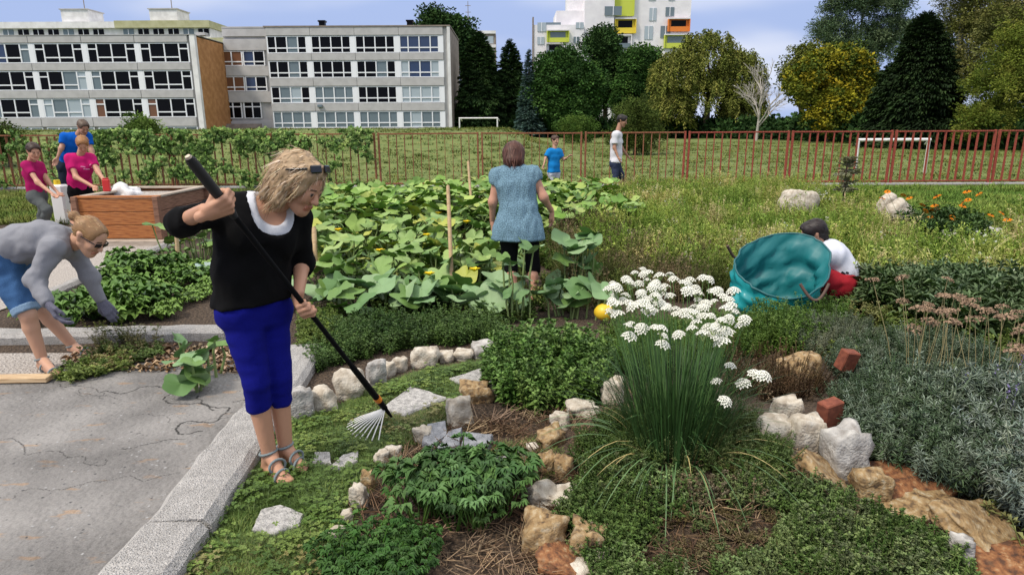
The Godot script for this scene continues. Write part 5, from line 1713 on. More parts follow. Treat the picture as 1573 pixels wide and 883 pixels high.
	# creeping grass in the gaps of the stone bed
	cover("grass", "sparse grass growing between the stone beds", "grass", lawn_tufts, M.leaf, spread(PackedVector2Array([Vector2(-0.30, -3.17), Vector2(0.12, -3.35), Vector2(0.24, -3.05), Vector2(0.19, -2.72), Vector2(0.04, -2.99)]), 120, 0.6, 1.1), gcol)
	# leafy undergrowth behind chives up to the bag
	cover("herb_cover", "fresh green undergrowth in front of the turquoise bag", "herb", [bunch(9, 0.09, 0.22, 7, 0.04, 0.35, 0.35), bunch(8, 0.09, 0.25, 8, 0.035, 0.35, 0.35)], M.leaf, spread(PackedVector2Array([Vector2(0.74, -4.96), Vector2(1.15, -5.20), Vector2(1.90, -5.37), Vector2(2.82, -5.44), Vector2(2.63, -4.93), Vector2(1.76, -4.64), Vector2(0.99, -4.20), Vector2(0.71, -4.46)]), 400, 0.5, 0.95), [Color(0.09, 0.17, 0.03), Color(0.13, 0.21, 0.04), Color(0.06, 0.12, 0.02)], 0.25)
	var dr := thing("dried_herb", "dark brown dried herb bush right of the chives", "herb", Vector3(1.676, 0.017, -3.987))
	cw = []
	for i in 130:
		var a := rf(0, TAU)
		var q := sqrt(rng.randf())
		cw.append(Transform3D((Basis(Vector3.UP, rf(0, TAU)) * Basis(Vector3.RIGHT, rf(-0.5, 0.5))).scaled(Vector3.ONE * rf(0.7, 1.1)), Vector3(cos(a) * q * 0.28, 0, sin(a) * q * 0.3)))
	copies("twigs", bunch(3, 0.03, 0.24, 10, 0.018, 0.4, 0.4), M.leaf_dull, dr, cw, tints(130, [Color(0.1, 0.06, 0.035), Color(0.06, 0.035, 0.02), Color(0.16, 0.11, 0.07)], 0.3))

	# ---- meadow
	var md := [weed_tuft(0.26), weed_tuft(0.32), weed_tuft(0.2), grass_tuft(24, 0.26, 0.009, 0.1, 0.9, 4), bunch(9, 0.1, 0.2, 6, 0.06, 0.4, 0.5)]
	var mcol := [Color(0.17, 0.26, 0.045), Color(0.22, 0.33, 0.065), Color(0.28, 0.36, 0.075), Color(0.31, 0.38, 0.085), Color(0.39, 0.42, 0.12), Color(0.5, 0.45, 0.21)]
	var mp := PackedVector2Array([Vector2(1.60, -14.21), Vector2(2.87, -16.79), Vector2(6.81, -17.63), Vector2(7.80, -14.56), Vector2(6.72, -11.20), Vector2(9.20, -10.10), Vector2(4.77, -5.04), Vector2(3.71, -5.91), Vector2(3.22, -5.77), Vector2(2.79, -6.02), Vector2(2.24, -6.82), Vector2(1.47, -7.52), Vector2(0.90, -7.89)])
	cover("meadow_weeds", "tall yellow-green weeds and grasses of the meadow", "weeds", md, M.leaf_dull, spread(mp, 6200, 0.6, 1.3, [PackedVector2Array([Vector2(4.28, -10.92), Vector2(5.47, -13.72), Vector2(6.60, -13.67), Vector2(5.34, -10.88)]), PackedVector2Array([Vector2(5.52, -10.09), Vector2(6.65, -12.01), Vector2(7.41, -11.98), Vector2(6.20, -9.88)]), PackedVector2Array([Vector2(2.46, -5.45), Vector2(2.92, -6.56), Vector2(3.56, -6.43), Vector2(3.04, -5.43)]), PackedVector2Array([Vector2(1.82, -5.46), Vector2(2.07, -6.27), Vector2(3.04, -6.15), Vector2(2.71, -5.44)]), PackedVector2Array([Vector2(5.78, -9.50), Vector2(7.85, -10.46), Vector2(6.22, -7.98), Vector2(4.75, -7.44)])], 0.0, 0.25), mcol, 0.22)
	cover("meadow_weeds", "drying brownish weeds left of the white flowers", "weeds", [weed_tuft(0.3), bunch(8, 0.08, 0.3, 8, 0.03, 0.3, 0.5)], M.leaf_dull, spread(PackedVector2Array([Vector2(0.45, -6.90), Vector2(0.66, -10.36), Vector2(1.54, -13.65), Vector2(1.92, -8.94), Vector2(2.46, -7.78), Vector2(2.15, -6.31), Vector2(1.33, -6.10), Vector2(0.68, -5.89)]), 700, 0.5, 1.1), [Color(0.15, 0.14, 0.06), Color(0.12, 0.15, 0.04), Color(0.22, 0.17, 0.1)], 0.25)
	cover("meadow_weeds", "tall pale grass stalks standing out of the meadow", "weeds", [grass_tuft(14, 0.42, 0.008, 0.06, 0.9, 4)], M.leaf_dull, spread(mp, 420, 0.7, 1.2), [Color(0.42, 0.4, 0.16), Color(0.3, 0.36, 0.1), Color(0.5, 0.45, 0.24)], 0.2)
	var ws := MB.new()
	for i in 9:
		var p := Vector3(rf(-0.12, 0.12), rf(0.16, 0.3), rf(-0.12, 0.12))
		for j in 5:
			ws.leaf(p, (rdir() + Vector3.UP).normalized(), rdir(), 0.02, 0.016, 0.1, Color.WHITE)
	cover("meadow_flowers", "tiny white flowers scattered through the meadow", "flower", [ws.mesh()], M.leaf_dull, spread(mp, 190, 0.7, 1.2), [Color(0.7, 0.7, 0.6), Color(0.6, 0.62, 0.5)], 0.15)
	cover("ground_cover", "low weeds on the soil around the lavender at the right", "weeds", [bunch(8, 0.1, 0.14, 5, 0.045, 0.45, 0.7), grass_tuft(20, 0.12, 0.007, 0.08)], M.leaf_dull, spread(PackedVector2Array([Vector2(2.0, -2.0), Vector2(2.3, -4.8), Vector2(3.2, -6.4), Vector2(8.0, -6.4), Vector2(6.0, -1.5), Vector2(2.2, -1.2)]), 1500, 0.6, 1.3), [Color(0.09, 0.14, 0.035), Color(0.14, 0.19, 0.05), Color(0.2, 0.21, 0.08)], 0.25)
	cover("ground_cover", "low weeds growing between the pumpkin rows", "weeds", [bunch(8, 0.1, 0.14, 5, 0.05, 0.5, 0.7)], M.leaf_dull, spread(PackedVector2Array([Vector2(-1.80, -5.52), Vector2(-3.63, -12.83), Vector2(0.93, -12.66), Vector2(0.68, -5.89), Vector2(-0.15, -5.40)]), 700, 0.5, 1.1), [Color(0.06, 0.11, 0.025), Color(0.09, 0.15, 0.035), Color(0.14, 0.18, 0.05)], 0.25)
	# ---- right: sage, seed heads, orange flowers, sapling
	right_plants()
	# ---- vine on the fence
	vine()


func b_push(b: MB, p: Vector3, n: Vector3, col: Color) -> void:
	b.v.append(p)
	b.n.append(n.normalized())
	b.c.append(col)


func clover() -> ArrayMesh:
	var b := MB.new()
	for i in 14:
		var a := rf(0, TAU)
		var q := rf(0, 0.07)
		var p := Vector3(cos(a) * q, rf(0.015, 0.05), sin(a) * q)
		for k in 3:
			var t := a + TAU * k / 3
			b.leaf(p, Vector3(cos(t), 0.15, sin(t)).normalized(), Vector3.UP, 0.014, 0.013, 0.1, Color(1.1, 1.15, 1.0))
	return b.mesh()


func weed_tuft(h: float) -> ArrayMesh:
	var b := MB.new()
	for i in 8:
		var a := rf(0, TAU)
		var q := rf(0, 0.09)
		b.blade(Vector3(cos(a) * q, 0, sin(a) * q), Vector3(cos(a) * rf(0.1, 0.6), 1, sin(a) * rf(0.1, 0.6)), h * rf(0.6, 1.2), 0.008, rf(0.2, 1.4), 4, Color.WHITE * rf(0.8, 1.2))
	for i in 6:
		var a := rf(0, TAU)
		var q := rf(0, 0.09)
		b.add(sprig(h * rf(0.6, 1.1), 7, 0.045, 0.25, 0.3), Transform3D(Basis(Vector3.UP, a), Vector3(cos(a) * q, 0, sin(a) * q)))
	for i in 3:
		var p := Vector3(rf(-0.1, 0.1), 0, rf(-0.1, 0.1))
		var e := p + Vector3(rf(-0.1, 0.1), h * rf(1.0, 1.3), rf(-0.1, 0.1))
		b.tube(PackedVector3Array([p, e]), PackedFloat32Array([0.002, 0.0015]), 3, Color(1.5, 1.3, 1.0), false)
		for k in 5:
			b.leaf(e - Vector3(0, k * 0.012, 0), (rdir() + Vector3.UP).normalized(), rdir(), 0.03, 0.012, 0.2, Color(1.7, 1.4, 1.2))
	return b.mesh()


func umbel_mesh() -> ArrayMesh:
	var b := MB.new()
	for i in 34:
		var a := i * 2.4
		var q := sqrt((i + 0.5) / 34.0)
		var p := Vector3(cos(a) * q * 0.026, 0.018 * (1.0 - q * q), sin(a) * q * 0.026)
		var out := Vector3(cos(a) * q, 0.9, sin(a) * q).normalized()
		var s := Vector3(-sin(a), 0, cos(a))
		for k in 3:
			var d := (out.cross(s).rotated(out, TAU * k / 3) + out * 0.5).normalized()
			b.leaf(p, d, out, 0.0075, 0.006, 0.1, Color(0.78, 0.78, 0.7))
	for i in 10:
		var a := i * 0.63
		b.tube(PackedVector3Array([Vector3(0, -0.02, 0), Vector3(cos(a) * 0.018, 0.004, sin(a) * 0.018)]), PackedFloat32Array([0.0012, 0.001]), 3, Color(0.3, 0.4, 0.15), false)
	return b.mesh()


func chives() -> void:
	var at := Vector3(0.790, 0.177, -2.896)
	var t := thing("garlic_chives", "tall dark clump of garlic chives with white flower heads", "herb", at)
	var bl := MB.new()
	for i in 900:
		var a := rf(0, TAU)
		var q := sqrt(rng.randf())
		var p := Vector3(cos(a) * q * 0.22, -0.02, sin(a) * q * 0.26 - 0.06)
		var out := rf(0.0, 0.2) + 0.24 * q
		var g := rf(0.35, 1.5)
		bl.blade(p, Vector3(cos(a) * out, 1, sin(a) * out), rf(0.35, 0.66) * (1.0 - 0.15 * q), 0.006, rf(0.0, 0.5) + (1.0 if rng.randf() < 0.12 else 0.0), 5, Color(0.042 * g, 0.098 * g, 0.027 * g))
	# outer leaves fall over
	for i in 60:
		var a := rf(0, TAU)
		var g := rf(0.6, 1.5)
		bl.blade(Vector3(cos(a) * 0.22, -0.02, sin(a) * 0.2 - 0.04), Vector3(cos(a) * rf(0.5, 1.1), 0.9, sin(a) * rf(0.5, 1.1)), rf(0.35, 0.6), 0.007, rf(1.6, 2.8), 7, Color(0.08 * g, 0.15 * g, 0.055 * g))
	for i in 26:
		var a := rf(0, TAU)
		bl.blade(Vector3(cos(a) * 0.18, -0.02, sin(a) * 0.2), Vector3(cos(a) * rf(0.3, 0.9), 0.9, sin(a) * rf(0.3, 0.9)), rf(0.25, 0.5), 0.006, rf(0.6, 2.4), 6, Color(0.42, 0.34, 0.14))
	var lv := part("leaves", bl.mesh(), vcol(0.5, Color(0.12, 0.2, 0.05), 0.45), t)
	lv.set_meta("kind", "stuff")
	var um := [umbel_mesh(), umbel_mesh()]
	var st := MB.new()
	var fm := vcol(0.8, Color(0.3, 0.3, 0.25), 0.2)
	for i in 125:
		var a := rf(0, TAU)
		var q := sqrt(rng.randf())
		var foot := Vector3(cos(a) * q * 0.18, 0, sin(a) * q * 0.24 - 0.12)
		var top := Vector3(cos(a) * q * 0.36, rf(0.58, 0.74) - 0.06 * q, sin(a) * q * 0.62 - 0.38)
		if i > 118:
			top = Vector3(rf(0.1, 0.3), rf(0.35, 0.5), rf(0.0, 0.25))
		st.tube(PackedVector3Array([foot, foot.lerp(top, 0.5) + Vector3(0, 0.05, 0), top]), PackedFloat32Array([0.0025, 0.002, 0.0018]), 3, Color(0.1, 0.19, 0.06), false)
		var o := part("flower_head", um[i % 2], fm, t, top, Basis.from_euler(Vector3(rf(-0.4, 0.5), rf(0, TAU), rf(-0.4, 0.4))).scaled(Vector3.ONE * rf(0.85, 1.35)))
	var ss := part("flower_stalks", st.mesh(), M.leaf_dull, t)
	ss.set_meta("kind", "stuff")


func silver_herbs() -> void:
	var lav := MB.new()
	for i in 12:
		var a := rf(0, TAU)
		lav.add(sprig(0.26 * rf(0.7, 1.15), 12, 0.036, 0.14, 0.45), Transform3D(Basis(Vector3.UP, a), Vector3(cos(a), 0, sin(a)) * rf(0, 0.05)))
	var lm := lav.mesh()
	var cols := [Color(0.13, 0.18, 0.12), Color(0.18, 0.235, 0.17), Color(0.09, 0.14, 0.075), Color(0.22, 0.27, 0.2)]
	for q: Array in [["large silver-green lavender bush beside the white cracked rock", Vector3(2.088, 0.102, -3.027), 0.33, 0.36, 260, 1.4, cols], ["pale silver lavender with lilac tips at the right edge", Vector3(2.445, 0.063, -2.779), 0.34, 0.5, 320, 1.7, [Color(0.24, 0.29, 0.25), Color(0.3, 0.35, 0.3), Color(0.18, 0.23, 0.18)]], ["grey-green lavender behind the large silver one", Vector3(2.717, 0.022, -4.070), 0.5, 0.35, 220, 1.25, cols], ["small silver herb bush in front of the red trousers", Vector3(2.514, 0.000, -4.853), 0.34, 0.3, 120, 0.95, [Color(0.16, 0.2, 0.13), Color(0.22, 0.25, 0.18)]]]:
		var t := thing("lavender_bush", q[0], "herb", q[1])
		var w := []
		for i in q[4]:
			var a := rf(0, TAU)
			var k := sqrt(rng.randf())
			var s: float = q[5] * rf(0.75, 1.15) * (1.1 - 0.4 * k)
			w.append(Transform3D(Basis(Vector3.UP, -a) * Basis(Vector3.BACK, -0.5 * k) * Basis(Vector3.UP, rf(0, TAU)).scaled(Vector3.ONE * s), Vector3(cos(a) * k * q[2], 0, sin(a) * k * q[3])))
		copies("foliage", lm, M.leaf_dull, t, w, tints(w.size(), q[6], 0.22))
		if q[5] > 1.6:
			var fl := MB.new()
			for i in 26:
				var p := Vector3(rf(-0.3, 0.3), rf(0.35, 0.5), rf(-0.3, 0.4))
				for k in 9:
					fl.leaf(p + Vector3(0, k * 0.006, 0), (rdir() + Vector3(0, 0.5, 0)).normalized(), rdir(), 0.012, 0.008, 0.1, Color(0.25, 0.2, 0.42))
				fl.tube(PackedVector3Array([p - Vector3(0, 0.15, 0), p]), PackedFloat32Array([0.0015, 0.0012]), 3, Color(0.2, 0.25, 0.15), false)
			var ff := part("flower_spikes", fl.mesh(), M.leaf_dull, t)
			ff.set_meta("kind", "stuff")


func right_plants() -> void:
	# sage with long leaves
	var sg := [bunch(7, 0.08, 0.36, 7, 0.1, 0.28, 0.4), bunch(7, 0.08, 0.32, 7, 0.11, 0.26, 0.4)]
	var k := 0
	for q: Array in [["broad leaved sage bush at the right edge", Vector3(4.140, 0.014, -5.286), 0.75, 0.5, 120], ["sage bush behind the dried seed heads", Vector3(3.823, 0.045, -5.895), 0.6, 0.4, 90]]:
		var t := thing("sage_bush", q[0], "herb", q[1])
		var w := []
		for i in q[4]:
			var a := rf(0, TAU)
			var r := sqrt(rng.randf())
			w.append(Transform3D((Basis(Vector3.UP, rf(0, TAU)) * Basis(Vector3.RIGHT, rf(-0.3, 0.3))).scaled(Vector3.ONE * rf(0.8, 1.3)), Vector3(cos(a) * r * q[2], 0, sin(a) * r * q[3])))
		copies("foliage", sg[k % 2], M.leaf, t, w, tints(w.size(), [Color(0.1, 0.16, 0.07), Color(0.14, 0.2, 0.1), Color(0.07, 0.12, 0.04)], 0.22))
		k += 1
	# dried seed heads
	var hd := MB.new()
	for i in 60:
		var a := i * 2.4
		var q := sqrt((i + 0.5) / 60.0)
		hd.leaf(Vector3(cos(a) * q * 0.045, 0.012 * (1 - q * q) + rf(-0.006, 0.006), sin(a) * q * 0.045), (rdir() + Vector3.UP).normalized(), rdir(), 0.014, 0.012, 0.2, Color.WHITE * rf(0.7, 1.3))
	var hm := hd.mesh()
	var dm := vcol(0.9)
	dm.albedo_color = lin(0.34, 0.23, 0.15)
	var sd := thing("dried_seed_heads", "tall stems with flat brown dried flower heads on the right", "plant", Vector3(2.478, 0.092, -3.423))
	var st := MB.new()
	for i in 34:
		var a := rf(0, TAU)
		var q := sqrt(rng.randf())
		var foot := Vector3(cos(a) * q * 0.3, 0, sin(a) * q * 0.4)
		var top := foot + Vector3(rf(-0.15, 0.15), rf(0.45, 0.72), rf(-0.15, 0.1))
		st.tube(PackedVector3Array([foot, foot.lerp(top, 0.5) + Vector3(0.02, 0, 0), top]), PackedFloat32Array([0.003, 0.0025, 0.002]), 3, Color(0.3, 0.26, 0.13), false)
		part("seed_head", hm, dm, sd, top, Basis.from_euler(Vector3(rf(-0.4, 0.4), rf(0, TAU), rf(-0.4, 0.4))).scaled(Vector3.ONE * rf(0.6, 1.15)))
	var s1 := part("stems", st.mesh(), M.leaf_dull, sd)
	s1.set_meta("kind", "stuff")
	# orange daisies
	var t := thing("flower_bush", "dark green bush with orange daisy flowers in the meadow", "flower", Vector3(6.091, 0.001, -9.165))
	var w := []
	for i in 80:
		var a := rf(0, TAU)
		var r := sqrt(rng.randf())
		w.append(Transform3D((Basis(Vector3.UP, rf(0, TAU)) * Basis(Vector3.RIGHT, rf(-0.4, 0.4))).scaled(Vector3.ONE * rf(0.9, 1.4)), Vector3(cos(a) * r * 0.4, 0, sin(a) * r * 0.35)))
	copies("foliage", sg[0], M.leaf, t, w, tints(80, [Color(0.045, 0.1, 0.025), Color(0.07, 0.13, 0.035)], 0.25))
	var fl := MB.new()
	for i in 12:
		var a := TAU * i / 12
		fl.leaf(Vector3(cos(a), 0, sin(a)) * 0.008, Vector3(cos(a), 0.05, sin(a)).normalized(), Vector3.UP, 0.042, 0.022, 0.3, Color(0.75, 0.26, 0.02))
	for i in 14:
		fl.leaf(Vector3(rf(-0.01, 0.01), 0.004, rf(-0.01, 0.01)), rdir() + Vector3.UP, rdir(), 0.012, 0.008, 0.1, Color(0.12, 0.05, 0.02))
	var fmesh := fl.mesh()
	var s2 := MB.new()
	for i in 20:
		var top := Vector3(rf(-0.85, 0.75), rf(0.4, 0.75), rf(-0.4, 0.3))
		s2.tube(PackedVector3Array([Vector3(top.x * 0.5, 0, top.z * 0.5), top]), PackedFloat32Array([0.003, 0.002]), 3, Color(0.1, 0.15, 0.05), false)
		part("flower", fmesh, M.leaf_dull, t, top, Basis.from_euler(Vector3(rf(0.2, 1.0), rf(0, TAU), rf(-0.3, 0.3))).scaled(Vector3.ONE * rf(0.9, 1.3)))
	var s3 := part("stems", s2.mesh(), M.leaf_dull, t)
	s3.set_meta("kind", "stuff")
	# sapling
	var sp := thing("conifer_sapling", "little grey-green conifer sapling standing before the fence", "tree", Vector3(6.146, -0.000, -12.292))
	var tb := MB.new()
	tb.tube(PackedVector3Array([Vector3(0, -0.05, 0), Vector3(0.02, 0.5, 0), Vector3(0.02, 1.1, 0)]), PackedFloat32Array([0.022, 0.018, 0.008]), 6)
	part("trunk", tb.mesh(), M.bark, sp)
	w = []
	for i in 46:
		var a := rf(0, TAU)
		var y := rf(0.5, 1.15)
		var r := 0.24 * sqrt(maxf(0.1, 1.0 - pow((y - 0.75) / 0.45, 2.0)))
		w.append(Transform3D(Basis(Vector3.UP, -a) * Basis(Vector3.BACK, rf(0.1, 0.7)).scaled(Vector3.ONE * r * rf(0.8, 1.3)), Vector3(0.02, y - 0.05, 0)))
	copies("crown", bough(), M.leaf_dull, sp, w, tints(46, [Color(0.3, 0.31, 0.2), Color(0.2, 0.23, 0.13), Color(0.38, 0.37, 0.26)], 0.25))


func vine() -> void:
	var lf := MB.new()
	for k in 5:
		var a := (k - 2) * 0.6
		lf.leaf(Vector3.ZERO, Vector3(sin(a), -cos(a), 0.25 * absf(a)).normalized(), Vector3(0, 0.4, 1).normalized(), 0.085 * (1.0 - 0.12 * absf(k - 2.0)), 0.06, 0.2)
	var m := lf.mesh()
	var z := -18.58
	for q: Array in [["dense climbing vine over the left fence behind the planter", -11.465, -8.220, 1300, 0.75], ["climbing vine on the fence above the raking woman", -8.400, -5.514, 800, 0.6], ["thin vine end hanging by the post right of the raking woman", -5.695, -3.800, 260, 0.45], ["sparse vine tuft high on the fence at the far left", -15.250, -12.006, 300, 0.35]]:
		var t := thing("climbing_vine", q[0], "vine", Vector3((q[1] + q[2]) * 0.5, 0, z))
		var hw: float = (q[2] - q[1]) * 0.5
		var w := []
		var tries := 0
		while w.size() < q[3] and tries < 40000:
			tries += 1
			var x := rf(-hw, hw)
			var y := rf(0.1, 1.62)
			var d := noise.get_noise_2d((x + t.position.x) * 22.0, y * 26.0)
			var keep: float = q[4] * (0.25 + 0.75 * smoothstep(0.15, 1.1, y)) + d * 1.3 - 0.25
			if rng.randf() > keep:
				continue
			w.append(Transform3D(Basis.from_euler(Vector3(rf(-0.7, 0.5), rf(-0.9, 0.9), rf(-0.8, 0.8))).scaled(Vector3.ONE * rf(0.8, 1.5)), Vector3(x, y + 0.04 * sin(x * 5.0), rf(-0.08, 0.12))))
		copies("leaves", m, M.leaf, t, w, tints(w.size(), [Color(0.11, 0.21, 0.035), Color(0.17, 0.29, 0.06), Color(0.07, 0.15, 0.025), Color(0.24, 0.35, 0.09)], 0.25))
		var st := MB.new()
		for i in int(hw * 6.0):
			var x := rf(-hw, hw)
			var pts := PackedVector3Array()
			var rr := PackedFloat32Array()
			for j in 6:
				pts.append(Vector3(x + sin(j * 1.7 + x) * 0.09, j * 0.29, rf(-0.03, 0.05)))
				rr.append(0.012 - j * 0.0015)
			st.tube(pts, rr, 4, Color(0.16, 0.12, 0.07))
		var so := part("stems", st.mesh(), M.leaf_dull, t)
		so.set_meta("kind", "stuff")
	# bush behind the fence
	leafy("field_shrub", "small light green bush above the fence left of the orange wall", Vector3(-16.318, 0.4, -30), 2.0, [[Vector3(0, 0.9, 0), Vector3(0.85, 0.9, 0.7)]], 150, 0.32, [Color(0.12, 0.2, 0.04), Color(0.16, 0.24, 0.06)], clump(60, 0.4, 0.22), 0.05)
	leafy("field_shrub", "dark bush behind the fence at the far left", Vector3(-19.441, 0.2, -26), 2.0, [[Vector3(-0.3, 0.9, 0), Vector3(1.0, 0.85, 0.7)]], 130, 0.32, [Color(0.06, 0.1, 0.025), Color(0.09, 0.13, 0.03)], clump(60, 0.4, 0.22), 0.05)


# ================================================================ people
# a field of tapered capsules joined with a smooth minimum, meshed as surface nets
class Field:
	var a := PackedVector3Array()
	var ab := PackedVector3Array()
	var il := PackedFloat32Array()      # 1 / length squared
	var ln := PackedFloat32Array()
	var ra := PackedFloat32Array()
	var rb := PackedFloat32Array()
	var flat := PackedByteArray()       # 1: cut off square at b
	var k := 0.03
	var grow := 0.0
	var cuts := []                      # [point, outward normal]
	var holes := []                     # [a, b, radius]
	var wob: FastNoiseLite
	var wob_amp := 0.0
	var wob_scale := Vector3.ONE

	func cone(p: Vector3, q: Vector3, r0: float, r1: float, cut := 0) -> void:
		a.append(p); ab.append(q - p)
		var l := maxf((q - p).length_squared(), 1e-9)
		il.append(1.0 / l); ln.append(sqrt(l)); ra.append(r0); rb.append(r1); flat.append(cut)

	func ball(p: Vector3, r: float) -> void:
		cone(p, p + Vector3(0, 0.0001, 0), r, r)

	func one(i: int, p: Vector3) -> float:
		var w := p - a[i]
		var t := w.dot(ab[i]) * il[i]
		if flat[i] == 1 and t > 1.0:
			return maxf((w - ab[i] * minf(t, 2.0)).length() - rb[i], (t - 1.0) * ln[i])
		t = clampf(t, 0.0, 1.0)
		return (w - ab[i] * t).length() - (ra[i] + (rb[i] - ra[i]) * t)

	func build(out: MB, cell: float, col := Color.WHITE, xf := Transform3D()) -> PackedVector3Array:
		var n := a.size()
		var lo := Vector3.INF
		var hi := -Vector3.INF
		for i in n:
			var r := maxf(ra[i], rb[i]) + grow + wob_amp + k * 0.3
			for p: Vector3 in [a[i], a[i] + ab[i]]:
				lo = lo.min(p - Vector3.ONE * r)
				hi = hi.max(p + Vector3.ONE * r)
		const N := 7
		const C := N + 2       # corners -1 .. N
		var bs := cell * N
		var dim := Vector3i(((hi - lo) / bs).ceil()) + Vector3i.ONE
		var rad := bs * 0.5 * 1.7321 * (N + 2.0) / N
		var val := PackedFloat32Array()
		val.resize(C * C * C)
		var ids := {}
		var start := out.v.size()
		var first_ix := out.ix.size()
		for bz in dim.z:
			for by in dim.y:
				for bx in dim.x:
					var o := lo + Vector3(bx, by, bz) * bs
					var mid := o + Vector3.ONE * bs * 0.5
					var near := PackedInt32Array()
					var best := 1e9
					for i in n:
						var d := one(i, mid) - grow
						if d < rad + k + wob_amp:
							near.append(i)
							best = minf(best, d)
					if near.is_empty() or best > rad + k * 0.5 + wob_amp or best < -rad - wob_amp - 0.02:
						continue
					var m := near.size()
					var at := 0
					var plus := false
					var minus := false
					for z in C:
						for y in C:
							for x in C:
								var p := o + Vector3(x - 1, y - 1, z - 1) * cell
								var d := one(near[0], p)
								for j in range(1, m):
									var e := one(near[j], p)
									var h := absf(d - e)
									if h < k:
										d = minf(d, e) - (k - h) * (k - h) * 0.25 / k
									else:
										d = minf(d, e)
								d -= grow
								if wob_amp > 0.0 and absf(d) < 0.05:
									d += wob.get_noise_3dv(p * wob_scale) * wob_amp
								for c in cuts:
									d = maxf(d, (p - c[0]).dot(c[1]))
								for c in holes:
									var w: Vector3 = p - c[0]
									var s: Vector3 = c[1] - c[0]
									var t := clampf(w.dot(s) / maxf(s.length_squared(), 1e-9), 0.0, 1.0)
									d = maxf(d, c[2] - (w - s * t).length())
								val[at] = d
								at += 1
								if d > 0.0:
									plus = true
								else:
									minus = true
					if not (plus and minus):
						continue
					# vertices of the cells
					var loc := PackedInt32Array()
					loc.resize((C - 1) * (C - 1) * (C - 1))
					loc.fill(-1)
					for z in C - 1:
						for y in C - 1:
							for x in C - 1:
								var q := (z * C + y) * C + x
								var v0 := val[q]; var v1 := val[q + 1]; var v2 := val[q + C]; var v3 := val[q + C + 1]
								var q2 := q + C * C
								var v4 := val[q2]; var v5 := val[q2 + 1]; var v6 := val[q2 + C]; var v7 := val[q2 + C + 1]
								var s := int(v0 < 0) + int(v1 < 0) + int(v2 < 0) + int(v3 < 0) + int(v4 < 0) + int(v5 < 0) + int(v6 < 0) + int(v7 < 0)
								if s == 0 or s == 8:
									continue
								var key := Vector3i(bx * N + x, by * N + y, bz * N + z)
								if ids.has(key):
									loc[(z * (C - 1) + y) * (C - 1) + x] = ids[key]
									continue
								var sum := Vector3.ZERO
								var cnt := 0
								var vv := [v0, v1, v2, v3, v4, v5, v6, v7]
								for e: Array in [[0, 1], [2, 3], [4, 5], [6, 7], [0, 2], [1, 3], [4, 6], [5, 7], [0, 4], [1, 5], [2, 6], [3, 7]]:
									var f0: float = vv[e[0]]
									var f1: float = vv[e[1]]
									if (f0 < 0) != (f1 < 0):
										var t := f0 / (f0 - f1)
										var c0 := Vector3(e[0] & 1, (e[0] >> 1) & 1, e[0] >> 2)
										var c1 := Vector3(e[1] & 1, (e[1] >> 1) & 1, e[1] >> 2)
										sum += c0.lerp(c1, t)
										cnt += 1
								var p := o + (Vector3(x - 1, y - 1, z - 1) + sum / cnt) * cell
								ids[key] = out.v.size()
								loc[(z * (C - 1) + y) * (C - 1) + x] = out.v.size()
								out.v.append(p)
								out.n.append(Vector3.ZERO)
								out.c.append(col)
					# quads round crossed edges; only the cells that this block owns
					var Q := C - 1
					for z in range(1, Q):
						for y in range(1, Q):
							for x in range(1, Q):
								var q := (z * C + y) * C + x
								var v0 := val[q]
								var here := (z * Q + y) * Q + x
								for ax in 3:
									var v1 := val[q + (1 if ax == 0 else (C if ax == 1 else C * C))]
									if (v0 < 0) == (v1 < 0):
										continue
									var du := Q if ax == 0 else (Q * Q if ax == 1 else 1)
									var dv := Q * Q if ax == 0 else (1 if ax == 1 else Q)
									var c0 := loc[here]; var c1 := loc[here - du]; var c2 := loc[here - du - dv]; var c3 := loc[here - dv]
									if c0 < 0 or c1 < 0 or c2 < 0 or c3 < 0:
										continue
									var t := [c0, c2, c1, c0, c3, c2] if v0 < 0 else [c0, c1, c2, c0, c2, c3]
									for i: int in t:
										out.ix.append(i)
		for i in range(first_ix, out.ix.size(), 3):
			var p0 := out.v[out.ix[i]]
			var nn := (out.v[out.ix[i + 2]] - p0).cross(out.v[out.ix[i + 1]] - p0)
			for j in 3:
				out.n[out.ix[i + j]] += nn
		var own := PackedVector3Array()      # the points before they are put in place
		for i in range(start, out.v.size()):
			own.append(out.v[i])
			out.n[i] = (xf.basis * out.n[i]).normalized()
			out.v[i] = xf * out.v[i]
		return own


func frame(fwd: Vector3, up: Vector3) -> Basis:
	var z := fwd.normalized()
	var x := up.cross(z).normalized()
	return Basis(x, z.cross(x), z)


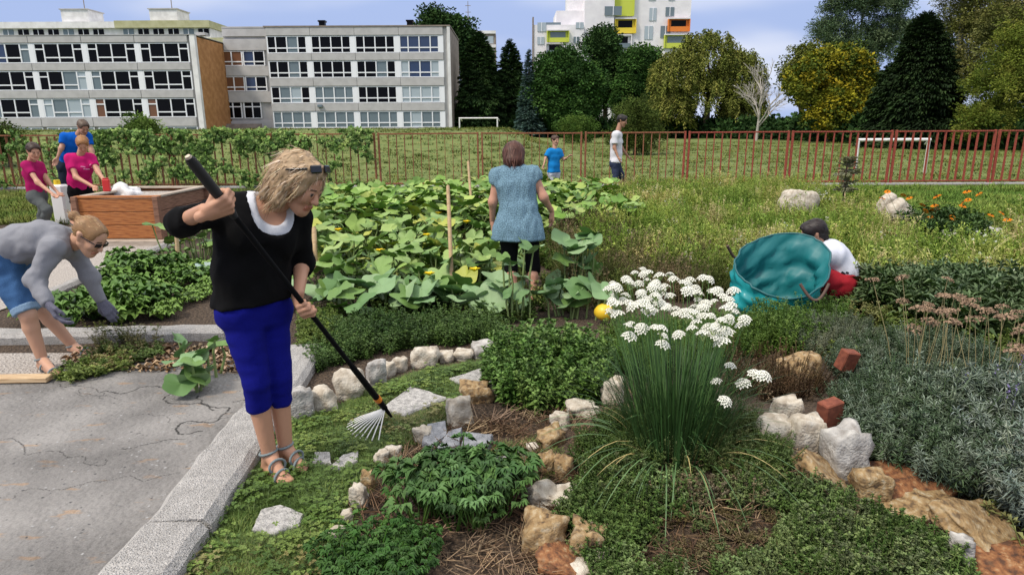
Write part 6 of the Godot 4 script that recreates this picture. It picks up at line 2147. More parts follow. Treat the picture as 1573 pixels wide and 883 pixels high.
# a head in its own axes (x to its left, y up, z to the face), then put in place
func head(out: MB, at: Vector3, b: Basis, s: float, cell: float, skin: Color, neck_to: Vector3, brow := Color(0.12, 0.07, 0.04)) -> void:
	var f := Field.new()
	f.k = 0.022
	f.cone(Vector3(0, 0.034, -0.032), Vector3(0, 0.03, 0.018), 0.079, 0.073)
	f.cone(Vector3(0, -0.01, 0.032), Vector3(0, -0.062, 0.042), 0.06, 0.045)
	for x: float in [-1.0, 1.0]:
		f.cone(Vector3(x * 0.046, -0.045, 0.0), Vector3(x * 0.02, -0.09, 0.058), 0.028, 0.019)
		f.ball(Vector3(x * 0.036, -0.022, 0.062), 0.027)
		f.cone(Vector3(x * 0.076, -0.018, -0.012), Vector3(x * 0.081, 0.016, -0.02), 0.009, 0.013)
		f.ball(Vector3(x * 0.031, 0.004, 0.074), 0.0125)
	f.ball(Vector3(0, -0.096, 0.064), 0.02)
	paint_face(out, f.build(out, cell, skin, Transform3D(b * s, at)), skin, brow)
	var g := Field.new()
	g.k = 0.01
	g.cone(Vector3(0, 0.01, 0.084), Vector3(0, -0.028, 0.106), 0.009, 0.0125)
	g.ball(Vector3(0.011, -0.03, 0.094), 0.009)
	g.ball(Vector3(-0.011, -0.03, 0.094), 0.009)
	g.cone(Vector3(-0.04, 0.021, 0.078), Vector3(-0.012, 0.022, 0.085), 0.009, 0.01)
	g.cone(Vector3(0.04, 0.021, 0.078), Vector3(0.012, 0.022, 0.085), 0.009, 0.01)
	g.cone(Vector3(-0.019, -0.06, 0.083), Vector3(0.019, -0.06, 0.083), 0.0085, 0.0085)
	g.cone(Vector3(-0.014, -0.071, 0.081), Vector3(0.014, -0.071, 0.081), 0.008, 0.008)
	paint_face(out, g.build(out, cell * 0.85, skin, Transform3D(b * s, at)), skin, brow)
	var nk := Field.new()
	nk.cone(at + b * Vector3(0, -0.03, -0.025) * s, neck_to, 0.052 * s, 0.058 * s)
	nk.build(out, cell * 1.6, skin)


func paint_face(out: MB, own: PackedVector3Array, col: Color, brow: Color) -> void:
	var k := out.v.size() - own.size()
	for i in own.size():
		out.c[k + i] = face_paint(own[i], col, brow)


func paint_hair(out: MB, own: PackedVector3Array, col: Color) -> void:
	var k := out.v.size() - own.size()
	for i in own.size():
		out.c[k + i] = hair_paint(own[i], col)


func face_paint(p: Vector3, col: Color, brow: Color) -> Color:
	if p.z > 0.07 and absf(p.y + 0.066) < 0.0125 and absf(p.x) < 0.026:
		return Color(col.r * 0.85, col.g * 0.6, col.b * 0.6)
	for x: float in [-1.0, 1.0]:
		var e := p - Vector3(x * 0.031, 0.004, 0.0865)
		if Vector2(e.x, e.y * 1.8).length() < 0.012 and e.z > -0.012:
			return Color(0.03, 0.02, 0.018) if absf(e.x) < 0.0065 else Color(0.26, 0.2, 0.18)
		var w := p - Vector3(x * 0.028, 0.024, 0.09)
		if absf(w.x) < 0.017 and absf(w.y) < 0.0045 and w.z > -0.02:
			return brow
	return col


# a hand: wrist at origin, y to the fingers, z out of the palm, x to the thumb (times side)
func hand(out: MB, wrist: Vector3, b: Basis, side: float, curl: Array, s: float, cell: float, skin: Color, thumb_in := 0.4) -> void:
	var f := Field.new()
	f.k = 0.008
	var kn := [Vector3(0.03, 0.086, 0), Vector3(0.01, 0.09, -0.002), Vector3(-0.011, 0.086, -0.001), Vector3(-0.03, 0.076, 0.002)]
	var ls := [[0.042, 0.026, 0.02], [0.046, 0.03, 0.021], [0.042, 0.028, 0.02], [0.033, 0.021, 0.018]]
	for i in 4:
		var p: Vector3 = kn[i] * Vector3(side, 1, 1)
		f.cone(Vector3(p.x * 0.55, 0.005, 0), p, 0.0165, 0.0125)
		var ang := 0.0
		for j in 3:
			ang += curl[j] * (1.0 + 0.06 * i)
			var d := Vector3(p.x * (0.0 if j else 0.3), cos(ang), sin(ang)).normalized()
			var q: Vector3 = p + d * ls[i][j]
			f.cone(p, q, 0.0098 - 0.0009 * j - (0.001 if i == 3 else 0.0), 0.0092 - 0.0012 * j - (0.001 if i == 3 else 0.0))
			p = q
	f.cone(Vector3(0, -0.03, 0), Vector3(0, 0.03, 0), 0.022, 0.021)
	var t0 := Vector3(0.02 * side, 0.018, 0.008)
	var t1 := Vector3(0.043 * side, 0.052, lerpf(0.01, 0.03, thumb_in))
	var t2 := t1 + Vector3(lerpf(0.014, -0.014, thumb_in) * side, 0.028, lerpf(0.006, 0.02, thumb_in))
	var t3 := t2 + Vector3(lerpf(0.006, -0.02, thumb_in) * side, 0.02, lerpf(0.004, 0.008, thumb_in))
	f.cone(t0, t1, 0.016, 0.0125)
	f.cone(t1, t2, 0.0115, 0.0105)
	f.cone(t2, t3, 0.0102, 0.0085)
	f.build(out, cell, skin, Transform3D(b * s, wrist))


# joints in world space -> prims. J: hipR hipL kneeR kneeL ankR ankL toeR toeL waist chest neck shR shL elR elL wrR wrL
func body_parts(J: Dictionary, g: Dictionary) -> Dictionary:
	var lat: Vector3 = (J.shL - J.shR).normalized()
	var hlat: Vector3 = (J.hipL - J.hipR).normalized()
	var fw: Vector3 = g.fwd
	var s: float = g.get("s", 1.0)
	var fat: float = g.get("fat", 1.0)
	var torso := []
	torso.append([J.waist - hlat * 0.06 * s, J.waist + hlat * 0.06 * s, 0.1 * s * fat, 0.1 * s * fat])
	torso.append([J.chest - lat * 0.07 * s, J.chest + lat * 0.07 * s, 0.108 * s * fat, 0.108 * s * fat])
	torso.append([J.shR, J.shL, 0.058 * s, 0.058 * s])
	torso.append([J.chest.lerp(J.waist, 0.5) - lat * 0.05 * s, J.chest.lerp(J.waist, 0.5) + lat * 0.05 * s, 0.1 * s * fat, 0.1 * s * fat])
	torso.append([J.neck.lerp(J.chest, 0.45) - lat * 0.05 * s, J.neck.lerp(J.chest, 0.45) + lat * 0.05 * s, 0.08 * s, 0.08 * s])
	if g.get("bust", 0.0) > 0.0:
		for x: float in [-1.0, 1.0]:
			var p: Vector3 = J.chest + lat * x * 0.072 * s + fw * 0.07 * s - (J.neck - J.chest).normalized() * 0.02
			torso.append([p, p + Vector3(0, 0.001, 0), g.bust, g.bust])
	var hips := []
	var pel: Vector3 = (J.hipR + J.hipL) * 0.5
	hips.append([J.hipR, J.hipL, 0.105 * s * fat, 0.105 * s * fat])
	hips.append([J.waist - hlat * 0.055 * s, J.waist + hlat * 0.055 * s, 0.095 * s * fat, 0.095 * s * fat])
	hips.append([pel - hlat * 0.05 * s + (J.waist - pel) * 0.4, pel + hlat * 0.05 * s + (J.waist - pel) * 0.4, 0.105 * s * fat, 0.105 * s * fat])
	for x: float in [-1.0, 1.0]:
		var p: Vector3 = pel + hlat * x * 0.07 * s - fw * 0.05 * s - Vector3(0, 0.02, 0)
		hips.append([p, p + Vector3(0, 0.001, 0), 0.085 * s * fat, 0.085 * s * fat])
	var legs := {}
	var arms := {}
	for q: String in ["R", "L"]:
		var kn: Vector3 = J["knee" + q]
		var an: Vector3 = J["ank" + q]
		var calf := kn.lerp(an, 0.32) - fw * 0.018 * s
		legs[q] = [[J["hip" + q], kn, 0.088 * s * fat, 0.056 * s], [kn, calf, 0.053 * s, 0.052 * s], [calf, an, 0.051 * s, 0.035 * s]]
		arms[q] = [[J["sh" + q], J["el" + q], 0.05 * s, 0.04 * s], [J["el" + q], J["wr" + q], 0.039 * s, 0.026 * s]]
	var feet := []
	for q: String in ["R", "L"]:
		var an: Vector3 = J["ank" + q]
		var toe: Vector3 = J["toe" + q]
		var d := toe - an
		d.y = 0
		d = d.normalized()
		var heel := Vector3(an.x, toe.y + 0.006, an.z) - d * 0.035 * s
		var ball := toe - d * 0.055 * s
		ball.y = toe.y + 0.008
		feet.append([an, heel, 0.036 * s, 0.032 * s])
		feet.append([an, ball, 0.034 * s, 0.026 * s])
		feet.append([heel, ball, 0.03 * s, 0.028 * s])
		var sd := d.cross(Vector3.UP)
		for i in 5:
			var w := (i - 2) * 0.015 * s
			var tl := (0.05 - 0.006 * absf(i - (1.0 if q == "R" else 3.0))) * s
			feet.append([ball + sd * w * 0.8, ball + sd * w + d * tl - Vector3(0, 0.006, 0), 0.014 * s, 0.0095 * s])
	return {"torso": torso, "hips": hips, "legs": legs, "arms": arms, "feet": feet}


func add_prims(f: Field, list: Array, upto := 2.0) -> void:
	# upto: how many prims of a chain, the last one cut square at the fraction
	for i in list.size():
		if i >= upto:
			return
		var p: Array = list[i]
		var t := minf(upto - i, 1.0)
		if t < 1.0 or is_equal_approx(upto, i + 1.0):
			f.cone(p[0], p[0].lerp(p[1], t), p[2], lerpf(p[2], p[3], t), 1)
		else:
			f.cone(p[0], p[1], p[2], p[3])


func cloth(called: String, parent: Node, f: Field, cell: float, m: Material, wob := 0.006, scale := Vector3(1, 1, 1)) -> MeshInstance3D:
	var n := FastNoiseLite.new()
	n.seed = 3 + called.length()
	n.frequency = 9.0
	n.fractal_octaves = 2
	f.wob = n
	f.wob_amp = wob
	f.wob_scale = scale
	var b := MB.new()
	f.build(b, cell)
	return part(called, b.mesh(), m, parent)


# loose ribbons of hair laid over a hair mesh
func strands(b: MB, centre: Vector3, flow: Vector3, puff: float, n: int, len: float, w: float, lift: float, cols: Array) -> void:
	var nv := b.v.size()
	if nv == 0:
		return
	for i in n:
		var k := rng.randi() % nv
		var p := b.v[k]
		var nn := b.n[k]
		var col := shade(pick(cols), 0.25)
		var prev := p + nn * lift * rf(0.2, 1.0)
		var L := len * rf(0.5, 1.2)
		for j in 3:
			var d := (flow + (prev - centre).normalized() * puff).normalized()
			d = (d - nn * d.dot(nn) * 0.8 + rdir() * 0.25).normalized()
			var side := d.cross(nn).normalized() * w * 0.5
			var nx := prev + d * L / 3.0
			var w0 := 1.0 - j * 0.25
			b.quad(prev - side * w0, nx - side * (w0 - 0.25), nx + side * (w0 - 0.25), prev + side * w0, col)
			prev = nx


func fabric(col: Color, amt := 0.12, freq := 0.08, sd := 60) -> StandardMaterial3D:
	var a := Color(col.r * (1 - amt), col.g * (1 - amt), col.b * (1 - amt))
	var c := Color(col.r * (1 + amt), col.g * (1 + amt), col.b * (1 + amt))
	var m := tri_mat(noise_tex(freq, [[0.25, lin(a.r, a.g, a.b)], [0.75, lin(c.r, c.g, c.b)]], sd, 256), 6.0, 0.95, null, false)
	m.metallic_specular = 0.25
	return m


func shift(J: Dictionary, base: Vector3) -> Dictionary:
	var o := {}
	for k in J:
		o[k] = J[k] - base
	return o


func build_people() -> void:
	M.skin = vcol(0.5, Color.BLACK, 0.4)
	M.hair = vcol(0.55, Color.BLACK, 0.45)
	raking_woman()
	bending_woman()
	tunic_woman()
	far_people()
	crouching_woman()


# everything shared by all figures; returns the prims for the clothes
func figure(label: String, base: Vector3, J: Dictionary, g: Dictionary, cell: float, skin: Color) -> Dictionary:
	var t := thing("person", label, "person", base)
	J = shift(J, base)
	var P := body_parts(J, g)
	var b := MB.new()
	var f := Field.new()
	f.k = 0.045
	for q in P.torso:
		f.cone(q[0], q[1], q[2], q[3])
	var lf := Field.new()
	lf.k = 0.014
	for q in P.hips:
		lf.cone(q[0], q[1], q[2], q[3])
	for s: String in ["R", "L"]:
		for q in P.arms[s]:
			f.cone(q[0], q[1], q[2], q[3])
		for q in P.legs[s]:
			lf.cone(q[0], q[1], q[2], q[3])
	f.build(b, cell, skin)
	lf.build(b, cell, skin)
	var ft := Field.new()
	ft.k = 0.01
	for q in P.feet:
		ft.cone(q[0], q[1], q[2], q[3])
	ft.build(b, minf(cell, 0.008) if cell < 0.015 else cell * 0.7, skin)
	return {"node": t, "J": J, "P": P, "mb": b, "skin": skin, "cell": cell}


func finish(F: Dictionary) -> void:
	part("body", F.mb.mesh(), M.skin, F.node)


func raking_woman() -> void:
	var base := Vector3(-1.137, 0.000, -2.994)
	var fw := Vector3(0.6, 0, 0.8)
	var J := {"hipR": Vector3(-1.267, 0.860, -2.960), "hipL": Vector3(-1.182, 0.832, -3.080), "kneeR": Vector3(-1.218, 0.525, -2.930), "kneeL": Vector3(-1.148, 0.498, -3.040), "ankR": Vector3(-1.213, 0.117, -2.990), "ankL": Vector3(-1.159, 0.111, -3.070), "toeR": Vector3(-1.089, 0.020, -2.873), "toeL": Vector3(-1.032, 0.020, -2.996), "waist": Vector3(-1.221, 1.026, -3.020), "chest": Vector3(-1.174, 1.235, -3.020), "neck": Vector3(-1.113, 1.372, -3.030), "shR": Vector3(-1.272, 1.337, -2.930), "shL": Vector3(-1.035, 1.267, -3.130), "elR": Vector3(-1.387, 1.304, -2.760), "elL": Vector3(-1.041, 1.038, -3.200), "wrR": Vector3(-1.206, 1.380, -2.585), "wrL": Vector3(-1.010, 0.931, -3.030)}
	var skin := Color(0.5, 0.27, 0.17)
	var F := figure("blonde woman in black top and blue leggings raking the grass", base, J, {"fwd": fw, "bust": 0.062, "fat": 1.04}, 0.012, skin)
	var P: Dictionary = F.P
	J = F.J
	# head bowed over the rake
	var hb := frame(Vector3(0.82, -0.5, 0.3), Vector3(0.5, 0.84, 0.1))
	var hc: Vector3 = Vector3(-0.955, 1.442, -2.990) - base
	head(F.mb, hc, hb, 1.06, 0.005, skin, J.neck + Vector3(0, -0.04, 0))
	# the rake, through both fists
	var top: Vector3 = Vector3(-1.187, 1.586, -2.470)
	var tip: Vector3 = Vector3(-0.715, 0.030, -3.593)
	var ax := (tip - top).normalized()
	var hR := top + ax * (Vector3(-1.150, 1.408, -2.610) - top).dot(ax) - base
	var hL := top + ax * (Vector3(-1.002, 0.873, -3.000) - top).dot(ax) - base
	# right hand over the shaft, knuckles up; left hand under it
	fist(F.mb, hR, J.wrR, ax, 1.0, -1.0, skin)
	fist(F.mb, hL, J.wrL, ax, -1.0, -1.0, skin)
	finish(F)
	var t: Node3D = F.node
	# top with three-quarter sleeves and a wide neck
	var f := Field.new()
	f.k = 0.05
	f.grow = 0.014
	for q in P.torso:
		f.cone(q[0], q[1], q[2], q[3])
	for q in P.hips:
		f.cone(q[0], q[1], q[2], q[3])
	add_prims(f, P.arms.R, 1.35)
	add_prims(f, P.arms.L, 1.05)
	f.cuts.append([J.waist.lerp((J.hipR + J.hipL) * 0.5, 0.78), Vector3(0.06, -1, 0.05).normalized()])
	f.holes.append([J.neck + fw * 0.11 + Vector3(0.0, -0.045, 0), J.neck + Vector3(0, 0.2, 0), 0.108])
	cloth("top", t, f, 0.011, fabric(Color(0.0045, 0.0045, 0.005), 0.2), 0.012, Vector3(1, 0.6, 1))
	# white undershirt edge at the neck
	var u := Field.new()
	u.k = 0.05
	u.grow = 0.008
	for q in P.torso:
		u.cone(q[0], q[1], q[2], q[3])
	u.holes.append([J.neck + fw * 0.115 + Vector3(0.0, -0.035, 0), J.neck + Vector3(0, 0.2, 0), 0.082])
	u.cuts.append([J.chest + Vector3(0, -0.02, 0), Vector3.DOWN])
	cloth("undershirt", t, u, 0.01, fabric(Color(0.6, 0.62, 0.66), 0.2, 0.2), 0.002)
	# leggings to below the knee
	var l := Field.new()
	l.k = 0.014
	l.grow = 0.007
	for q in P.hips + [[P.torso[0][0], P.torso[0][1], P.torso[0][2] + 0.008, P.torso[0][3] + 0.008]]:
		l.cone(q[0], q[1], q[2], q[3])
	for s: String in ["R", "L"]:
		add_prims(l, P.legs[s], 2.06)
	cloth("leggings", t, l, 0.011, fabric(Color(0.006, 0.008, 0.17), 0.15), 0.006, Vector3(0.7, 1.6, 0.7))
	# sandals: sole and straps
	for s: String in ["R", "L"]:
		sandal(t, J["ank" + s], J["toe" + s], s)
	# hair: wavy bob with sunglasses pushed up
	var h := Field.new()
	h.k = 0.03
	h.cone(Vector3(0, 0.045, -0.035), Vector3(0, 0.045, 0.01), 0.092, 0.083)
	for x: float in [-1.0, 1.0]:
		h.cone(Vector3(x * 0.062, 0.03, -0.02), Vector3(x * 0.082, -0.075, -0.005), 0.042, 0.032)
		h.cone(Vector3(x * 0.04, 0.0, -0.075), Vector3(x * 0.055, -0.095, -0.085), 0.05, 0.034)
		h.cone(Vector3(x * 0.05, 0.075, 0.04), Vector3(x * 0.074, 0.0, 0.05), 0.026, 0.018)
	h.cone(Vector3(0, 0.0, -0.085), Vector3(0, -0.085, -0.1), 0.055, 0.036)
	h.holes.append([Vector3(0, -0.05, 0.1), Vector3(0, 0.02, 0.115), 0.062])
	var n := FastNoiseLite.new()
	n.frequency = 22.0
	h.wob = n
	h.wob_amp = 0.014
	h.wob_scale = Vector3(1.6, 0.5, 1.6)
	var hm := MB.new()
	paint_hair(hm, h.build(hm, 0.007, Color(0.36, 0.25, 0.145), Transform3D(hb * 1.06, hc)), Color(0.36, 0.25, 0.145))
	strands(hm, hc, hb * Vector3(0, -0.8, -0.3), 0.04, 800, 0.085, 0.004, 0.005, [Color(0.5, 0.38, 0.24), Color(0.38, 0.27, 0.15), Color(0.6, 0.5, 0.36), Color(0.25, 0.16, 0.085)])
	part("hair", hm.mesh(), M.hair, t)
	var gl := MB.new()
	for x: float in [-1.0, 1.0]:
		gl.box(hc + hb * Vector3(x * 0.04, 0.112, 0.066) * 1.06, Vector3(0.062, 0.036, 0.012), 0.005, hb * Basis(Vector3.RIGHT, -0.7) * Basis(Vector3.UP, x * 0.25))
		gl.tube(PackedVector3Array([hc + hb * Vector3(x * 0.075, 0.105, 0.05) * 1.06, hc + hb * Vector3(x * 0.099, 0.06, -0.02) * 1.06, hc + hb * Vector3(x * 0.096, 0.02, -0.06) * 1.06]), PackedFloat32Array([0.005, 0.004, 0.004]), 5)
	part("sunglasses", gl.mesh(), plain(lin(0.01, 0.01, 0.01), 0.15), t)
	rake(top, tip)


func hair_paint(p: Vector3, col: Color) -> Color:
	var k := 0.75 + 0.5 * (noise.get_noise_3d(p.x * 900, p.y * 200, p.z * 900) * 0.8 + 0.5)
	return Color(col.r * k, col.g * k, col.b * k)


# a fist closed round a shaft: centre on the shaft, wrist where the forearm ends
func fist(out: MB, centre: Vector3, wrist: Vector3, ax: Vector3, side: float, along: float, skin: Color) -> void:
	var reach := (centre - wrist)
	reach = (reach - ax * reach.dot(ax)).normalized()
	var x := ax * along * side          # towards the thumb, times side
	var y := reach
	var z := x.cross(y).normalized() * side
	# palm lies off the shaft; fingers bend round it
	var b := Basis(x * side, y, z)
	if b.determinant() < 0:
		b = Basis(-x * side, y, z)
	var w := centre - y * 0.07 - z * 0.026
	hand(out, w, b, side, [1.15, 1.45, 1.0], 1.05, 0.0045, skin, 0.9)
	var f := Field.new()
	f.cone(wrist, w, 0.026, 0.024)
	f.build(out, 0.008, skin)


func sandal(t: Node3D, an: Vector3, toe: Vector3, s: String) -> void:
	var d := toe - an
	d.y = 0
	d = d.normalized()
	var sd := d.cross(Vector3.UP)
	var heel := Vector3(an.x, 0.0, an.z) - d * 0.062
	var len := 0.265
	var f := Field.new()
	f.k = 0.02
	f.cone(heel + d * 0.03, heel + d * (len - 0.045), 0.036, 0.043)
	f.cuts.append([Vector3(0, toe.y - 0.016, 0), Vector3.UP])
	f.cuts.append([Vector3(0, toe.y - 0.04, 0), Vector3.DOWN])
	var b := MB.new()
	f.build(b, 0.007)
	var o := part("sandal", b.mesh(), plain(lin(0.05, 0.05, 0.05), 0.9), t)
	var m := fabric(Color(0.2, 0.24, 0.25), 0.25, 0.2)
	# straps: round the ankle, over the instep, over the toes
	for q: Array in [[an + Vector3(0, 0.005, 0) - d * 0.008, 0.045, 0.0, 0.3], [an + d * 0.075 + Vector3(0, -0.042, 0), 0.042, 0.9, 0.0], [toe - d * 0.06 + Vector3(0, 0.012, 0), 0.043, 0.9, 0.35]]:
		var pts := PackedVector3Array()
		var rr := PackedFloat32Array()
		for i in 15:
			var a := TAU * i / 14.0
			var side: Vector3 = sd * cos(a) * q[1]
			var up := Vector3(0, 1, 0) if q[2] > 0.5 else d
			var p: Vector3 = q[0] + side + up * sin(a) * (0.034 if q[2] > 0.5 else 0.047) + d * (cos(a) * q[3] * 0.03) + (Vector3(0, sin(a) * 0.012, 0) if q[2] < 0.5 else Vector3.ZERO)
			p.y = maxf(p.y, toe.y - 0.02)
			pts.append(p)
			rr.append(0.0065)
		var sb := MB.new()
		sb.tube(pts, rr, 6)
		part("strap", sb.mesh(), m, o)


func rake(top: Vector3, tip: Vector3) -> void:
	var t := thing("leaf_rake", "black leaf rake with orange collar held by the blonde woman", "rake", tip)
	var d := top - tip
	var ax := d.normalized()
	var L := d.length()
	var dark := plain(lin(0.006, 0.006, 0.007), 0.6)
	dark.metallic_specular = 0.2
	var b := MB.new()
	b.tube(PackedVector3Array([ax * 0.14, ax * (L - 0.3)]), PackedFloat32Array([0.0125, 0.0125]), 12)
	part("shaft", b.mesh(), dark, t)
	var g := MB.new()
	g.tube(PackedVector3Array([ax * (L - 0.31), ax * (L - 0.28), ax * (L - 0.12), ax * (L - 0.015), ax * L]), PackedFloat32Array([0.013, 0.019, 0.021, 0.02, 0.015]), 12)
	part("grip", g.mesh(), plain(lin(0.012, 0.012, 0.012), 0.7), t)
	var e := MB.new()
	e.tube(PackedVector3Array([ax * L, ax * (L + 0.008)]), PackedFloat32Array([0.014, 0.01]), 10)
	part("grip_cap", e.mesh(), plain(lin(0.6, 0.5, 0.38), 0.6), t)
	var s := MB.new()
	s.tube(PackedVector3Array([ax * 0.1, ax * 0.2, ax * 0.55]), PackedFloat32Array([0.017, 0.019, 0.016]), 12)
	part("socket", s.mesh(), dark, t)
	var c := MB.new()
	c.tube(PackedVector3Array([ax * 0.19, ax * 0.225]), PackedFloat32Array([0.0215, 0.0215]), 12)
	part("collar", c.mesh(), plain(lin(0.75, 0.22, 0.02), 0.45), t)
	# fan of spring tines, drawn forward from the socket, ends bent to the ground
	var fwd := Vector3(-0.75, 0, 0.66)      # the tines sweep back towards her
	var side := fwd.cross(Vector3.UP).normalized()
	var hub := ax * 0.1
	var spine := MB.new()
	spine.tube(PackedVector3Array([ax * 0.12, ax * 0.05, Vector3(0, 0.0, 0)]), PackedFloat32Array([0.014, 0.011, 0.007]), 8)
	part("spine", spine.mesh(), dark, t)
	var steel := plain(lin(0.62, 0.62, 0.6), 0.4, 0.3)
	for i in 11:
		var a := (i - 5) * 0.17
		var tn := MB.new()
		var out := (fwd * cos(a) + side * sin(a))
		var e1 := hub + out * 0.15 + Vector3(0, -0.06, 0)
		var e2 := hub + out * 0.22 + Vector3(0, -0.095, 0)
		tn.tube(PackedVector3Array([hub, hub.lerp(e1, 0.5), e1, e2 + out * 0.0, e2 + Vector3(0, -0.012, 0) - out * 0.012]), PackedFloat32Array([0.004, 0.0042, 0.0042, 0.004, 0.003]), 5)
		part("tine", tn.mesh(), steel, t)
	var br := MB.new()
	var pts := PackedVector3Array()
	var rr := PackedFloat32Array()
	for i in 9:
		var a := (i - 4) * 0.21
		pts.append(hub + (fwd * cos(a) + side * sin(a)) * 0.1 + Vector3(0, -0.055, 0))
		rr.append(0.004)
	br.tube(pts, rr, 5)
	part("crossbar", br.mesh(), dark, t)


func bending_woman() -> void:
	var base := Vector3(-3.335, 0.000, -4.577)
	var fw := Vector3(0.95, -0.25, 0.1).normalized()
	var J := {"hipR": Vector3(-3.573, 0.798, -4.500), "hipL": Vector3(-3.655, 0.790, -4.680), "kneeR": Vector3(-3.376, 0.425, -4.420), "kneeL": Vector3(-3.501, 0.378, -4.720), "ankR": Vector3(-3.356, 0.087, -4.450), "ankL": Vector3(-3.377, 0.058, -4.820), "toeR": Vector3(-3.132, 0.030, -4.266), "toeL": Vector3(-3.170, 0.030, -4.688), "waist": Vector3(-3.467, 0.902, -4.580), "chest": Vector3(-3.271, 0.929, -4.580), "neck": Vector3(-3.091, 0.909, -4.580), "shR": Vector3(-3.099, 0.906, -4.400), "shL": Vector3(-3.198, 0.834, -4.740), "elR": Vector3(-3.197, 0.704, -4.300), "elL": Vector3(-3.135, 0.610, -4.780), "wrR": Vector3(-3.075, 0.562, -4.220), "wrL": Vector3(-3.098, 0.424, -4.800)}
	var skin := Color(0.52, 0.3, 0.2)
	var F := figure("woman in grey sweater and denim shorts bending over the left bed", base, J, {"fwd": Vector3(0.5, -0.85, 0.05).normalized(), "bust": 0.06, "fat": 1.08}, 0.014, skin)
	var P: Dictionary = F.P
	J = F.J
	var hb := frame(Vector3(0.8, -0.6, 0.15), Vector3(0.62, 0.78, 0.0))
	var hc: Vector3 = Vector3(-2.949, 0.949, -4.560) - base
	head(F.mb, hc, hb, 1.08, 0.0065, skin, J.neck)
	finish(F)
	var t: Node3D = F.node
	# gloved hands
	for q: Array in [["R", Vector3(0.45, -0.85, 0.1), Vector3(0.7, 0.3, -0.5)], ["L", Vector3(0.5, -0.8, 0.0), Vector3(-0.4, -0.2, -0.8)]]:
		var g := MB.new()
		var y: Vector3 = q[1].normalized()
		var z: Vector3 = (q[2] - y * q[2].dot(y)).normalized()
		hand(g, J["wr" + q[0]], Basis(y.cross(z), y, z), 1.0 if q[0] == "R" else -1.0, [0.35, 0.45, 0.3], 1.15, 0.007, Color.WHITE, 0.5)
		part("glove", g.mesh(), fabric(Color(0.13, 0.13, 0.17), 0.3), t)
	var f := Field.new()
	f.k = 0.05
	f.grow = 0.016
	for q in P.torso + [P.hips[1], P.hips[2]]:
		f.cone(q[0], q[1], q[2], q[3])
	add_prims(f, P.arms.R, 1.97)
	add_prims(f, P.arms.L, 1.97)
	f.cuts.append([J.waist.lerp((J.hipR + J.hipL) * 0.5, 0.5), Vector3(-1, -0.25, 0).normalized()])
	f.holes.append([J.neck + Vector3(0.06, 0.0, 0), J.neck + Vector3(0.2, -0.02, 0), 0.075])
	cloth("sweater", t, f, 0.012, fabric(Color(0.24, 0.245, 0.27), 0.16, 0.15), 0.013, Vector3(1, 1, 1))
	var l := Field.new()
	l.k = 0.05
	l.grow = 0.018
	for q in P.hips:
		l.cone(q[0], q[1], q[2], q[3])
	add_prims(l, P.legs.R, 0.88)
	add_prims(l, P.legs.L, 0.88)
	cloth("shorts", t, l, 0.012, fabric(Color(0.05, 0.12, 0.26), 0.25, 0.1), 0.012)
	for s: String in ["R", "L"]:
		var c := Field.new()
		c.grow = 0.024
		var p: Array = P.legs[s][0]
		c.cone(p[0].lerp(p[1], 0.84), p[0].lerp(p[1], 0.9), lerpf(p[2], p[3], 0.84), lerpf(p[2], p[3], 0.9), 1)
		c.cuts.append([p[0].lerp(p[1], 0.84), (p[0] - p[1]).normalized()])
		cloth("turned_hem", t, c, 0.01, fabric(Color(0.2, 0.3, 0.42), 0.2), 0.003)
		sandal(t, J["ank" + s], J["toe" + s], s)
	var h := Field.new()
	h.k = 0.02
	h.cone(Vector3(0, 0.042, -0.035), Vector3(0, 0.04, 0.02), 0.085, 0.076)
	h.cone(Vector3(0, 0.0, -0.06), Vector3(0, -0.03, -0.06), 0.06, 0.04)
	h.cone(Vector3(0, 0.05, -0.115), Vector3(0, 0.05, -0.155), 0.018, 0.036)
	h.holes.append([Vector3(0, -0.04, 0.09), Vector3(0, 0.03, 0.105), 0.066])
	var hm := MB.new()
	paint_hair(hm, h.build(hm, 0.009, Color(0.26, 0.145, 0.065), Transform3D(hb * 1.08, hc)), Color(0.26, 0.145, 0.065))
	strands(hm, hc, hb * Vector3(0, -0.1, -1.0), 0.0, 260, 0.045, 0.004, 0.002, [Color(0.42, 0.27, 0.13), Color(0.28, 0.16, 0.07), Color(0.5, 0.35, 0.18)])
	part("hair", hm.mesh(), M.hair, t)
	var gl := MB.new()
	for x: float in [-1.0, 1.0]:
		gl.box(hc + hb * Vector3(x * 0.034, 0.006, 0.098) * 1.08, Vector3(0.05, 0.03, 0.006), 0.002, hb * Basis(Vector3.UP, x * 0.2))
		gl.tube(PackedVector3Array([hc + hb * Vector3(x * 0.06, 0.012, 0.088) * 1.08, hc + hb * Vector3(x * 0.086, 0.012, 0.0) * 1.08]), PackedFloat32Array([0.004, 0.004]), 5)
	part("glasses", gl.mesh(), plain(lin(0.01, 0.01, 0.012), 0.25), t)


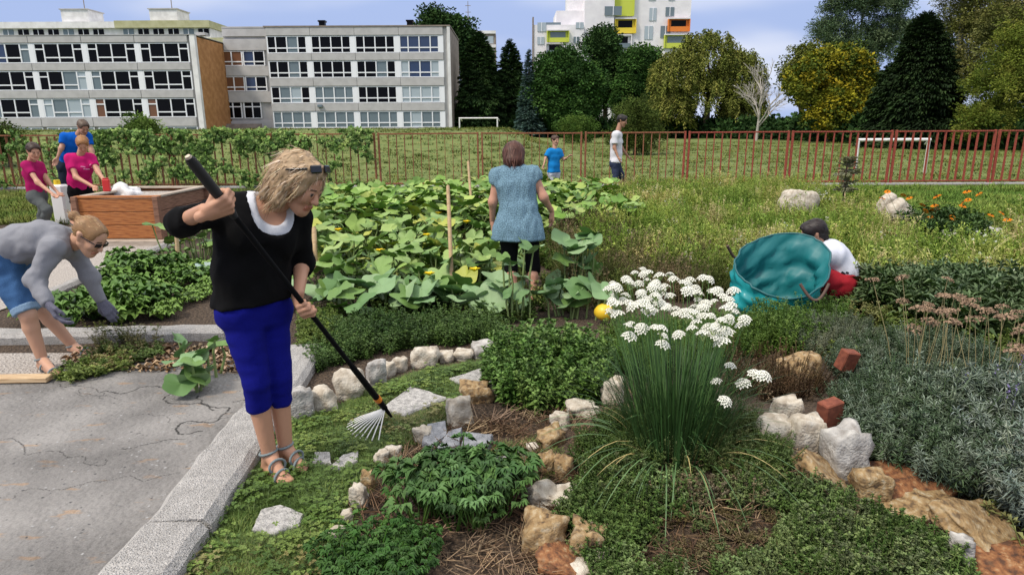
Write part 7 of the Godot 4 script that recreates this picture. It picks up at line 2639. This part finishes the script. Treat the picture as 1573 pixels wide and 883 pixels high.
func tunic_woman() -> void:
	var base := Vector3(0.099, 0.000, -6.317)
	var z := -6.35
	var J := {"hipR": Vector3(0.164, 0.710, -6.350), "hipL": Vector3(-0.032, 0.711, -6.350), "kneeR": Vector3(0.211, 0.307, -6.420), "kneeL": Vector3(-0.015, 0.308, -6.420), "ankR": Vector3(0.209, -0.004, -6.330), "ankL": Vector3(0.022, -0.003, -6.330), "toeR": Vector3(0.229, -0.055, -6.520), "toeL": Vector3(0.009, -0.054, -6.520), "waist": Vector3(0.070, 0.896, -6.380), "chest": Vector3(0.039, 1.130, -6.420), "neck": Vector3(0.034, 1.301, -6.460), "shR": Vector3(0.209, 1.233, -6.440), "shL": Vector3(-0.130, 1.216, -6.440), "elR": Vector3(0.309, 1.012, -6.400), "elL": Vector3(-0.182, 0.968, -6.420), "wrR": Vector3(0.402, 0.852, -6.560), "wrL": Vector3(-0.193, 0.766, -6.500)}
	J.toeR.y = 0.03
	J.toeL.y = 0.03
	J.ankR.y = 0.1
	J.ankL.y = 0.1
	var skin := Color(0.5, 0.26, 0.18)
	var F := figure("woman in blue-grey tunic seen from behind among the pumpkins", base, J, {"fwd": Vector3(0.05, 0, -1), "bust": 0.055, "fat": 1.05}, 0.015, skin)
	var P: Dictionary = F.P
	J = F.J
	var hb := frame(Vector3(0.12, -0.55, -0.85), Vector3(0.0, 0.85, -0.5))
	var hc: Vector3 = Vector3(0.028, 1.397, -6.520) - base
	head(F.mb, hc, hb, 1.05, 0.008, skin, J.neck)
	for q: Array in [["R", Vector3(0.15, -0.9, -0.3), 1.0], ["L", Vector3(0.0, -0.95, -0.2), -1.0]]:
		var y: Vector3 = q[1].normalized()
		var zz := Vector3(-q[2], 0, -0.2)
		zz = (zz - y * zz.dot(y)).normalized()
		hand(F.mb, J["wr" + q[0]], Basis(y.cross(zz), y, zz), q[2] * -1.0, [0.3, 0.4, 0.3], 1.0, 0.008, skin, 0.4)
	finish(F)
	var t: Node3D = F.node
	var f := Field.new()
	f.k = 0.05
	f.grow = 0.02
	for q in P.torso + P.hips:
		f.cone(q[0], q[1], q[2], q[3])
	# loose skirt part
	f.cone(J.waist + Vector3(0, -0.02, 0), (J.hipR + J.hipL) * 0.5 + Vector3(0, -0.2, 0), 0.13, 0.19)
	f.cone(J.hipR + Vector3(0, 0.05, 0), J.hipR + Vector3(0.04, -0.14, 0.02), 0.11, 0.115)
	f.cone(J.hipL + Vector3(0, 0.05, 0), J.hipL + Vector3(-0.04, -0.14, 0.02), 0.11, 0.115)
	add_prims(f, P.arms.R, 0.22)
	add_prims(f, P.arms.L, 0.22)
	f.cuts.append([(J.hipR + J.hipL) * 0.5 + Vector3(0, -0.1, 0), Vector3.DOWN])
	f.holes.append([J.neck + Vector3(0, 0.02, -0.02), J.neck + Vector3(0, 0.2, -0.05), 0.075])
	cloth("tunic", t, f, 0.013, fabric(Color(0.15, 0.25, 0.32), 0.6, 0.05), 0.014, Vector3(1.6, 0.5, 1.6))
	var l := Field.new()
	l.k = 0.04
	l.grow = 0.01
	for q in P.hips:
		l.cone(q[0], q[1], q[2], q[3])
	add_prims(l, P.legs.R, 1.4)
	add_prims(l, P.legs.L, 1.4)
	cloth("leggings", t, l, 0.014, fabric(Color(0.006, 0.006, 0.007), 0.2), 0.006)
	var h := Field.new()
	h.k = 0.03
	h.cone(Vector3(0, 0.04, -0.035), Vector3(0, 0.04, 0.01), 0.09, 0.08)
	h.cone(Vector3(-0.02, 0.0, -0.05), Vector3(-0.025, -0.07, -0.05), 0.085, 0.074)
	h.cone(Vector3(0.02, 0.0, -0.05), Vector3(0.025, -0.07, -0.05), 0.085, 0.074)
	h.holes.append([Vector3(0, -0.04, 0.1), Vector3(0, 0.02, 0.11), 0.07])
	var hm := MB.new()
	paint_hair(hm, h.build(hm, 0.01, Color(0.07, 0.025, 0.016), Transform3D(hb * 1.05, hc)), Color(0.07, 0.025, 0.016))
	strands(hm, hc, hb * Vector3(0, -1.0, -0.2), 0.0, 260, 0.08, 0.007, 0.004, [Color(0.1, 0.04, 0.025), Color(0.06, 0.02, 0.015), Color(0.14, 0.06, 0.04)])
	part("hair", hm.mesh(), M.hair, t)
	var bd := MB.new()
	var pts := PackedVector3Array()
	var rr := PackedFloat32Array()
	for i in 13:
		var a := PI * i / 12.0
		pts.append(hc + hb * Vector3(cos(a) * 0.099, 0.05 - sin(a) * 0.02, -0.04 - sin(a) * 0.088) * 1.05)
		rr.append(0.006)
	bd.tube(pts, rr, 5)
	part("headband", bd.mesh(), plain(lin(0.42, 0.26, 0.2), 0.8), t)


# flat prints laid on the shirt cloth, on the side that faces +z
func print_marks(t: Node3D, col: Color, list: Array) -> void:
	var cloth_part: MeshInstance3D = t.get_node("shirt")
	var arr := cloth_part.mesh.surface_get_arrays(0)
	var vs: PackedVector3Array = arr[Mesh.ARRAY_VERTEX]
	var ns: PackedVector3Array = arr[Mesh.ARRAY_NORMAL]
	var m := plain(col, 0.9)
	for q in list:
		var at: Vector3 = q[0] - t.position
		var best := -1
		for i in vs.size():
			if absf(vs[i].x - at.x) < 0.018 and absf(vs[i].y - at.y) < 0.018 and (best < 0 or vs[i].z > vs[best].z):
				best = i
		if best < 0:
			continue
		var f := MB.new()
		f.box(Vector3.ZERO, Vector3(q[1], 0.02, 0.006), 0.002)
		part("printed_mark", f.mesh(), m, cloth_part, vs[best] + ns[best] * 0.001, frame(ns[best], Vector3.UP) * Basis(Vector3.BACK, rf(-0.8, 0.3)))


# small figures at the back share one builder. opts: shirt, sleeves, hem, trousers, leg_to, hair, shoe colours
func small_figure(label: String, base: Vector3, J: Dictionary, face: Vector3, headc: Vector3, g: Dictionary, o: Dictionary) -> Node3D:
	var cell: float = o.get("cell", 0.02)
	var skin: Color = o.skin
	var s: float = g.get("s", 1.0)
	var F := figure(label, base, J, g, cell, skin)
	var P: Dictionary = F.P
	J = F.J
	var up: Vector3 = o.get("up", Vector3.UP)
	var hb := frame(face, up)
	var hc := headc - base
	var hs: float = o.get("head", 1.05)
	head(F.mb, hc, hb, hs, 0.011, skin, J.neck, o.hair)
	for q: String in ["R", "L"]:
		var y: Vector3 = (J["wr" + q] - J["el" + q]).normalized()
		var z: Vector3 = g.fwd
		z = (z - y * z.dot(y) + Vector3(0.01, 0, 0)).normalized()
		hand(F.mb, J["wr" + q], Basis(y.cross(z), y, z), 1.0 if q == "R" else -1.0, [0.35, 0.4, 0.3], s, 0.009, skin, 0.5)
	finish(F)
	var t: Node3D = F.node
	var pel: Vector3 = (J.hipR + J.hipL) * 0.5
	var f := Field.new()
	f.k = 0.05
	f.grow = 0.034 if o.get("long", false) else 0.022
	for q in P.torso + [P.hips[1], P.hips[2]] + ([P.hips[0]] if o.get("long", false) else []):
		f.cone(q[0], q[1], q[2], q[3])
	add_prims(f, P.arms.R, o.sleeve)
	add_prims(f, P.arms.L, o.sleeve)
	var down: Vector3 = (pel - J.waist).normalized()
	f.cuts.append([J.waist.lerp(pel, o.get("hem", 0.7)), down])
	f.holes.append([J.neck + Vector3(0, 0.04, 0) + g.fwd * 0.03, J.neck + Vector3(0, 0.2, 0), 0.07 * s])
	cloth("shirt", t, f, cell * 0.85, o.shirt, 0.012, Vector3(0.7, 0.4, 0.7))
	var l := Field.new()
	l.k = 0.05
	l.grow = 0.018
	for q in P.hips:
		l.cone(q[0], q[1], q[2], q[3])
	add_prims(l, P.legs.R, o.leg)
	add_prims(l, P.legs.L, o.leg)
	cloth(o.get("legwear", "trousers"), t, l, cell * 0.85, o.trousers, 0.012)
	var h := Field.new()
	h.k = 0.02
	h.cone(Vector3(0, 0.047, -0.035), Vector3(0, 0.05, 0.024), 0.092, 0.083)
	h.cone(Vector3(0, 0.01, -0.055), Vector3(0, -0.035, -0.055), 0.062, 0.04)
	if o.get("long_hair", false):
		h.cone(Vector3(0, 0.0, -0.07), Vector3(0, -0.09, -0.08), 0.06, 0.03)
	if o.get("bun", false):
		h.ball(Vector3(0, 0.02, -0.13), 0.036)
	h.holes.append([Vector3(0, -0.045, 0.09), Vector3(0, 0.02, 0.105), 0.07])
	var hm := MB.new()
	paint_hair(hm, h.build(hm, 0.012, o.hair, Transform3D(hb * hs, hc)), o.hair)
	strands(hm, hc, hb * Vector3(0, -0.6, -0.7), 0.0, 120, 0.05, 0.009, 0.004, [o.hair, o.hair * 1.4])
	part("hair", hm.mesh(), M.hair, t)
	for q: String in ["R", "L"]:
		var sh := Field.new()
		sh.k = 0.02
		sh.grow = 0.006
		var an: Vector3 = J["ank" + q]
		var toe: Vector3 = J["toe" + q]
		var d := (toe - an)
		var heel := an + Vector3(0, -0.05 * s, 0)
		sh.cone(an - Vector3(0, 0.02, 0), heel, 0.036 * s, 0.036 * s)
		sh.cone(heel, toe, 0.034 * s, 0.03 * s)
		var sm := MB.new()
		sh.build(sm, 0.014)
		part("shoe", sm.mesh(), o.shoe, t)
	return t


func far_people() -> void:
	# man in white T-shirt walking right along the fence
	var b := Vector3(2.473, 0.000, -16.333)
	var J := {"hipR": Vector3(2.531, 0.778, -16.250), "hipL": Vector3(2.562, 0.766, -16.450), "kneeR": Vector3(2.520, 0.407, -16.200), "kneeL": Vector3(2.760, 0.382, -16.500), "ankR": Vector3(2.290, 0.157, -16.200), "ankL": Vector3(2.852, 0.061, -16.500), "toeR": Vector3(2.239, 0.020, -16.150), "toeL": Vector3(3.066, -0.036, -16.500), "waist": Vector3(2.555, 0.990, -16.350), "chest": Vector3(2.546, 1.268, -16.350), "neck": Vector3(2.584, 1.544, -16.350), "shR": Vector3(2.495, 1.440, -16.160), "shL": Vector3(2.601, 1.434, -16.540), "elR": Vector3(2.465, 1.138, -16.100), "elL": Vector3(2.718, 1.120, -16.600), "wrR": Vector3(2.550, 0.914, -16.000), "wrL": Vector3(2.886, 0.915, -16.600)}
	small_figure("man in white T-shirt and dark shorts walking along the fence", b, J, Vector3(0.85, -0.25, 0.35), Vector3(2.670, 1.757, -16.350), {"fwd": Vector3(0.95, 0, 0.1), "fat": 1.02}, {"skin": Color(0.36, 0.19, 0.12), "hair": Color(0.015, 0.012, 0.011), "shirt": fabric(Color(0.62, 0.62, 0.65), 0.06), "trousers": fabric(Color(0.035, 0.045, 0.085), 0.2), "legwear": "shorts", "leg": 0.95, "sleeve": 0.6, "hem": 0.95, "shoe": plain(lin(0.03, 0.03, 0.03), 0.7), "long": true, "head": 1.12})
	# boy in bright blue
	b = Vector3(1.040, -0.000, -16.247)
	J = {"hipR": Vector3(0.968, 0.540, -16.200), "hipL": Vector3(1.101, 0.532, -16.300), "kneeR": Vector3(0.983, 0.309, -16.150), "kneeL": Vector3(1.101, 0.300, -16.250), "ankR": Vector3(1.005, 0.068, -16.200), "ankL": Vector3(1.123, 0.058, -16.300), "toeR": Vector3(1.063, -0.001, -16.100), "toeL": Vector3(1.181, -0.012, -16.200), "waist": Vector3(1.033, 0.723, -16.250), "chest": Vector3(1.031, 0.924, -16.250), "neck": Vector3(1.044, 1.125, -16.250), "shR": Vector3(0.917, 1.050, -16.200), "shL": Vector3(1.159, 1.045, -16.300), "elR": Vector3(0.821, 0.899, -16.150), "elL": Vector3(1.272, 0.859, -16.300), "wrR": Vector3(0.771, 0.736, -16.050), "wrL": Vector3(1.388, 0.941, -16.200)}
	small_figure("boy in bright blue T-shirt and pale shorts by the fence", b, J, Vector3(0.6, -0.05, 0.8), Vector3(1.058, 1.309, -16.250), {"fwd": Vector3(0.6, 0, 0.8), "s": 0.72}, {"skin": Color(0.5, 0.28, 0.19), "hair": Color(0.06, 0.03, 0.018), "shirt": fabric(Color(0.01, 0.19, 0.5), 0.15), "trousers": fabric(Color(0.5, 0.52, 0.55), 0.2), "legwear": "shorts", "leg": 0.85, "sleeve": 0.55, "hem": 0.9, "shoe": plain(lin(0.08, 0.05, 0.03), 0.7), "head": 0.95, "long": true})
	# woman in pink at the planter
	b = Vector3(-7.569, 0, -11.5)
	J = {"hipR": Vector3(-7.482, 0.614, -11.400), "hipL": Vector3(-7.422, 0.599, -11.550), "kneeR": Vector3(-7.563, 0.256, -11.400), "kneeL": Vector3(-7.503, 0.236, -11.550), "ankR": Vector3(-7.634, -0.039, -11.400), "ankL": Vector3(-7.574, -0.062, -11.550), "toeR": Vector3(-7.455, -0.084, -11.250), "toeL": Vector3(-7.396, -0.108, -11.400), "waist": Vector3(-7.426, 0.809, -11.450), "chest": Vector3(-7.347, 1.032, -11.400), "neck": Vector3(-7.277, 1.239, -11.360), "shR": Vector3(-7.448, 1.177, -11.320), "shL": Vector3(-7.168, 1.170, -11.450), "elR": Vector3(-7.312, 0.872, -11.200), "elL": Vector3(-6.989, 0.949, -11.300), "wrR": Vector3(-6.917, 0.725, -11.000), "wrL": Vector3(-6.764, 0.780, -11.100)}
	J.toeR.y = 0.03; J.toeL.y = 0.03; J.ankR.y = 0.09; J.ankL.y = 0.09
	var pink := small_figure("woman in magenta T-shirt and black shorts working at the planter", b, J, Vector3(0.4, -0.6, 0.7), Vector3(-7.167, 1.402, -11.280), {"fwd": Vector3(0.35, 0, 0.93), "bust": 0.06, "fat": 1.05}, {"skin": Color(0.5, 0.27, 0.18), "hair": Color(0.3, 0.14, 0.05), "shirt": fabric(Color(0.5, 0.015, 0.14), 0.15), "trousers": fabric(Color(0.006, 0.006, 0.007), 0.2), "legwear": "shorts", "leg": 0.5, "sleeve": 0.5, "hem": 0.75, "shoe": plain(lin(0.05, 0.05, 0.05), 0.7), "cell": 0.018})
	print_marks(pink, lin(0.6, 0.2, 0.36), [[Vector3(-7.211, 1.022, -11.200), 0.07], [Vector3(-7.140, 1.054, -11.200), 0.07], [Vector3(-7.174, 0.979, -11.200), 0.09], [Vector3(-7.095, 1.000, -11.200), 0.05]])
	# girl in dark pink leaning over
	b = Vector3(-7.755, 0, -10.8)
	J = {"hipR": Vector3(-7.708, 0.600, -10.700), "hipL": Vector3(-7.763, 0.601, -10.900), "kneeR": Vector3(-7.464, 0.401, -10.600), "kneeL": Vector3(-7.747, 0.322, -10.900), "ankR": Vector3(-7.668, 0.063, -10.750), "ankL": Vector3(-7.876, 0.033, -10.950), "toeR": Vector3(-7.481, 0.013, -10.650), "toeL": Vector3(-7.686, -0.018, -10.850), "waist": Vector3(-7.725, 0.779, -10.800), "chest": Vector3(-7.719, 0.968, -10.780), "neck": Vector3(-7.689, 1.156, -10.740), "shR": Vector3(-7.686, 1.102, -10.620), "shL": Vector3(-7.679, 1.074, -10.900), "elR": Vector3(-7.472, 0.845, -10.500), "elL": Vector3(-7.559, 0.837, -10.850), "wrR": Vector3(-7.199, 0.670, -10.400), "wrL": Vector3(-7.319, 0.661, -10.700)}
	J.toeR.y = 0.03; J.toeL.y = 0.03; J.ankR.y = 0.09; J.ankL.y = 0.09
	small_figure("dark-haired girl in dark pink T-shirt at the far left", b, J, Vector3(0.75, -0.3, 0.6), Vector3(-7.577, 1.311, -10.680), {"fwd": Vector3(0.85, 0, 0.5), "bust": 0.045, "s": 0.88}, {"skin": Color(0.5, 0.27, 0.18), "hair": Color(0.035, 0.018, 0.012), "shirt": fabric(Color(0.33, 0.012, 0.1), 0.15), "trousers": fabric(Color(0.09, 0.1, 0.1), 0.2), "leg": 2.8, "sleeve": 0.45, "hem": 0.8, "shoe": plain(lin(0.05, 0.05, 0.05), 0.7), "bun": true, "cell": 0.018})
	# man in blue T-shirt bending behind them
	b = Vector3(-8.643, 0, -12.9)
	J = {"hipR": Vector3(-8.547, 0.951, -12.800), "hipL": Vector3(-8.504, 0.938, -13.000), "kneeR": Vector3(-8.597, 0.461, -12.750), "kneeL": Vector3(-8.529, 0.441, -12.950), "ankR": Vector3(-8.740, -0.003, -12.850), "ankL": Vector3(-8.670, -0.030, -13.050), "toeR": Vector3(-8.525, -0.059, -12.700), "toeL": Vector3(-8.456, -0.088, -12.900), "waist": Vector3(-8.445, 1.168, -12.850), "chest": Vector3(-8.314, 1.387, -12.800), "neck": Vector3(-8.144, 1.555, -12.750), "shR": Vector3(-8.388, 1.510, -12.700), "shL": Vector3(-8.055, 1.505, -12.850), "elR": Vector3(-8.418, 1.298, -12.600), "elL": Vector3(-7.980, 1.241, -12.800), "wrR": Vector3(-8.488, 1.122, -12.550), "wrL": Vector3(-7.878, 1.027, -12.700)}
	J.toeR.y = 0.03; J.toeL.y = 0.03; J.ankR.y = 0.09; J.ankL.y = 0.09
	small_figure("man in royal blue T-shirt stooping behind the woman in magenta", b, J, Vector3(0.7, -0.5, 0.5), Vector3(-8.008, 1.674, -12.700), {"fwd": Vector3(0.5, 0, 0.8), "fat": 1.1}, {"skin": Color(0.46, 0.25, 0.17), "hair": Color(0.09, 0.06, 0.04), "shirt": fabric(Color(0.005, 0.1, 0.46), 0.15), "trousers": fabric(Color(0.02, 0.025, 0.04), 0.2), "legwear": "shorts", "leg": 0.9, "sleeve": 0.5, "hem": 0.9, "shoe": plain(lin(0.04, 0.04, 0.04), 0.7), "cell": 0.02})


func crouching_woman() -> void:
	var b := Vector3(3.100, 0.027, -6.019)
	var J := {"hipR": Vector3(3.129, 0.222, -6.050), "hipL": Vector3(3.298, 0.160, -6.250), "kneeR": Vector3(2.913, 0.310, -6.000), "kneeL": Vector3(3.150, 0.177, -6.400), "ankR": Vector3(3.049, 0.070, -6.000), "ankL": Vector3(3.279, -0.025, -6.350), "toeR": Vector3(2.895, 0.034, -5.950), "toeL": Vector3(3.129, -0.078, -6.350), "waist": Vector3(3.180, 0.313, -6.150), "chest": Vector3(3.050, 0.478, -6.150), "neck": Vector3(2.923, 0.566, -6.150), "shR": Vector3(2.913, 0.498, -6.020), "shL": Vector3(3.095, 0.457, -6.320), "elR": Vector3(2.974, 0.276, -6.320), "elL": Vector3(3.060, 0.222, -6.500), "wrR": Vector3(2.953, 0.114, -6.500), "wrL": Vector3(3.013, 0.076, -6.600)}
	J.toeR.y = 0.03
	J.toeL.y = 0.03
	var t := small_figure("woman in white T-shirt and red trousers crouching behind the turquoise bag", b, J, Vector3(-0.85, -0.35, -0.2), Vector3(2.843, 0.678, -6.150), {"fwd": Vector3(-0.85, -0.5, -0.1).normalized(), "fat": 1.05}, {"skin": Color(0.46, 0.25, 0.17), "hair": Color(0.018, 0.012, 0.012), "shirt": fabric(Color(0.6, 0.62, 0.7), 0.06), "trousers": fabric(Color(0.34, 0.02, 0.03), 0.2), "leg": 2.6, "sleeve": 0.7, "hem": 0.55, "shoe": plain(lin(0.06, 0.05, 0.05), 0.7), "cell": 0.016, "long_hair": true, "up": Vector3(-0.25, 1, 0)})
	# printed dark marks low on the back of the shirt
	print_marks(t, lin(0.01, 0.012, 0.02), [[Vector3(3.062, 0.334, -6.000), 0.04], [Vector3(3.107, 0.359, -6.000), 0.026], [Vector3(3.153, 0.334, -6.000), 0.026], [Vector3(3.121, 0.290, -6.000), 0.02], [Vector3(3.176, 0.290, -6.000), 0.022]])
	garden_bag()


# pop-up garden bag lying open towards the camera's left
func garden_bag() -> void:
	var at := Vector3(2.318, 0.000, -5.689)
	var t := thing("garden_bag", "crumpled turquoise garden bag with dark handles", "bag", at)
	var n := FastNoiseLite.new()
	n.seed = 8
	n.frequency = 3.2
	n.fractal_octaves = 3
	var fine := FastNoiseLite.new()
	fine.seed = 4
	fine.frequency = 7.0
	fine.fractal_type = FastNoiseLite.FRACTAL_RIDGED
	fine.fractal_octaves = 2
	var ring := 56
	var rim_at := []
	var rows := 18
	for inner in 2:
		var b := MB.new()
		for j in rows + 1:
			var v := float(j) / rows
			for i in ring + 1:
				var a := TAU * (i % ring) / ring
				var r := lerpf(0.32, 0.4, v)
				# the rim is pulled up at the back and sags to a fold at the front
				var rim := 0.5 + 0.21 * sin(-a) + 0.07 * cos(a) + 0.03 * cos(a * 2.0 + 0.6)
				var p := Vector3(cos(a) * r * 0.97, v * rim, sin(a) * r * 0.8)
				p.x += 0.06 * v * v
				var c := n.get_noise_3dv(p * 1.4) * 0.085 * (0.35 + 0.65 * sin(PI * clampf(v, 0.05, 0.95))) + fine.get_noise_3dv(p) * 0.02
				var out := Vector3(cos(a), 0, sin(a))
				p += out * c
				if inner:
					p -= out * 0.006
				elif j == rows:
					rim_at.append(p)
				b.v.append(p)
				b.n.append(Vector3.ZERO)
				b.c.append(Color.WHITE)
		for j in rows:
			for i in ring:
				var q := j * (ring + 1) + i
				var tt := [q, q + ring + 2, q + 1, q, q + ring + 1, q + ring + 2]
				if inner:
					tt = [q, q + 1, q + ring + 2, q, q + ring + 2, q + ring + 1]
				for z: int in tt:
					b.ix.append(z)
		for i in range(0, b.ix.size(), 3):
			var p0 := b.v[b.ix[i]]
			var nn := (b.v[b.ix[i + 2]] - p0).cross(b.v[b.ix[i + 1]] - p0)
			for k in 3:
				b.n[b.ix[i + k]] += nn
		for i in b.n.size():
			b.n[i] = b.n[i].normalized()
		part("lining" if inner else "wall", b.mesh(), plain(lin(0.008, 0.15, 0.16), 0.5) if inner else plain(lin(0.012, 0.26, 0.28), 0.36), t)  # lining in darker teal: shade inside the bag put into its colour
	# dark binding along the rim
	var rim_pts := PackedVector3Array()
	var rim_r := PackedFloat32Array()
	for p in rim_at:
		rim_pts.append(p)
		rim_r.append(0.009)
	var rimb := MB.new()
	rimb.tube(rim_pts, rim_r, 6)
	part("rim_binding", rimb.mesh(), plain(lin(0.01, 0.1, 0.11), 0.5), t)
	var fl := MB.new()
	for i in ring:
		var a := TAU * i / ring
		var c := TAU * (i + 1) / ring
		fl.tri(Vector3(0, 0.02, 0), Vector3(cos(c) * 0.35, 0.02, sin(c) * 0.27), Vector3(cos(a) * 0.35, 0.02, sin(a) * 0.27))
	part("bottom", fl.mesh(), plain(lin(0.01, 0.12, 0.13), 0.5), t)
	# handles: brown webbing loops
	var web := plain(lin(0.1, 0.06, 0.045), 0.8)
	for q: Array in [[0.2, 0.3, 0.36, 1.0], [-0.2, 0.5, -0.33, -1.0]]:
		var hb := MB.new()
		var pts := PackedVector3Array()
		var rr := PackedFloat32Array()
		for i in 11:
			var k := i / 10.0
			pts.append(Vector3(q[0] - 0.12 + 0.24 * k, q[1] + 0.1 - 0.13 * sin(PI * k), q[2] + 0.05 * q[3] * sin(PI * k)))
			rr.append(0.013)
		hb.tube(pts, rr, 6)
		part("handle", hb.mesh(), web, t)
